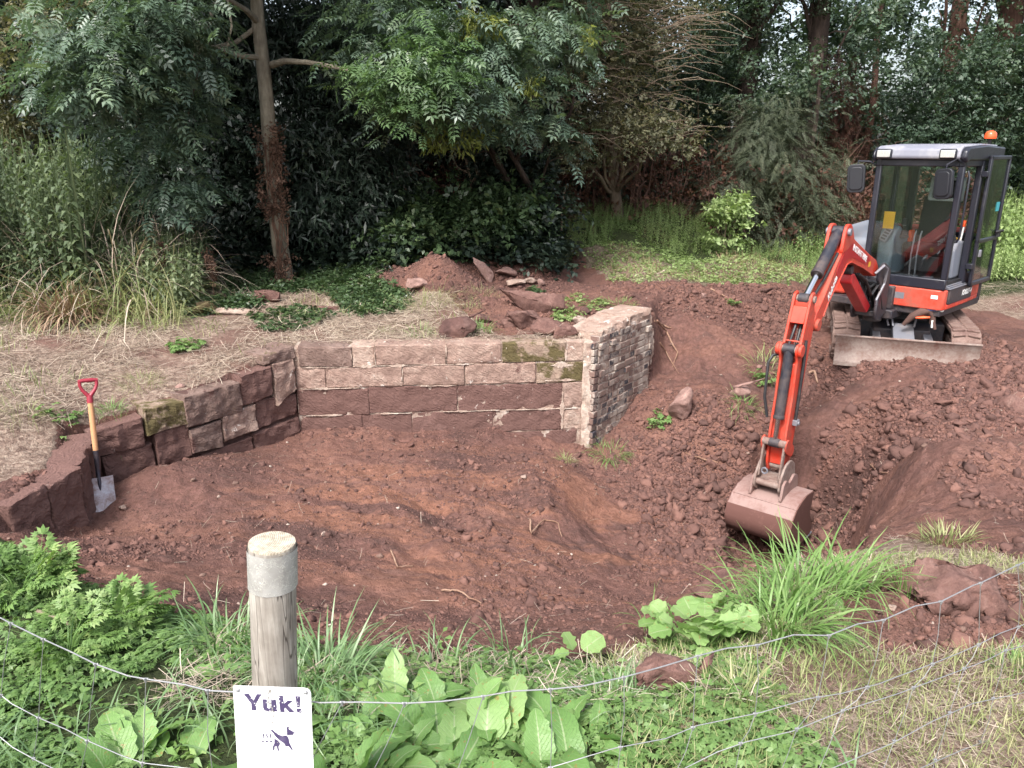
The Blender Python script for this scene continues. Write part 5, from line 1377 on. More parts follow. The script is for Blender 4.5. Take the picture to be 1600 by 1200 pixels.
        b = MB(); b.prism(rounded(.082, .14, .045), -.0235, -.0205, R @ Matrix.Rotation(-PI/2, 4, 'Z')); b.build('mirror_glass', 'chrome', mr)
        b = MB(); b.box(.020, .034, -.014, .014, -.01, .035, R); b.build('mirror_clamp', 'rubber_trim', mr, bevel=.004)
        b = MB(); b.tube([(ax, ay, az), (ax + .03, ay + (my - ay) * .45, az + .045), (mx + .0, my, mz + .19), (mx, my, mz + .12)], .011, 8); b.build('mirror_arm', 'cab_black', mr, smooth=True)
    b = MB(); b.cyl((X0 + .04, Y1 - .10, 2.36), (X0 + .04, Y1 - .10, 2.455), .018, n=10); bc = b.build('beacon', 'rubber_trim', root)
    b = MB(); b.lathe([(.062, 2.45), (.064, 2.475), (.058, 2.505), (.042, 2.528), (.015, 2.538)], 20, Matrix.Translation((X0 + .04, Y1 - .10, 0))); b.build('beacon_dome', 'beacon_red', bc, smooth=True)
    # door folded back against the cab side
    DY = Y1 + .055
    b = MB(); xa, xb, za, zb, t = .13, -.56, .85, 2.27, .022
    b.box(xa - .06, xa, DY, DY + .035, za, zb); b.box(xb, xb + .045, DY, DY + .035, za, zb)
    b.box(xb, xa, DY, DY + .035, zb - .045, zb); b.box(xb, xa, DY, DY + .035, za, za + .05); b.box(xb, xa, DY, DY + .035, 1.33, 1.375)
    dr = b.build('door', 'cab_black', root, bevel=.010)
    pane('door_glass', xb + .04, xa - .055, DY + .014, DY + .018, za + .04, 1.335, dr); pane('door_glass', xb + .04, xa - .055, DY + .014, DY + .018, 1.37, zb - .04, dr)
    b = MB(); b.tube([(xb + .10, DY + .03, 1.42), (xb + .05, DY + .07, 1.44), (xb - .02, DY + .07, 1.43), (xb - .03, DY + .03, 1.41)], .012, 8); b.box(xb + .0, xb + .07, DY + .03, DY + .055, 1.36, 1.42); b.build('door_handle', 'rubber_trim', dr, smooth=True)
    b = MB(); b.box(.02, .07, DY + .036, DY + .06, 1.18, 1.26); b.build('door_latch', 'grey_steel', dr, bevel=.006)
    b = MB(); b.box(xb + .10, xb + .20, DY + .012, DY + .020, 1.66, 1.76); b.build('sticker', 'cyan_plastic', dr)
    for z in (1.05, 2.05):
        b = MB(); b.box(.13, .18, Y1 + .02, DY + .03, z, z + .06); b.build('hinge', 'cab_black', dr, bevel=.005)
    # grab rail by the door
    b = MB(); b.tube([(X1 - .06, Y1 + .03, 2.12), (X1 - .05, Y1 + .055, 2.05), (X1 - .05, Y1 + .055, 1.45), (X1 - .06, Y1 + .03, 1.38)], .011, 8); b.build('grab_rail', 'cab_black', root, smooth=True)
    # interior
    b = MB()
    b.prism([(-.14,1.16),(.28,1.18),(.32,1.26),(.28,1.31),(-.14,1.28)], .05, .48); st = b.build('seat', 'seat_cloth', root, bevel=.03, seg=3)
    b = MB(); b.prism([(-.13,1.28),(-.05,1.27),(-.13,1.82),(-.22,1.81)], .06, .46); b.build('backrest', 'seat_cloth', st, bevel=.05, seg=3)
    b = MB(); b.prism([(-.19,1.80),(-.10,1.80),(-.13,2.00),(-.21,2.00)], .15, .44); b.build('headrest', 'seat_cloth', st, bevel=.04, seg=3)
    b = MB(); b.prism([(-.20,1.76),(-.085,1.77),(-.11,2.03),(-.215,2.03)], .12, .16); b.prism([(-.20,1.76),(-.085,1.77),(-.11,2.03),(-.215,2.03)], .43, .47)
    b.prism([(-.21,1.995),(-.10,1.995),(-.11,2.03),(-.215,2.03)], .12, .47); b.box(-.12, -.09, .13, .46, 1.76, 1.80); b.build('plastic_cover', 'plastic_wrap', st, bevel=.01)
    b = MB(); b.box(-.10, .24, .13, .46, .98, 1.17); b.build('seat_base', 'hose', st, bevel=.02)
    b = MB(); b.box(-.08, .02, .0, .04, 1.28, 1.42); b.build('seat_belt', 'orange_plastic', st, bevel=.01)
    b = MB(); b.box(-.06, .03, .50, .54, 1.26, 1.33); b.build('seat_belt', 'orange_plastic', st, bevel=.01)
    b = MB(); b.prism([(.08,.94),(.52,.94),(.56,1.30),(.50,1.46),(.38,1.50),(.12,1.38)], -.13, .045); cn = b.build('console', 'blue_grey', root, bevel=.03, seg=3)
    R = Matrix.Translation((.565, -.04, 1.40)) @ Matrix.Rotation(rad(-18), 4, 'Y') @ Matrix.Rotation(rad(-20), 4, 'X')
    b = MB(); b.box(-.012, .012, -.045, .045, -.08, .08, R); b.build('vent_panel', 'grey_steel', cn, bevel=.006)
    b = MB()
    for k in range(4): b.box(.011, .015, -.028, .028, -.060 + k * .034, -.040 + k * .034, R)
    b.build('vents', 'hose', cn)
    def stick(x, y, z, mat='hose'):
        b = MB(); b.lathe([(.060, 0), (.058, .02), (.045, .03), (.050, .045), (.036, .058), (.040, .07), (.022, .085)], 16, Matrix.Translation((x, y, z)))
        b.tube([(x, y, z + .07), (x + .01, y, z + .14)], [.018, .022], 10); b.box(x - .022, x + .032, y - .024, y + .024, z + .14, z + .22)
        b.build('joystick', mat, root, bevel=.006)
    stick(.33, .065, 1.36); stick(.30, .575, 1.34)
    b = MB(); b.box(.29, .31, .05, .085, 1.50, 1.56, Matrix.Translation((.05, 0, 0))); b.build('switch', 'white_sticker', cn)
    b = MB(); b.prism([(.0,.94),(.34,.94),(.38,1.26),(.30,1.38),(.02,1.34)], .53, .645); c2 = b.build('console', 'hood_grey', root, bevel=.03, seg=3)
    b = MB(); b.box(.20, .30, .548, .63, 1.375, 1.39); b.build('warning_label', 'yellow_sticker', c2)
    b = MB(); b.cyl((.10, .60, 1.34), (.06, .60, 1.50), .010, n=8); lv = b.build('safety_lever', 'white_sticker', root)
    b = MB(); b.cyl((.06, .60, 1.50), (.05, .60, 1.57), .018, n=10); b.build('lever_knob', 'beacon_red', lv, bevel=.004)
    for y in (.25, .31):
        b = MB(); b.tube([(.50, y, .96), (.53, y, 1.20), (.50, y, 1.42), (.47, y, 1.46)], .009, 8); b.box(.44, .56, y - .015, y + .015, .945, .965); b.build('travel_lever', 'grey_steel', root, smooth=True)
    b = MB(); b.box(X1 - .14, X1 - .135, Y0 + .08, Y0 + .20, 1.47, 1.66, Matrix.Rotation(0, 4, 'Z')); b.build('warning_label', 'yellow_sticker', cf)
    b = MB(); b.box(.40, .60, .10, .20, .945, .96); b.box(.40, .60, .38, .48, .945, .96); b.build('pedals', 'grey_steel', root, bevel=.004)

    # ---- boom, arm and bucket in the boom's own plane
    TH = rad(40)
    B0 = Vector((3.858, 8.135, .434))
    G = Vector((-math.sin(TH), -math.cos(TH), 0)); Nn = Vector((math.cos(TH), -math.sin(TH), 0))
    BW = Matrix.Identity(4)
    for i in range(3): BW[i][0] = G[i]; BW[i][1] = Nn[i]; BW[i][2] = (0, 0, 1)[i]; BW[i][3] = B0[i]
    MBm = Wi @ BW
    def smooth_poly(pl, r=.035, k=4):
        out = []; n = len(pl)
        for i in range(n):
            p, a, c = Vector(pl[i]), Vector(pl[i-1]), Vector(pl[(i+1) % n])
            da, dc = (a - p), (c - p); ra = min(r, da.length * .45); rc_ = min(r, dc.length * .45)
            A, C_ = p + da.normalized() * ra, p + dc.normalized() * rc_
            for q in range(k + 1):
                t = q / k; out.append(tuple(A * (1-t)**2 + p * 2 * t * (1-t) + C_ * t * t))
        return out
    b = MB(MBm)
    b.cyl((-.02, 0, -.46), (-.02, 0, -.02), .075, n=20)
    for y in (-.13, .105): b.prism(smooth_poly([(-.08,-.10),(-.06,.06),(.20,.16),(.38,.10),(.36,-.02),(.22,-.10),(.30,-.34),(.26,-.44),(.10,-.46),(-.08,-.40)]), y, y + .028)
    b.box(-.06, .20, -.11, .11, -.42, -.36); b.box(-.06, .16, -.11, .11, -.10, -.06); b.build('swing_bracket', 'black_paint', root, bevel=.008)
    boom_poly = smooth_poly([(.22,.10),(.34,.19),(.64,.285),(1.20,.485),(1.36,.485),(1.60,.26),(1.80,.04),(1.985,-.12),(2.01,-.235),(1.90,-.285),(1.79,-.16),(1.69,-.04),(1.29,.255),(1.17,.262),(.78,.165),(.36,.02),(.25,.02)], .05)
    b = MB(MBm); b.prism(boom_poly, -.080, .080); bo = b.build('boom', 'orange_paint', root, bevel=.008, seg=2, angle=50)
    b = MB(MBm); pan = smooth_poly([(.62,.255),(1.20,.445),(1.34,.445),(1.58,.22),(1.52,.13),(1.30,.30),(1.16,.30),(.72,.19),(.58,.20)], .03)
    b.prism(pan, .0795, .0835); b.prism(pan, -.0835, -.0795); b.build('side_panel', 'red_panel', bo)
    b = MB(MBm)
    for s in (-1, 1):   # raised flange lines along the side plates
        for pl in ([(.40,.035),(.78,.150),(1.17,.248),(1.29,.240),(1.69,-.050),(1.79,-.17)],):
            for (xa_, za_), (xb_, zb_) in zip(pl[:-1], pl[1:]): b.cyl((xa_, s * .080, za_ + .012), (xb_, s * .080, zb_ + .012), .007, n=6)
    b.build('weld_flange', 'orange_paint', bo, smooth=True)
    tm = MBm @ side_mtx(.94, .0842, .315, rad(0)) @ Matrix.Rotation(rad(-19), 4, 'Z')
    text('INSTANT HIRE', .078, tm, 'white_sticker', bo, .03)
    text('Kubota', .085, MBm @ side_mtx(1.64, .0842, .075) @ Matrix.Rotation(rad(48), 4, 'Z'), 'white_sticker', bo, .03, .2)
    b = MB(MBm); b.box(.55, .62, .0838, .0848, .15, .20); b.build('warning_label', 'yellow_sticker', bo)
    for y in (-.085, .055):
        b = MB(MBm); b.prism(smooth_poly([(1.16,.46),(1.30,.62),(1.42,.62),(1.46,.53),(1.50,.36),(1.3,.40)], .05), y, y + .030); b.build('cylinder_lug', 'orange_paint', bo, bevel=.005)
    b = MB(MBm); b.cyl((1.38, -.11, .55), (1.38, .11, .55), .034, n=16); b.build('pin', 'grey_steel', bo, bevel=.004)
    def hyd(name, p, q, f, r, parent, dark='black_paint'):
        p, q = Vector(p), Vector(q); mid = p.lerp(q, f)
        b = MB(MBm); b.cyl(p, mid, r, n=18); b.cyl(mid - (q - p).normalized() * .03, mid, r * 1.12, n=18); b.cyl(p + Vector((0, -.05, 0)), p + Vector((0, .05, 0)), r * 1.05, n=16)
        c = b.build(name, dark, parent, bevel=.005)
        b = MB(MBm); b.cyl(mid, q, r * .52, n=14); b.build('piston_rod', 'chrome', c, smooth=True)
        b = MB(MBm); b.cyl(q + Vector((0, -.045, 0)), q + Vector((0, .045, 0)), r * .95, n=16); b.build('rod_eye', dark, c, bevel=.005)
        return c
    hyd('arm_cylinder', (1.38, 0, .55), (2.085, 0, .035), .66, .050, bo)
    bc_ = hyd('boom_cylinder', (.22, 0, -.30), (.98, 0, .16), .62, .048, bo)
    b = MB(MBm); b.prism(smooth_poly([(.24,-.30),(.34,-.36),(1.00,.03),(.99,.12),(.93,.12)], .02), -.055, .055); b.build('cylinder_guard', 'red_panel', bc_, bevel=.006)
    # arm
    arm_poly = smooth_poly([(2.055,.10),(2.045,-.02),(2.0,-.20),(2.03,-.30),(2.07,-.50),(2.13,-.80),(2.19,-1.14),(2.235,-1.46),(2.34,-1.50),(2.385,-1.40),(2.385,-1.12),(2.335,-.80),(2.315,-.46),(2.36,-.38),(2.33,-.31),(2.27,-.33),(2.21,-.14),(2.15,.04),(2.13,.09)], .03)
    b = MB(MBm); b.prism(arm_poly, .060, .082); b.prism(arm_poly, -.082, -.060)
    b.prism([(2.07,-.45),(2.15,-.80),(2.21,-1.14),(2.25,-1.42),(2.34,-1.42),(2.36,-1.12),(2.31,-.80),(2.29,-.50)], -.061, .061)
    b.box(2.10, 2.125, -.061, .061, -.12, .02, Matrix.Identity(4)); b.prism([(2.14,-.02),(2.165,-.02),(2.215,-.16),(2.19,-.16)], -.061, .061); b.box(2.245, 2.26, -.061, .061, -.315, -.30)
    ar = b.build('arm', 'orange_paint', root, bevel=.006, angle=50)
    for (x, z, r, w) in ((2.085, .035, .032, .098), (1.945, -.205, .042, .108), (2.305, -.370, .034, .105), (2.425, -1.19, .034, .105), (2.30, -1.44, .034, .10)):
        b = MB(MBm); b.cyl((x, -w, z), (x, w, z), r, n=16); b.build('pivot_pin', 'muddy_steel', ar, bevel=.005)
    for (x, z) in ((1.955, -.205), (2.30, -.375)):
        for s in (-1, 1):
            b = MB(MBm); b.cyl((x, s * .082, z), (x, s * .112, z), .055, n=18); b.build('pin_boss', 'orange_paint', ar, bevel=.006)
    hyd('bucket_cylinder', (2.305, 0, -.37), (2.425, 0, -1.19), .74, .043, ar)
    b = MB(MBm)
    b.tube([(1.5, -.06, .36), (1.75, -.05, .16), (1.98, -.02, -.02), (2.14, -.01, -.10), (2.24, -.02, -.28), (2.27, -.04, -.40)], .013, 8)
    b.tube([(1.5, .05, .37), (1.75, .04, .17), (1.98, .02, .0), (2.12, .015, -.14), (2.20, .02, -.30), (2.26, .02, -.44)], .013, 8)
    b.tube([(2.26, -.07, -.42), (2.34, -.13, -.44), (2.37, -.15, -.50), (2.39, -.145, -.80), (2.40, -.10, -.98)], .013, 8)
    b.tube([(2.19, .09, -.30), (2.21, .098, -.50), (2.235, .098, -.80), (2.26, .098, -1.03)], .015, 8)
    b.tube([(1.1, -.06, .46), (1.25, -.07, .52), (1.5, -.06, .36)], .012, 8)
    b.build('arm_hoses', 'hose', ar, smooth=True)
    b = MB(MBm); b.box(2.22, 2.285, .082, .125, -1.05, -1.0); b.cyl((2.25, .10, -1.03), (2.25, .135, -1.03), .018, n=10); b.build('hose_clamp', 'grey_steel', ar, bevel=.004)
    for y in (-.115, .095):
        b = MB(MBm); b.prism(smooth_poly([(2.40,-1.14),(2.46,-1.18),(2.44,-1.26),(2.30,-1.34),(2.24,-1.30),(2.26,-1.24)], .03), y, y + .018); b.build('bucket_link', 'orange_paint', ar, bevel=.004)
    # quick hitch
    b = MB(MBm)
    for y in (-.125, .10): b.prism(smooth_poly([(2.20,-1.42),(2.30,-1.36),(2.42,-1.38),(2.52,-1.50),(2.53,-1.60),(2.44,-1.66),(2.26,-1.66),(2.16,-1.56)], .04), y, y + .022)
    b.box(2.26, 2.46, -.105, .10, -1.60, -1.53); b.cyl((2.48, -.12, -1.56), (2.48, .12, -1.56), .03, n=14); b.cyl((2.22, -.12, -1.58), (2.22, .12, -1.58), .03, n=14)
    for q in (-.10, .082): b.prism([(2.40,-1.19),(2.45,-1.21),(2.50,-1.50),(2.44,-1.50)], q, q + .018)
    b.build('quick_hitch', 'muddy_steel', ar, bevel=.006)
    b = MB(MBm)
    for k in range(12):
        a0, a1 = 2*PI*k/12, 2*PI*(k+1)/12
        b.tube([(2.545, -.02 + .026*math.cos(a0), -1.42 + .026*math.sin(a0)), (2.545, -.02 + .026*math.cos(a1), -1.42 + .026*math.sin(a1))], .007, 6)
    b.build('lifting_eye', 'grey_steel', ar, smooth=True)
    # bucket: shell bulges away from the machine, mouth open towards it
    HW = .295
    out = [(2.16,-1.655),(2.32,-1.640),(2.46,-1.66),(2.57,-1.71),(2.65,-1.80),(2.69,-1.92),(2.67,-2.03),(2.60,-2.12),(2.48,-2.175),(2.30,-2.19),(2.12,-2.175)]
    out = [(2.16 + (x - 2.16) * .95, -1.64 + (z + 1.64) * .84) for x, z in out]
    def shell(pl, t, y0, y1, name, mat, parent):
        b = MB(MBm); inn = []
        n = len(pl)
        for i, (x, z) in enumerate(pl):
            a = Vector(pl[max(i-1, 0)]); c = Vector(pl[min(i+1, n-1)]); d = (c - a).normalized(); nr = Vector((-(-d.y), -d.x))
            inn.append((x - d.y * -t * -1, z - d.x * t)) if False else inn.append((x + d.y * t, z - d.x * t))
        vs = [(x, y0, z) for x, z in pl] + [(x, y1, z) for x, z in pl] + [(x, y0, z) for x, z in inn] + [(x, y1, z) for x, z in inn]
        fs = []
        for i in range(n - 1): fs += [(i, i+1, n+i+1, n+i), (2*n+i, 3*n+i, 3*n+i+1, 2*n+i+1), (i, 2*n+i, 2*n+i+1, i+1), (n+i, n+i+1, 3*n+i+1, 3*n+i)]
        fs += [(0, n, 3*n, 2*n), (n-1, 3*n-1, 4*n-1, 2*n-1)]
        b.add(vs, fs); return b.build(name, mat, parent, bevel=.003)
    bk = shell(out[:5], .016, -HW, HW, 'bucket', 'bucket_steel', root)
    shell(out[4:], .016, -HW, HW, 'bucket_belly', 'bucket_dark', bk)
    cheek = [(2.14,-1.66)] + out[1:] + [(2.10,-2.03),(2.20,-1.84)]
    for y in (-HW - .006, HW - .010):
        b = MB(MBm); b.prism(smooth_poly(cheek, .02), y, y + .016); b.build('bucket_cheek', 'bucket_dark', bk, bevel=.004)
    b = MB(MBm); b.box(2.545, 2.555, -HW, HW, -1.706, -1.695); b.build('wear_strip', 'bucket_steel', bk, bevel=.003)
    for y in (-.150, .126):
        b = MB(MBm); b.prism(smooth_poly([(2.14,-1.655),(2.18,-1.53),(2.26,-1.50),(2.36,-1.56),(2.44,-1.50),(2.50,-1.53),(2.54,-1.69),(2.34,-1.645)], .03), y, y + .024); b.build('bucket_ear', 'bucket_steel', bk, bevel=.004)
    b = MB(MBm); b.box(2.08, 2.24, -HW - .01, HW + .01, -2.105, -2.088); b.build('bucket_lip', 'grey_steel', bk, bevel=.004)
    keepers = ('boom', 'arm', 'bucket', 'swing_bracket')
    SM = Matrix.Scale(.95, 4)
    def shrink(o):
        if o.matrix_local == Matrix.Identity(4) or o.name.startswith(('lettering',)) is False:
            o.data.transform(SM)
            for md in o.modifiers: md.width *= .95
        else:
            o.data.transform(SM); o.location = o.location * .95
        for c in o.children: shrink(c)
    for c in list(root.children):
        if c.name.split('.')[0] not in keepers: shrink(c)
    # loose hydraulic hoses looping from the deck to the boom foot
    for k, (y, dz) in enumerate(((-.07, 0), (-.03, .03), (.03, .0), (.07, .04), (.10, -.03))):
        b = MB(MBm); b.tube([(-.12, y, -.40 + dz), (.10, y * 1.3, -.30 + dz), (.30, y * 1.2, -.06), (.44, y, -.12 + dz), (.62, y * .8, .02), (.80, y * .6, .10)], .013, 8)
        b.build('hydraulic_hose', 'hose', bpy.data.objects['swing_bracket'], smooth=True)
    b = MB(MBm); b.tube([(.40, .10, .06), (.34, .16, .14), (.24, .17, .10), (.20, .15, -.06), (.30, .12, -.22), (.22, .10, -.36)], .014, 8); b.build('hydraulic_hose', 'grey_steel', bpy.data.objects['swing_bracket'], smooth=True)
    return root
excavator()
def rag():
    MUw = Matrix.Translation(EX) @ Matrix.Rotation(math.atan2(-math.cos(HD), -math.sin(HD)) + rad(27), 4, 'Z')
    o0 = MUw @ Vector((.83, .20, .50)); root = empty('rag', o0); tag(root, 'dirty brown rag with a blue and white end hanging in front of the digger skirt', 'rag')
    I = Matrix.Translation(-o0) @ MUw
    b = MB(I); b.tube([(.80, -.02, .42), (.82, .05, .52), (.84, .13, .58), (.84, .20, .60), (.84, .24, .55), (.84, .245, .47), (.85, .28, .40)], [.02, .038, .045, .04, .03, .032, .015], 10); b.build('cloth', 'rag_brown', root, smooth=True)
    b = MB(I); b.tube([(.85, .18, .62), (.86, .22, .635), (.86, .26, .63)], [.03, .040, .034], 10); b.build('blue_band', 'rag_blue', root, smooth=True)
    b = MB(I); b.tube([(.86, .26, .63), (.86, .30, .62), (.86, .325, .60)], [.034, .034, .012], 10); b.tube([(.86, .24, .50), (.86, .245, .42)], [.014, .01], 8); b.build('white_end', 'rag_white', root, smooth=True)
    b = MB(I); b.tube([(.86, .08, .515), (.87, .15, .525), (.87, .21, .53)], [.010, .016, .010], 8); b.build('orange_strap', 'orange_plastic', root, smooth=True)
rag()

# ================================================================== TREES AND BUSHES
def limb_pts(p, q, n=6, sag=.15, wob=.08, seed=0):
    p, q = Vector(p), Vector(q); out = []; Ln = (q - p).length
    for i in range(n + 1):
        t = i / n; v = p.lerp(q, t) + Vector((0, 0, sag * Ln * math.sin(PI * t)))
        if 0 < i: v += Vector([wob * Ln * mnoise.noise(Vector((t * 3 + seed * 1.7, k * 9.1, seed))) for k in range(3)])
        out.append(v)
    return out
def foliage(name, lobes, n, tpl, mat, size, parent, rel, clump=26, sig=.22, out_pitch=(.1, .5), shell=.5, zmin=None, gap=.0, seed=0):
    """sprays grouped in clumps inside ellipsoid lobes (cx,cy,cz,rx,ry,rz)"""
    lobes = np.array(lobes, float); vol = np.prod(lobes[:, 3:6], 1) ** .66; pr = vol / vol.sum()
    K = max(4, n // clump); k = RNG.choice(len(lobes), K, p=pr)
    d = RNG.normal(size=(K, 3)); d /= np.linalg.norm(d, axis=1)[:, None]
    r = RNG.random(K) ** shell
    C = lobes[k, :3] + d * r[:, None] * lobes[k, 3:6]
    tone = np.clip(.30 + .55 * r * (d[:, 2] * .5 + .5) + RNG.normal(0, .17, K), 0, 1)  # shading painted into leaf tone: lighter on upper outside, darker within each lobe
    idx = RNG.integers(0, K, n)
    P = C[idx] + RNG.normal(0, sig, (n, 3)) * [1, 1, .7]
    if gap > 0:
        g = vnoise(P[:, 0] * 1.9 + P[:, 2] * 1.1, P[:, 2] * 1.9 + seed * 13.7 + P[:, 1] * .9, seed)
        P, idx = P[g > gap], idx[g > gap]
    if zmin is not None: ok = P[:, 2] > zmin; P, idx = P[ok], idx[ok]
    m = len(P); dd = P - lobes[k[idx], :3]
    yaw = np.arctan2(dd[:, 1], dd[:, 0]) + RNG.normal(0, .8, m)
    R = rotmats(yaw, RNG.normal(out_pitch[0], out_pitch[1], m), RNG.normal(0, .5, m))
    S = size * RNG.uniform(.5, 1.3, m) * np.where(P[:, 2] > 6.0, 1.9, 1.0)
    keep = (P[:, 2] < 6.0) | (RNG.random(m) < .30)
    P, R, S, idx = P[keep], R[keep], S[keep], idx[keep]
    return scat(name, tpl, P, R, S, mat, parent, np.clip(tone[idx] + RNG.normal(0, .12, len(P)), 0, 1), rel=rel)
TREES = 'trees of the wood edge'
def tree(name, label, base, top, r0, lobes, n, tpl, leaf, size, bark, limbs=7, group=TREES, r1=.4, lean_pts=None, cat='tree', tmin=.12, **kw):
    z0 = gz(base[0], base[1]) - .1; b0 = Vector((base[0], base[1], z0)); root = empty(name, b0); tag(root, label, cat, group)
    tp = Vector(top); b = MB(Matrix.Translation(-b0)); sd_ = abs(hash((round(base[0], 2), round(base[1], 2)))) % 97
    pts = lean_pts or limb_pts(b0, tp, 12, 0, .02, sd_)
    n_ = len(pts); rs = [r0 * (1.18 if i == 0 else 1.0) * (1 - (1 - r1) * i / (n_ - 1)) for i in range(n_)]
    b.tube(pts, rs, 14); b.build('trunk', bark, root, smooth=True)
    rr = random.Random(sd_); b = MB(Matrix.Translation(-b0))
    for i in range(limbs):
        l = lobes[i % len(lobes)]; q = Vector((l[0] + rr.uniform(-.6, .6) * l[3], l[1] + rr.uniform(-.6, .6) * l[4], l[2] + rr.uniform(-.3, .5) * l[5]))
        t = min(.92, max(tmin, (q.z - 1.2 - z0) / max(.1, (tp.z - z0)) * rr.uniform(.6, .9))); t = min(.95, t + rr.uniform(0, .22)) if tmin > .5 else t; p = pts[int(t * (n_ - 1))]
        lp = limb_pts(p, q, 7, .08, .10, i + sd_); R_ = r0 * rr.uniform(.22, .38)
        b.tube(lp, [R_ * (1 - .8 * j / 7) for j in range(8)], 7)
        for k in range(3):
            s = lp[rr.randint(3, 6)]; e = s + Vector((rr.gauss(0, .6) * l[3] * .5, rr.gauss(0, .6) * l[4] * .5, rr.gauss(.1, .5) * l[5] * .5))
            b.tube(limb_pts(s, e, 5, .05, .14, k + i), [R_ * .35 * (1 - .8 * j / 5) for j in range(6)], 5)
    b.build('limbs', bark, root, smooth=True)
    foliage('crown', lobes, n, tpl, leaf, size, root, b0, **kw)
    return root
A = aty
def lobe(u, v, Y, rx, ry, rz): p = aty(u, v, Y); return (p[0], p[1], p[2], rx, ry, rz)

# the ash with the bare trunk on the left
b0 = Vector((-2.98, 10.0, -.08))
lp = [b0, Vector(A(444, 420, 10)), Vector(A(437, 380, 9.98)), Vector(A(432, 330, 9.95)), Vector(A(427, 280, 9.95)), Vector(A(421, 220, 9.92)), Vector(A(417, 160, 9.9)), Vector(A(410, 90, 9.9)), Vector(A(404, 40, 9.88)), Vector(A(399, -20, 9.85)), Vector(A(393, -140, 9.8)), Vector(A(396, -330, 9.8)), Vector(A(392, -560, 9.7))]
ash = tree('ash_tree', 'ash tree with a bare brown trunk wrapped in dead ivy, leaning above the long wall', (b0.x, b0.y), (-3.4, 9.8, 9), .112,
  [lobe(170, 70, 8.5, .9, .7, .42), lobe(140, 130, 8.3, .6, .5, .28), lobe(255, 30, 8.7, .62, .6, .35), lobe(235, 110, 8.9, .6, .6, .4), lobe(225, 225, 9.1, .6, .5, .30), lobe(290, 150, 9.3, .38, .4, .36),
   lobe(270, 295, 9.2, .45, .4, .22), lobe(240, -150, 9.2, 1.3, 1.3, .7), lobe(300, -400, 9.4, 2.4, 2, 1.2)], 8800, T_ASH, 'leaf_ash', .235, 'bark_ash', limbs=5, lean_pts=lp, r1=.5, clump=14, sig=.17, out_pitch=(.40, .40), shell=.7, tmin=.66)
b = MB(Matrix.Translation(-b0))
b.tube([Vector(A(425, 100, 9.9)), Vector(A(445, 94, 9.7)), Vector(A(480, 96, 9.5)), Vector(A(520, 103, 9.4)), Vector(A(545, 108, 9.3))], [.045, .035, .028, .024, .018], 9)
b.tube([Vector(A(404, 35, 9.88)), Vector(A(385, 15, 9.6)), Vector(A(360, 0, 9.3)), Vector(A(330, -25, 9.0))], [.04, .032, .026, .02], 9)
b.tube([Vector(A(355, -5, 9.0)), Vector(A(362, 40, 8.9)), Vector(A(352, 85, 8.9))], [.014, .012, .008], 6)
b.tube([Vector(A(312, 100, 9.1)), Vector(A(300, 150, 9.1)), Vector(A(290, 195, 9.1)), Vector(A(284, 190, 9.2))], [.014, .012, .009, .005], 6)
b.build('side_branches', 'bark_ash', ash, smooth=True)
def dead_ivy():
    n = 520; t = RNG.random(n) ** .8; v = 450 - t * 260; side = np.where(RNG.random(n) < .62, 1, -1)
    tv = np.interp(v, [20, 90, 160, 220, 280, 330, 380, 450], [402, 410, 417, 421, 427, 432, 437, 445])
    P = np.array([aty(uu + s * abs(w), vv, 9.9) for uu, s, w, vv in zip(tv, side, RNG.normal(11, 5, n), v)]); P[:, 1] += RNG.normal(-.06, .07, n)
    keep = (vnoise(P[:, 2] * 3.1, P[:, 0] * 2, 5) > .42); P = P[keep]; m = len(P)
    scat('dead_ivy', T_CLU, P, rotmats(RNG.uniform(0, 6.3, m), RNG.normal(1.0, .5, m), RNG.normal(0, 1, m)), RNG.uniform(.05, .10, m), 'dead_ivy', ash, rel=b0)
    b = MB(Matrix.Translation(-b0))
    for i in range(9):
        u0 = 440 + random.uniform(-9, 9); pts = []
        for k in range(8):
            v_ = 445 - k * 32; pts.append(Vector(A(np.interp(v_, [20, 160, 280, 450], [402, 417, 427, 445]) + random.uniform(-13, 15), v_, 9.84)))
        b.tube(pts, .008, 5)
    b.build('ivy_stems', 'dead_ivy', ash)
dead_ivy()
tree('ash_tree', 'second ash whose bright feathery branches spread over the middle of the picture', (.35, 12.2), (.2, 12, 10), .13,
  [lobe(640, 140, 9.6, .75, .6, .42), lobe(720, 130, 9.5, .6, .5, .45), lobe(585, 90, 9.8, .6, .5, .4), lobe(700, 40, 10, 1.1, .8, .5), lobe(820, 90, 10.2, .8, .7, .55), lobe(860, 190, 10.6, .55, .5, .35), lobe(760, 190, 10.2, .55, .5, .3), lobe(590, 20, 10, .7, .7, .4),
   lobe(900, 40, 10.8, .7, .7, .5), lobe(750, -140, 11, 2.4, 1.6, 1.0), lobe(750, -420, 11.4, 2.6, 2, 1.5)], 8800, T_ASH, 'leaf_ash', .235, 'bark_dark', limbs=11, clump=14, sig=.18, out_pitch=(.4, .35), shell=.7)
ash2 = bpy.data.objects['ash_tree.001']; r2 = Vector(ash2.location)
foliage('bright_leaves', [lobe(650, 150, 9.2, .55, .4, .28), lobe(600, 110, 9.3, .4, .4, .22), lobe(690, 115, 9.1, .4, .3, .3), lobe(655, 60, 9.4, .4, .3, .2)], 800, T_ASH, 'leaf_ash_bright', .22, ash2, r2, clump=12, sig=.15, out_pitch=(.4, .35), shell=.8)  # brighter ash sprays at the front of the crown
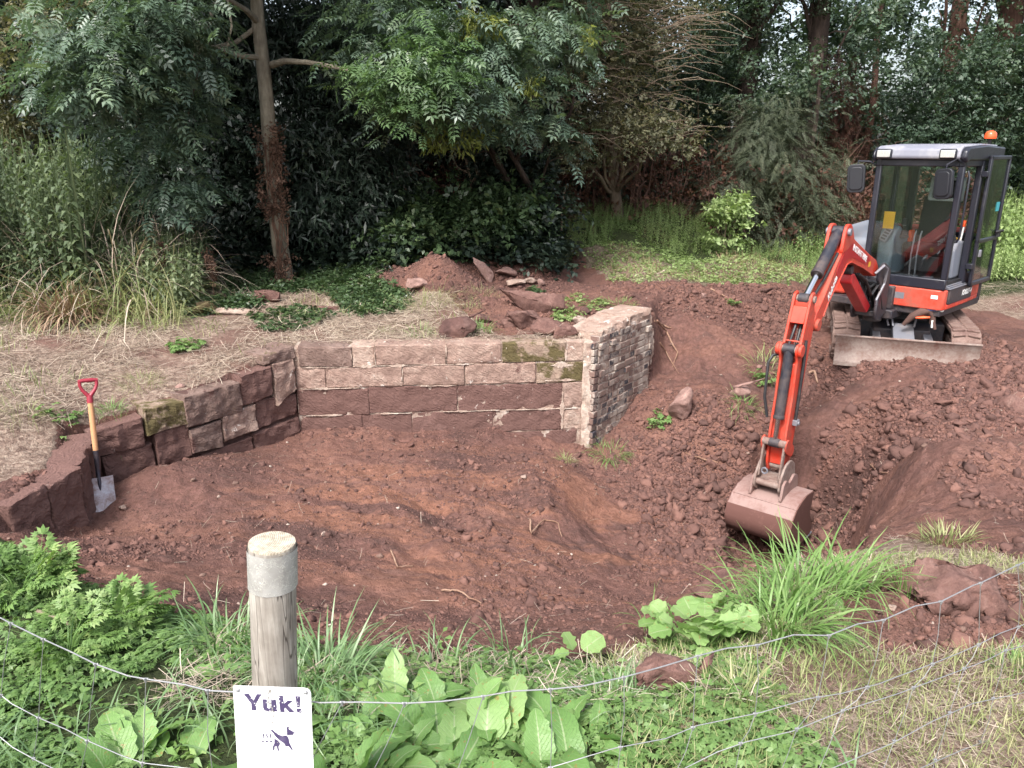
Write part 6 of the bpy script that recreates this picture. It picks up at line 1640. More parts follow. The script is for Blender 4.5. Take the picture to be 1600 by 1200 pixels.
foliage('seed_keys', [lobe(745, 25, 9.6, .3, .2, .15), lobe(840, 115, 9.9, .2, .2, .14), lobe(700, 205, 9.8, .5, .3, .10), lobe(920, 45, 10.2, .15, .2, .12)], 140, T_NARROW, 'leaf_keys', .16, ash2, r2, clump=9, sig=.05, out_pitch=(1.1, .3), shell=.8)

SH = 'dark evergreen bushes under the trees'
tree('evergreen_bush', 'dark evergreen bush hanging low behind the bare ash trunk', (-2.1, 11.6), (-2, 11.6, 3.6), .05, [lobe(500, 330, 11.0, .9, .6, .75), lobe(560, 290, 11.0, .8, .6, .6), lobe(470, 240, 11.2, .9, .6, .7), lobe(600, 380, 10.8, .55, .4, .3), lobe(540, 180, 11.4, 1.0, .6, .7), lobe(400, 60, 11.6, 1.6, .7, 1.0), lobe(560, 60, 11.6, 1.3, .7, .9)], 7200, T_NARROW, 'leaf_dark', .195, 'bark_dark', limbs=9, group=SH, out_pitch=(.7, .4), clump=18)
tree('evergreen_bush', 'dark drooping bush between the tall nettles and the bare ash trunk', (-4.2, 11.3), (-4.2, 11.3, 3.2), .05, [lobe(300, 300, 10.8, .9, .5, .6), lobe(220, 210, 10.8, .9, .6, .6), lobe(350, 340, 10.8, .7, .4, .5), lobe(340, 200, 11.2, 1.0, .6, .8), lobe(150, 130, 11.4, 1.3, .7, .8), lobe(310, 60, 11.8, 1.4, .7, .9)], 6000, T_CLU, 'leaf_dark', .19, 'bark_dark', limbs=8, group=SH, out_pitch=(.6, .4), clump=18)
tree('bramble_bush', 'low glossy bramble bush behind the brown mound of spoil', (-.9, 11.2), (-.9, 11.2, 1.0), .03, [lobe(650, 365, 10.8, .55, .35, .28), lobe(730, 360, 10.8, .55, .35, .28), lobe(780, 340, 11.2, .6, .4, .35), lobe(690, 335, 11.2, .8, .4, .3)], 1800, T_CLU, 'leaf_bramble', .20, 'bark_dark', limbs=5, group=SH, cat='bush')
tree('ivy_bush', 'tall ivy covered stump in the shade, centre of the wood edge', (.3, 12.4), (.3, 12.4, 2.6), .07, [lobe(800, 300, 12.0, .55, .4, .8), lobe(830, 360, 11.8, .5, .4, .4), lobe(780, 240, 12.2, .5, .4, .5)], 1700, T_CLU, 'leaf_dark', .20, 'bark_dark', limbs=5, group=SH, cat='bush')
tree('olive_hedge', 'yellowish small leaved bush at the far left behind the nettles', (-7.6, 12), (-7.6, 12, 4), .06, [lobe(40, 130, 11.5, .9, .6, .9), lobe(-40, 60, 12, 1.2, .8, 1.2), lobe(90, 40, 12, .9, .6, .8), lobe(0, 220, 11.3, .8, .6, .5)], 2600, T_CLU, 'leaf_olive', .16, 'twig', limbs=8, cat='bush')

# hawthorn with pale dry twigs
hw = tree('hawthorn_tree', 'straggly hawthorn with yellowish leaves and pale dry twigs beside the mound', (1.9, 13.9), (1.3, 13.6, 6.5), .10,
  [lobe(930, 160, 12.6, .8, .6, .6), lobe(1010, 200, 12.3, .8, .6, .40), lobe(1070, 222, 12.1, .45, .4, .22), lobe(980, 90, 12.8, .9, .7, .6), lobe(930, 30, 13, 1.0, .8, .6), lobe(1050, 20, 13, .8, .6, .4), lobe(900, 240, 12.5, .6, .5, .4), lobe(960, -160, 13.2, 1.6, 1.2, 1)], 5200, T_CLU, 'leaf_olive', .115, 'twig', limbs=12, clump=16, sig=.2, out_pitch=(.3, .5), shell=.6)
rr = random.Random(5); b = MB(Matrix.Translation(-hw.location))
for i in range(150):
    u, v = rr.uniform(860, 1060), rr.uniform(0, 230); Y = rr.uniform(12.0, 13.0); p = Vector(A(u, v, Y)); q = p + Vector((rr.uniform(.2, .9), rr.uniform(-.5, .1), rr.uniform(-.35, .18)))
    b.tube(limb_pts(p, q, 5, .06, .08, i), [.010, .008, .007, .005, .004, .002], 4)
for i in range(26):
    u, v = rr.uniform(1000, 1060), rr.uniform(20, 110); Y = rr.uniform(12.2, 13); p = Vector(A(u, v, Y)); q = p + Vector((rr.uniform(.5, 1.3), rr.uniform(-.3, .1), rr.uniform(-.15, .3)))
    b.tube(limb_pts(p, q, 5, .1, .08, i), [.012, .009, .007, .005, .004, .002], 4)
b.build('dry_twigs', 'twig', hw)

# back rows
def big_tree(label, u, Y, w, n, leaf, tpl, size, bark, lo=1.2, hi=11, tr=.2, gap=.30, seed=0, name='forest_tree', **kw):
    x = (u - 800) / FPX * (Y * CP + .3 * Y * SP) ; rr = random.Random(seed); L_ = []
    for k in range(11):
        z = lo + (hi - lo) * ((k + .5) / 11) ** 1.15; ww = w * (1 - .45 * abs(k / 11 - .35))
        a = rr.uniform(0, 6.28); L_.append((x + math.cos(a) * ww * .42, Y + math.sin(a) * ww * .3, z, ww * rr.uniform(.45, .7), ww * .45, rr.uniform(.7, 1.1)))
    return tree(name, label, (x + rr.uniform(-.3, .3), Y + .4), (x, Y, hi), tr, L_, n, tpl, leaf, size, bark, limbs=10, clump=22, sig=.26, gap=gap, seed=seed, **kw)
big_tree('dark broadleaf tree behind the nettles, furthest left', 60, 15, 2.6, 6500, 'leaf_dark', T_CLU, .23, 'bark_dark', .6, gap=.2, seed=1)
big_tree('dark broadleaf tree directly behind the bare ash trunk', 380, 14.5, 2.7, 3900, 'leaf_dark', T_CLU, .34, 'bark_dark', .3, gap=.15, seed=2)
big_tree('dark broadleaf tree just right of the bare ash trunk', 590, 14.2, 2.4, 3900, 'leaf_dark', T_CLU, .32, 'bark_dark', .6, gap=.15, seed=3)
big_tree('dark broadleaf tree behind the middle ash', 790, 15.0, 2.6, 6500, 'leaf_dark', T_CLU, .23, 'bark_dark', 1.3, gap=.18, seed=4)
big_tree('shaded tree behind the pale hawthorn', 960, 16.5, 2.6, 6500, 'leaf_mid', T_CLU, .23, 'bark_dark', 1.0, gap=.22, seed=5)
big_tree('spreading alder with blue green leaves above the juniper bush', 1130, 15.6, 2.3, 7500, 'leaf_alder', T_CLU, .175, 'bark_dark', 2.4, gap=.36, seed=6, name='alder_tree')
big_tree('bright leaved alder rising to the left of the dead conifer', 1240, 15.0, 1.9, 6500, 'leaf_alder', T_CLU, .175, 'bark_dark', 2.7, gap=.36, seed=7, name='alder_tree')
big_tree('oak with a thick reddish forked trunk above the digger cab', 1490, 18.5, 2.6, 6000, 'leaf_alder', T_CLU, .20, 'bark_red', 3.0, 11, .34, gap=.46, seed=8, name='oak_tree')
big_tree('slim tree with a red brown trunk left of the forked oak', 1408, 18.0, 1.6, 2200, 'leaf_mid', T_CLU, .19, 'bark_red', 3.8, 11, .18, gap=.5, seed=9, name='oak_tree')
big_tree('leafy tree with low green branches behind the digger', 1420, 15.8, 2.0, 5600, 'leaf_mid', T_CLU, .17, 'bark_dark', 1.4, 3.6, .10, gap=.30, seed=10)
big_tree('blue green tree at the right edge behind the beacon', 1580, 16.2, 2.1, 7000, 'leaf_alder', T_CLU, .18, 'bark_dark', 1.6, 9, .16, gap=.32, seed=11)
for i, (u, Y, w, s) in enumerate([(-60, 20, 3.6, 21), (180, 21, 3.8, 22), (430, 20.5, 3.8, 23), (660, 21, 3.8, 24), (880, 22, 3.6, 25), (1080, 23, 3.0, 26), (1270, 23, 2.6, 27), (1450, 24, 3.2, 28), (1640, 23, 3.6, 29)]):
    lab = ['at the far left edge', 'behind the far left tree', 'behind the bare ash', 'behind the dark bush right of the ash', 'behind the middle ash', 'behind the hawthorn', 'behind the dead conifer', 'behind the digger cab', 'at the far right edge'][i]
    right = u > 1000
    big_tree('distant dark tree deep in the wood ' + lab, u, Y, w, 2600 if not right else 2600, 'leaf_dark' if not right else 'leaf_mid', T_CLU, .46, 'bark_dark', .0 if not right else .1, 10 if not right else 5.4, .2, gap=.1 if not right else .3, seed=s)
# juniper like bush and dead brown conifer
tree('juniper_bush', 'feathery grey green conifer bush beside the green mound', (5.4, 14.6), (5.4, 14.4, 3.3), .07, [lobe(1190, 250, 13.8, .8, .5, .55), lobe(1250, 265, 13.8, .8, .5, .5), lobe(1160, 310, 13.8, .7, .5, .45), lobe(1270, 330, 13.8, .6, .5, .45), lobe(1210, 190, 14.2, .6, .5, .5), lobe(1225, 360, 13.8, .7, .4, .4)], 4200, T_FEA, 'leaf_conifer', .30, 'bark_dark', limbs=9, cat='bush', clump=14, sig=.17, out_pitch=(.35, .4))
tree('dead_conifer', 'dead conifer with rusty brown needles between the alder and the digger', (7.4, 16.8), (7.3, 16.6, 5.2), .10, [lobe(1315, 160, 16.4, .5, .4, .55), lobe(1295, 110, 16.4, .4, .4, .4), lobe(1325, 215, 16.4, .55, .4, .5), lobe(1290, 270, 16.2, .7, .4, .5), lobe(1330, 320, 16.2, .6, .4, .6)], 2600, T_FEA, 'leaf_deadbrown', .30, 'bark_red', limbs=9, clump=16, sig=.2, out_pitch=(.6, .4))
# brown bare undergrowth in the shade
def brush():
    rr = random.Random(8); b = MB()
    for i in range(620):
        u = rr.uniform(560, 1340); Y = rr.uniform(13.6, 16.5); x = (u - 800) / FPX * Y * 1.05; z = gz(x, Y); h = rr.uniform(.5, 2.2)
        p = Vector((x, Y, z)); q = p + Vector((rr.gauss(0, .5), rr.gauss(0, .4), h)); b.tube(limb_pts(p, q, 5, rr.uniform(-.1, .2), .16, i), [.014, .012, .009, .007, .005, .003], 4)
    tag(b.build('undergrowth', 'bark_red'), 'tangled brown stems in the shade under the trees', kind='stuff')
    n = 5200; x = RNG.uniform(-3, 8.5, n); y = RNG.uniform(13.4, 17, n); z = lookup(x, y) + RNG.random(n) ** 1.6 * 1.7
    a = scat('undergrowth', T_CLU, np.stack([x, y, z], -1), rotmats(RNG.uniform(0, 6.3, n), RNG.normal(.3, .6, n), RNG.normal(0, .6, n)), RNG.uniform(.12, .24, n), 'leaf_deadbrown')
    tag(a, 'withered brown leaves on the shaded undergrowth', kind='stuff')
brush()
def bare_stem():
    o0 = Vector((-.75, 11.9, gz(-.75, 11.9))); root = empty('bare_stem', o0); tag(root, 'forked leafless grey stem standing in the shade above the bramble bush', 'bush')
    rr = random.Random(12); b = MB(Matrix.Translation(-o0)); P = lambda u, v: Vector(A(u, v, 11.9))
    b.tube([P(733, 345), P(731, 310), P(736, 280), P(728, 250), P(712, 232)], [.035, .03, .024, .016, .008], 7); b.build('stem', 'twig', root, smooth=True)
    b = MB(Matrix.Translation(-o0))
    for pl in ([(733, 305), (745, 275), (740, 240), (735, 220)], [(736, 285), (755, 262), (770, 285), (768, 300)], [(731, 270), (715, 262), (705, 240)], [(745, 270), (757, 250), (750, 225)], [(758, 345), (752, 315), (757, 290), (748, 270)]):
        b.tube([P(*q) for q in pl], [.016, .012, .009, .005][:len(pl)], 6)
    b.build('branches', 'twig', root, smooth=True)
    o0 = Vector((.8, 12.6, gz(.8, 12.6))); P = lambda u, v: Vector(A(u, v, 12.6)); b = MB(Matrix.Translation(-o0))
    b.tube([P(877, 360), P(878, 320), P(881, 300), P(886, 288)], [.02, .018, .016, .01], 6); o = b.build('stake', 'twig', None, smooth=True); o.location = o0; tag(o, 'thin pale upright stick at the back of the mound', 'stick')
bare_stem()

# ================================================================== GROUND PLANTS
def scatter_area(name, n, xr, yr, cond, tpl, mat, smin, smax, pit=(0, .25), lift=0.0, kind='stuff', label=None, tone=None, roll=.3, zr=0.0, power=1.0):
    x = RNG.uniform(*xr, n); y = RNG.uniform(*yr, n); k = cond(x, y); x, y = x[k], y[k]; m = len(x)
    s = smin + (smax - smin) * RNG.random(m) ** power
    P = np.stack([x, y, lookup(x, y) + lift + RNG.random(m) * zr], -1)
    R = rotmats(RNG.uniform(0, 6.3, m), RNG.normal(pit[0], pit[1], m), RNG.normal(0, roll, m))
    t = None
    if tone is not None: t = np.clip(vnoise(x * tone, y * tone, 91) * .8 + RNG.normal(.1, .18, m), 0, 1)
    a = scat(name, tpl, P, R, s, mat, None, t); tag(a, label, kind=kind); return a
SO = lambda x, y: lookup(x, y, SOILG)
MMl = lambda x, y: lookup(x, y, MM)
STW = lambda x, y: lookup(x, y, strawm)
# dry cut grass on the left bank, wall top and right foreground
scatter_area('dry_grass_litter', 90000, (-7, 2), (4.2, 10.4), lambda x, y: (SO(x, y) < .4) & (MMl(x, y) > .5) & (vnoise(x * 1.6, y * 1.6, 4) + .4 * vnoise(x * 5, y * 5, 6) > .45), T_STRAW, 'straw', .05, .20, (0, .22), .004, label='pale cut dry grass strewn over the bank', tone=2.0, zr=.03)
scatter_area('dry_grass_litter', 52000, (.2, 4.5), (1.2, 4.2), lambda x, y: (SO(x, y) < .5) & (STW(x, y) > .5) & (vnoise(x * 2.6, y * 2.6, 14) > .28), T_STRAW, 'straw', .02, .085, (0, .25), .003, label='pale dry grass clippings in the right foreground', tone=3.0, zr=.02)
scatter_area('dry_grass_litter', 7000, (-1.2, 1), (2.1, 2.9), lambda x, y: (SO(x, y) < .6) & (vnoise(x * 2.6, y * 2.6, 19) > .3), T_STRAW, 'straw', .03, .11, (0, .3), .003, label='brown dead grass along the near rim of the pit', tone=3.0, zr=.03)
scatter_area('dry_grass_litter', 7000, (5.2, 8), (8.2, 12), lambda x, y: SO(x, y) < .4, T_STRAW, 'straw', .06, .2, (0, .25), .004, label='pale straw on the ground behind the digger', tone=2.0, zr=.02)
0 and scatter_area('leaf_litter', 5000, (-1.6, 2.3), (8.2, 12.4), lambda x, y: (vnoise(x * 1.6, y * 1.6, 44) > .4), T_CRUMB, 'pebble', .008, .022, (0, .5), .003, label='bits of leaf and root on the brown mounds')
scatter_area('roots_and_straws', 1500, (-3.2, 5.6), (2.8, 9.4), lambda x, y: SO(x, y) > .8, T_STRAW, 'straw', .03, .12, (0, .35), .004, label='stray straws and rootlets on the dug soil')
# short green in the litter
scatter_area('short_grass', 9000, (-6, 2), (4.4, 9.6), lambda x, y: (SO(x, y) < .4) & (MMl(x, y) > .5) & (vnoise(x * 1.3, y * 1.3, 24) > .60), T_BLADE_UP, 'blade_dry', .06, .16, (-1.0, .3), label='thin pale green grass growing through the straw', tone=1.5)
scatter_area('short_grass', 42000, (.3, 4.5), (1.2, 3.6), lambda x, y: (SO(x, y) < .5) & (vnoise(x * 2.2, y * 2.2, 34) > .42), T_BLADE_UP, 'blade_dry', .03, .085, (-1.0, .35), label='short yellow green turf by the fence', tone=2.5)
# green mound behind, bank behind digger
def hillc(x, y): return (SO(x, y) < .3) & (lookup(x, y, MM) > -1) & (y > 9.6 + .25 * vnoise(x, y, 2)) & ~((x < 1.2) & (y < 11.3)) & (x > -.5) & (x < 5.6 - .0 * y)
scatter_area('ground_cover', 14000, (-.5, 5.8), (9.6, 16), lambda x, y: hillc(x, y) & (vnoise(x * 2.3, y * 2.3, 12) > .33), T_CLU, 'leaf_cover', .05, .12, (0, .2), .0, label='low green weeds covering the mound', tone=1.2)
scatter_area('grass', 12000, (-.5, 5.8), (9.6, 16), lambda x, y: hillc(x, y) & (y > 12.2 + 1.2 * vnoise(x * 2, y * 2, 3)), T_THIN, 'blade_green', .14, .36, (-1.0, .3), label='bright long grass on top of the mound', tone=1.4)
scatter_area('dry_grass_litter', 17000, (.3, 6.0), (9.4, 14), lambda x, y: (SO(x, y) < .3) & (vnoise(x * 1.7, y * 1.7, 15) + (12 - y) * .12 > .42), T_STRAW, 'straw_brown', .06, .18, (-.4, .4), .0, label='brown dead grass at the foot of the mound', tone=1.4)
scatter_area('nettle_bank', 2600, (-.3, 5.4), (11.6, 14.6), lambda x, y: hillc(x, y) & (y > 11.8 + 1.3 * vnoise(x * 1.6, y * 1.6, 71)), T_STALK, 'leaf_cover', .14, .34, (0, .15), .0, label='leafy weeds standing on the green mound', tone=1.2, roll=.15)
scatter_area('nettle_bank', 7000, (4.9, 13), (11.6, 17), lambda x, y: (y > 11.9 + .5 * vnoise(x, y, 9)) & ((x > 5.6) | (y > 13)), T_STALK, 'leaf_cover', .30, .62, (0, .12), .0, label='bright green nettle bank behind the digger', tone=1.2, roll=.12)
scatter_area('nettle_bank', 700, (7.6, 13), (13, 17), lambda x, y: (x > y * .62), T_STALK, 'leaf_cover', .8, 1.3, (0, .1), .0, label='taller nettles right of the digger', tone=1.2, roll=.1)
# left weeds: nettles, bindweed, long dry grasses
lw = lambda x, y: (x < -3.6 - (y - 8) * .25 + .4 * vnoise(x * 2, y * 2, 5)) & (y > 7.7 + .5 * vnoise(x * 1.5, 3 + y, 7))
scatter_area('tall_nettles', 1900, (-8, -3.4), (7.9, 10.4), lambda x, y: lw(x, y) & (x < -4.4 - (y - 8) * .3), T_TALL, 'leaf_nettle', .75, 1.95, (0, .16), .0, power=1.5, label='tall nettles and bindweed on the left', tone=1.2, roll=.13)
scatter_area('tall_nettles', 2400, (-8, -3.2), (7.9, 10.6), lw, T_STALK, 'leaf_nettle', .40, .85, (0, .2), .0, label='shorter nettles at the front of the left thicket', tone=1.2, roll=.2)
scatter_area('tangled_grass', 9000, (-7.5, -2.9), (7.2, 9.8), lambda x, y: lw(x, y + .4), T_THIN, 'blade_dry', .25, .95, (-.95, .5), .0, label='long arching half dry grass in front of the left nettles', tone=1.2, roll=.3)
scatter_area('tangled_grass', 3400, (-8, -4), (7.8, 10), lw, T_THIN, 'straw', .5, 1.7, (-1.15, .4), .0, label='tall straw coloured grass stalks in the left thicket', tone=1.2, roll=.3)
scatter_area('brambles', 8000, (-3.8, -1.2), (8.0, 11.0), lambda x, y: (vnoise(x * 1.3, y * 1.3, 54) + (y - 8.6) * .28 > .55) & (SO(x, y) < .3), T_CLU, 'leaf_bramble', .07, .15, (0, .3), .0, label='low brambles and ivy around the foot of the ash', tone=3.3, zr=.06)
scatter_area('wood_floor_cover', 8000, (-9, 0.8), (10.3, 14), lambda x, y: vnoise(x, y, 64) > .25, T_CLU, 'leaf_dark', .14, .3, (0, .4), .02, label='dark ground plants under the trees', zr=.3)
# near weeds, left and centre foreground
near = lambda x, y: (SO(x, y) < .4) & (x < .75 + .3 * vnoise(x * 3, y * 3, 1)) & (y > 1.15)
scatter_area('low_weeds', 15000, (-4.4, 1.1), (1.15, 3.7), lambda x, y: near(x, y) & (vnoise(x * 2.4, y * 2.4, 74) > .30), T_WEED, 'leaf_weed', .025, .065, (0, .2), .0, label='creeping green weeds under the fence', tone=2.0)
scatter_area('low_weeds', 2600, (-4.4, 1.0), (1.15, 3.5), lambda x, y: near(x, y) & (vnoise(x * 2.1, y * 2.1, 84) > .5), T_CLU, 'leaf_fern', .05, .10, (0, .25), .0, label='brighter taller weeds under the fence', tone=2.0)
scatter_area('foreground_grass', 5200, (-3.6, 1.0), (1.2, 2.45), lambda x, y: near(x, y) & (vnoise(x * 1.8, y * 1.8, 94) > .50 + .2 * (y > 2.1)), T_BLADE, 'blade_blue', .09, .24, (-1.1, .35), .0, label='thin blue green grass among the weeds', tone=2.0)

def clump(name, label, cat, u, v, n, tpl, mat, size, spread, pitch, group=None, z=None, lift=0.0, stems=None, tone=None, roll=.2, pw=.5, part='blades'):
    p = on(u, v) if z is None else atz(u, v, z); p = np.array(p); root = empty(name, (p[0], p[1], p[2] + lift)); tag(root, label, cat, group)
    r = spread * RNG.random(n) ** pw; a = RNG.uniform(0, 2 * PI, n)
    P = np.stack([r * np.cos(a), r * np.sin(a), np.zeros(n)], -1)
    gzv = lookup(p[0] + P[:, 0], p[1] + P[:, 1]) - p[2]; P[:, 2] += gzv
    yaw = a + RNG.normal(0, .5, n); R = rotmats(yaw, RNG.normal(pitch[0], pitch[1], n), RNG.normal(0, roll, n))
    scat(part, tpl, P, R, size * RNG.uniform(.6, 1.15, n), mat, root, None, smooth=(tpl is T_DOCK or tpl is T_ROUND))
    return root
GT = 'grass tufts at the rim'
clump('grass_clump', 'tall lush grass clump at the pit rim in front of the bucket, upper part', 'grass', 1255, 935, 150, T_BLADE, 'blade_green', .36, .20, (-1.15, .22), GT)
clump('grass_clump', 'upright grass stems with heads right behind the lush clump', 'grass', 1320, 920, 60, T_BLADE, 'blade_green', .36, .14, (-1.2, .2), GT)
clump('grass_clump', 'dense drooping grass clump spilling towards the fence beside the round leaves', 'grass', 1215, 985, 230, T_BLADE, 'blade_green', .34, .16, (-.95, .28), GT)
clump('grass_clump', 'small bright lime grass tuft left of the largest boulder', 'grass', 1420, 935, 90, T_BLADE_UP, 'blade_green', .13, .085, (-1.25, .25), GT)
clump('grass_clump', 'turf sod with dry edges perched on the soil at the right', 'grass', 1480, 842, 150, T_BLADE_UP, 'blade_dry', .12, .13, (-.9, .4), GT)
clump('grass_clump', 'thin grass spikes at the pit rim behind the dock leaves', 'grass', 805, 1035, 46, T_BLADE, 'blade_blue', .24, .13, (-1.2, .25), GT)
clump('grass_clump', 'second group of thin grass spikes left of the dock leaves', 'grass', 690, 1050, 40, T_BLADE, 'blade_blue', .20, .14, (-1.1, .3), GT)
clump('grass_clump', 'thick bluish grass clump just right of the wooden post', 'grass', 500, 1065, 230, T_BLADE, 'blade_blue', .27, .16, (-1.0, .3), GT)
clump('grass_clump', 'bluish grass clump immediately left of the wooden post', 'grass', 355, 1010, 110, T_BLADE, 'blade_blue', .26, .15, (-1.1, .3), GT)
clump('grass_clump', 'wiry blue grass behind the boulder by the fence', 'grass', 965, 1110, 170, T_BLADE, 'blade_blue', .15, .12, (-.8, .3), GT)
clump('grass_clump', 'yellow green grass tuft between the boulder and the round leaves', 'grass', 1150, 1100, 120, T_BLADE_UP, 'blade_dry', .12, .11, (-1.1, .3), GT)
clump('grass_clump', 'bright green tuft at the right edge below the wire', 'grass', 1590, 1050, 110, T_BLADE_UP, 'blade_green', .09, .09, (-.9, .35), GT)
clump('grass_clump', 'few long grass blades left of the round leaves', 'grass', 1010, 990, 9, T_BLADE, 'blade_green', .24, .04, (-1.2, .25), GT)
G2 = 'green tufts on the loose soil'
clump('grass_clump', 'mop of green grass growing on the boulder in the heap', 'grass', 1160, 632, 110, T_BLADE, 'blade_green', .20, .13, (-.8, .4), G2)
clump('grass_clump', 'pale grass on the heap left of the digger arm', 'grass', 1195, 575, 110, T_BLADE, 'blade_dry', .28, .18, (-.8, .4), G2)
clump('grass_clump', 'grass tuft at the foot of the brick wall', 'grass', 950, 716, 120, T_BLADE, 'blade_green', .20, .16, (-.8, .4), G2)
clump('grass_clump', 'grey grass tuft hanging at the bottom right of the long wall', 'grass', 884, 724, 90, T_BLADE, 'blade_dry', .14, .07, (-.7, .5), G2)
clump('weed_tuft', 'small leafy weed beside the pink sandstone boulder', 'plant', 1030, 662, 8, T_WEED, 'leaf_weed', .12, .12, (0, .3), G2, part='leaves')
clump('weed_tuft', 'tiny green weed high on the heap', 'plant', 1143, 488, 5, T_WEED, 'leaf_weed', .10, .05, (0, .3), G2, part='leaves')
clump('weed_tuft', 'leafy weed on the heap below the pale grass', 'plant', 1190, 605, 6, T_WEED, 'leaf_weed', .13, .09, (0, .3), G2, part='leaves')
G3 = 'tufts on the wall top and bank'
for lab, u, v, n, s, sp, mt in (('green tuft on the broken brick wall top', 968, 478, 80, .14, .2, 'blade_green'), ('bright tuft beside the dark brown stone', 752, 520, 50, .18, .10, 'blade_green'), ('pale tuft left of the dark brown stone', 655, 522, 40, .14, .12, 'blade_green'),
    ('dry bushy tuft in front of the flat grey stone', 668, 475, 160, .26, .30, 'blade_dry'), ('grass growing before the leaning slab', 752, 460, 90, .16, .22, 'blade_dry'), ('grass tuft among the rubble left of the big red block', 735, 492, 60, .18, .14, 'blade_dry'),
    ('small tuft by the spade handle on the bank', 178, 652, 60, .14, .09, 'blade_green'), ('pale green tuft at the left edge of the bank', 30, 650, 70, .20, .16, 'blade_dry'), ('green grey tuft in the middle of the straw bank', 222, 605, 90, .20, .16, 'blade_dry'),
    ('rust brown dead grass sheaf in front of the nettles', 110, 505, 260, .55, .18, 'straw_brown'), ('rusty mat of dead grass right of the brown sheaf', 225, 490, 220, .34, .32, 'straw_brown'), ('short tuft on the long wall above the pale blocks', 600, 520, 45, .12, .10, 'blade_dry')):
    clump('grass_clump', lab, 'grass', u, v, n * 2, T_THIN if mt == 'blade_dry' else T_BLADE, mt, s, sp, (-1.0, .35), G3)
for lab, u, v, n, s, sp, mt in (('small weed plant lying in the straw above the block wall', 290, 545, 7, .15, .12, 'leaf_weed'), ('grey green weed hanging over the bank left of the spade', 100, 672, 10, .15, .16, 'leaf_weed'), ('leafy weeds crowning the rubble behind the brick wall', 905, 478, 34, .10, .34, 'leaf_cover'),
    ('bramble patch growing over the straw before the ash', 455, 500, 70, .15, .42, 'leaf_bramble'), ('rounded green bramble mound right of the ash foot', 570, 470, 60, .19, .34, 'leaf_bramble'), ('trailing weeds between the big red block and the brick wall top', 890, 500, 18, .12, .16, 'leaf_cover'), ('low weeds beside the pale flakes', 835, 456, 16, .09, .12, 'leaf_bramble')):
    clump('weed_tuft', lab, 'plant', u, v, int(n * 1.9), T_WEED, mt, s * .72, sp, (0, .35), G3, part='leaves')
# docks
GD = 'broad dock plants by the fence'
for lab, u, v, n, s, z in (('broad dock plant centre bottom with the widest pale leaves', 770, 1185, 15, .29, .02), ('dock plant right of the sign with a curled leaf', 590, 1190, 9, .25, .02), ('upright dock left of the wire kink', 690, 1150, 8, .24, .02), ('dock with upright pointed leaves right of the others', 880, 1170, 10, .25, .02),
    ('small dock right at the bottom near the boulder', 980, 1215, 8, .21, .02), ('dock below the left wire with one upright leaf', 300, 1200, 6, .25, .02), ('dock with a drooping leaf at the lower left', 215, 1210, 6, .24, .02), ('dock squeezed between the post and the grass', 385, 1065, 4, .20, .0), ('young dock behind the left wire', 175, 1040, 4, .16, .0), ('dock behind the upright one at the weed edge', 640, 1110, 7, .20, .0), ('dock leaf standing in the lush grass clump', 1290, 930, 3, .24, .0),
    ('dock squeezed beside the right side of the sign', 530, 1130, 7, .22, .0), ('dock with small leaves between the centre plants', 740, 1120, 7, .20, .0), ('dock at the bottom edge just right of the sign', 560, 1230, 8, .26, .0), ('dock at the bottom edge under the wire kink', 680, 1225, 9, .26, .0), ('dock at the bottom edge below the upright leaves', 880, 1230, 8, .24, .0),
    ('low dock under the round leaves', 1090, 1050, 5, .16, .0), ('dock tucked behind the broad centre plant', 820, 1120, 8, .22, .0)):
    clump('dock_plant', lab, 'plant', u, v, int(n * 1.35), T_DOCK, 'leaf_dock', s * .80, .10, (-.50, .38), GD, roll=.35, part='leaves')
clump('round_leaf_plant', 'pale round scalloped leaves at the pit rim left of the lush grass', 'plant', 1090, 1005, 46, T_ROUND, 'leaf_round', .090, .17, (-.5, .35), None, lift=.10, roll=.3, part='leaves')
clump('round_leaf_plant', 'two small pale round leaves at the rim behind the docks', 'plant', 905, 1045, 4, T_ROUND, 'leaf_round', .09, .06, (-.5, .3), None, lift=.07, part='leaves')
# ferny plants at left
for lab, u, v, n, s, sp in (('ferny bush of cow parsley at the left edge of the pit', 30, 940, 90, .16, .24), ('ferny cow parsley plant in the middle left', 195, 985, 70, .135, .17), ('spreading ferny leaves below the left cow parsley', 110, 1030, 40, .12, .22)):
    p = on(u, v); root = empty('cow_parsley', tuple(p)); tag(root, lab, 'plant', 'ferny plants at the left rim')
    r = sp * RNG.random(n) ** .6; a = RNG.uniform(0, 2 * PI, n); zz = RNG.random(n) * sp * .42
    P = np.stack([r * np.cos(a) * .6, r * np.sin(a) * .6, zz + .03], -1)
    scat('leaves', T_FERN, P, rotmats(a + RNG.normal(0, .5, n), RNG.normal(-.25, .35, n), RNG.normal(0, .35, n)), s * RNG.uniform(.6, 1.1, n), 'leaf_fern', root)
    b = MB()
    for i in range(12): b.tube([(0, 0, -.02), (P[i][0] * .5, P[i][1] * .5, P[i][2] * .7), tuple(P[i])], [.005, .004, .002], 5)
    b.build('stems', 'blade_green', root)
# sapling on the mound
sp_ = on(1130, 400); sap = tree('sapling', 'young leafy sapling standing up from the green mound', (sp_[0], sp_[1]), (sp_[0], sp_[1], sp_[2] + 1.0), .015, [lobe(1135, 335, sp_[1], .36, .3, .26), lobe(1125, 365, sp_[1], .30, .25, .28), lobe(1142, 318, sp_[1], .24, .2, .18)], 330, T_CLU, 'leaf_cover', .17, 'twig', limbs=5, group=None, clump=8, sig=.08)
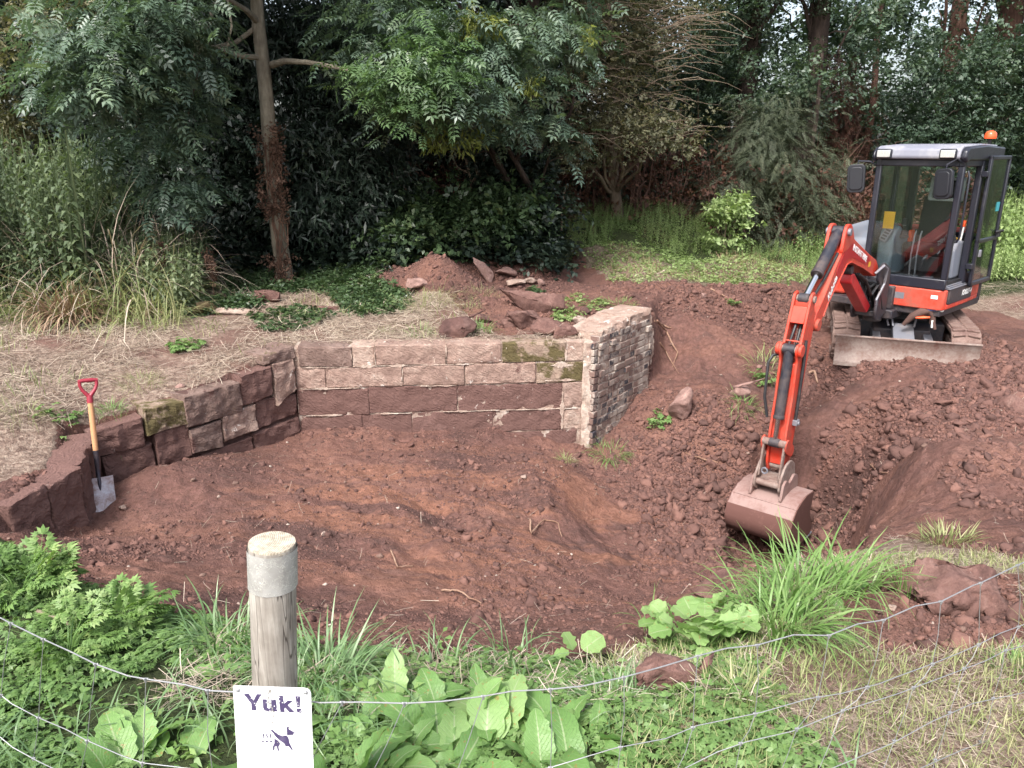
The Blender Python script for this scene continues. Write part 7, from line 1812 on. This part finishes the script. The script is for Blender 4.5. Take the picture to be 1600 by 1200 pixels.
# withered dock stalks and poppies
for i, (u, v, h, lab) in enumerate(((243, 470, .62, 'tallest withered brown stalk at the left of the row'), (262, 475, .70, 'withered brown stalk bent over, second from the nettles'), (336, 470, .62, 'withered brown stalk nearest the ash trunk'), (290, 478, .42, 'short withered stalk between its taller neighbours'))):
    p = on(u, v); root = empty('withered_stalk', tuple(p)); tag(root, lab, 'plant', 'withered brown stalks')
    lx = random.uniform(-.12, .16); b = MB(); b.tube([(0, 0, -.03), (lx * .3, 0, h * .5), (lx, 0, h)], [.007, .006, .004], 6); b.build('stalk', 'dead_ivy', root)
    n = 60; t = RNG.uniform(.35, 1, n); P = np.stack([lx * t * t, RNG.normal(0, .02, n), t * h], -1) + RNG.normal(0, .018, (n, 3))
    scat('dead_leaves', T_CLU, P, rotmats(RNG.uniform(0, 6.3, n), RNG.normal(1.0, .4, n), RNG.normal(0, 1, n)), RNG.uniform(.05, .09, n), 'dead_ivy', root)
for (u, v, lab) in ((284, 466, 'red poppy higher up beside the withered stalks'), (299, 478, 'red poppy lower down beside the mossy stone')):
    p = on(u, v); root = empty('poppy', tuple(p)); tag(root, lab, 'flower'); b = MB(); b.tube([(0, 0, 0), (.01, 0, .08)], .003, 5); b.build('stem', 'blade_green', root)
    n = 7; scat('petals', [(t_leaflet(1, .9, .2), np.array([[0, 1, 2, 3]]), None)], np.tile([.01, 0, .08], (n, 1)), rotmats(np.arange(n) * .9, np.full(n, -.4), np.zeros(n)), .04, 'poppy', root)
# roots and sticks
def stick_(name, pts, r, mat, label, cat='root', group='roots and sticks on the soil'):
    P = [on(u, v) for u, v in pts]; o0 = Vector(P[0]); b = MB(Matrix.Translation(-o0)); n = len(P)
    V = [Vector((p[0], p[1], p[2] + r + (.0 if i in (0, n - 1) else .015))) for i, p in enumerate(P)]
    Q = []
    for a, c in zip(V[:-1], V[1:]):
        for k in range(4): t = k / 4; Q.append(a.lerp(c, t) + Vector([.012 * mnoise.noise(Vector((t * 3, i_, a.x * 9))) for i_ in range(3)]))
    Q.append(V[-1]); b.tube(Q, [r * (1 - .6 * i / len(Q)) for i in range(len(Q))], 7); o = b.build(name, mat, None, smooth=True); o.location = o0; tag(o, label, cat, group)
stick_('root', [(1120, 738), (1108, 730), (1085, 728), (1070, 722)], .012, 'root', 'pale bent root end sticking out of the soil left of the bucket')
stick_('root', [(1026, 512), (1040, 535), (1058, 560), (1050, 580)], .012, 'root', 'longest pale root trailing from the far end of the brick wall')
stick_('root', [(1022, 512), (1036, 514), (1048, 521)], .014, 'root', 'short thick root poking out beside the brick wall top')
stick_('root', [(1030, 548), (1040, 556), (1060, 592)], .009, 'root', 'thin root hanging below the longest one')
stick_('root', [(828, 820), (830, 838), (850, 822), (872, 828), (878, 842)], .008, 'root', 'forked thin root on the pit slope')
stick_('root', [(690, 925), (715, 932), (752, 945)], .007, 'root', 'straight rootlet low on the pit slope')
stick_('root', [(610, 868), (622, 890), (645, 888)], .006, 'root', 'small curled rootlet in the middle of the slope')
stick_('root', [(1358, 742), (1372, 745), (1386, 745)], .009, 'root', 'pale root end on the trench side')
stick_('stick', [(1262, 588), (1270, 600), (1276, 612)], .018, 'root', 'short thick stub of wood below the digger arm joint', 'stick')
stick_('root', [(682, 396), (700, 398), (722, 404)], .045, 'root', 'thick pink root lying on top of the brown mound')
stick_('stick', [(1110, 456), (1130, 470), (1150, 480), (1160, 478)], .010, 'root', 'thin brown twig along the top of the heap', 'stick')
stick_('stick', [(60, 965), (100, 985), (140, 1002)], .010, 'twig', 'dead stick lying in the weeds near the left wire', 'stick')
stick_('stick', [(55, 950), (110, 962), (160, 990)], .008, 'twig', 'second dead stick just above the first', 'stick')
stick_('stick', [(90, 935), (120, 965), (150, 1000)], .006, 'straw', 'thin straw coloured stem crossing the dead sticks', 'stick')
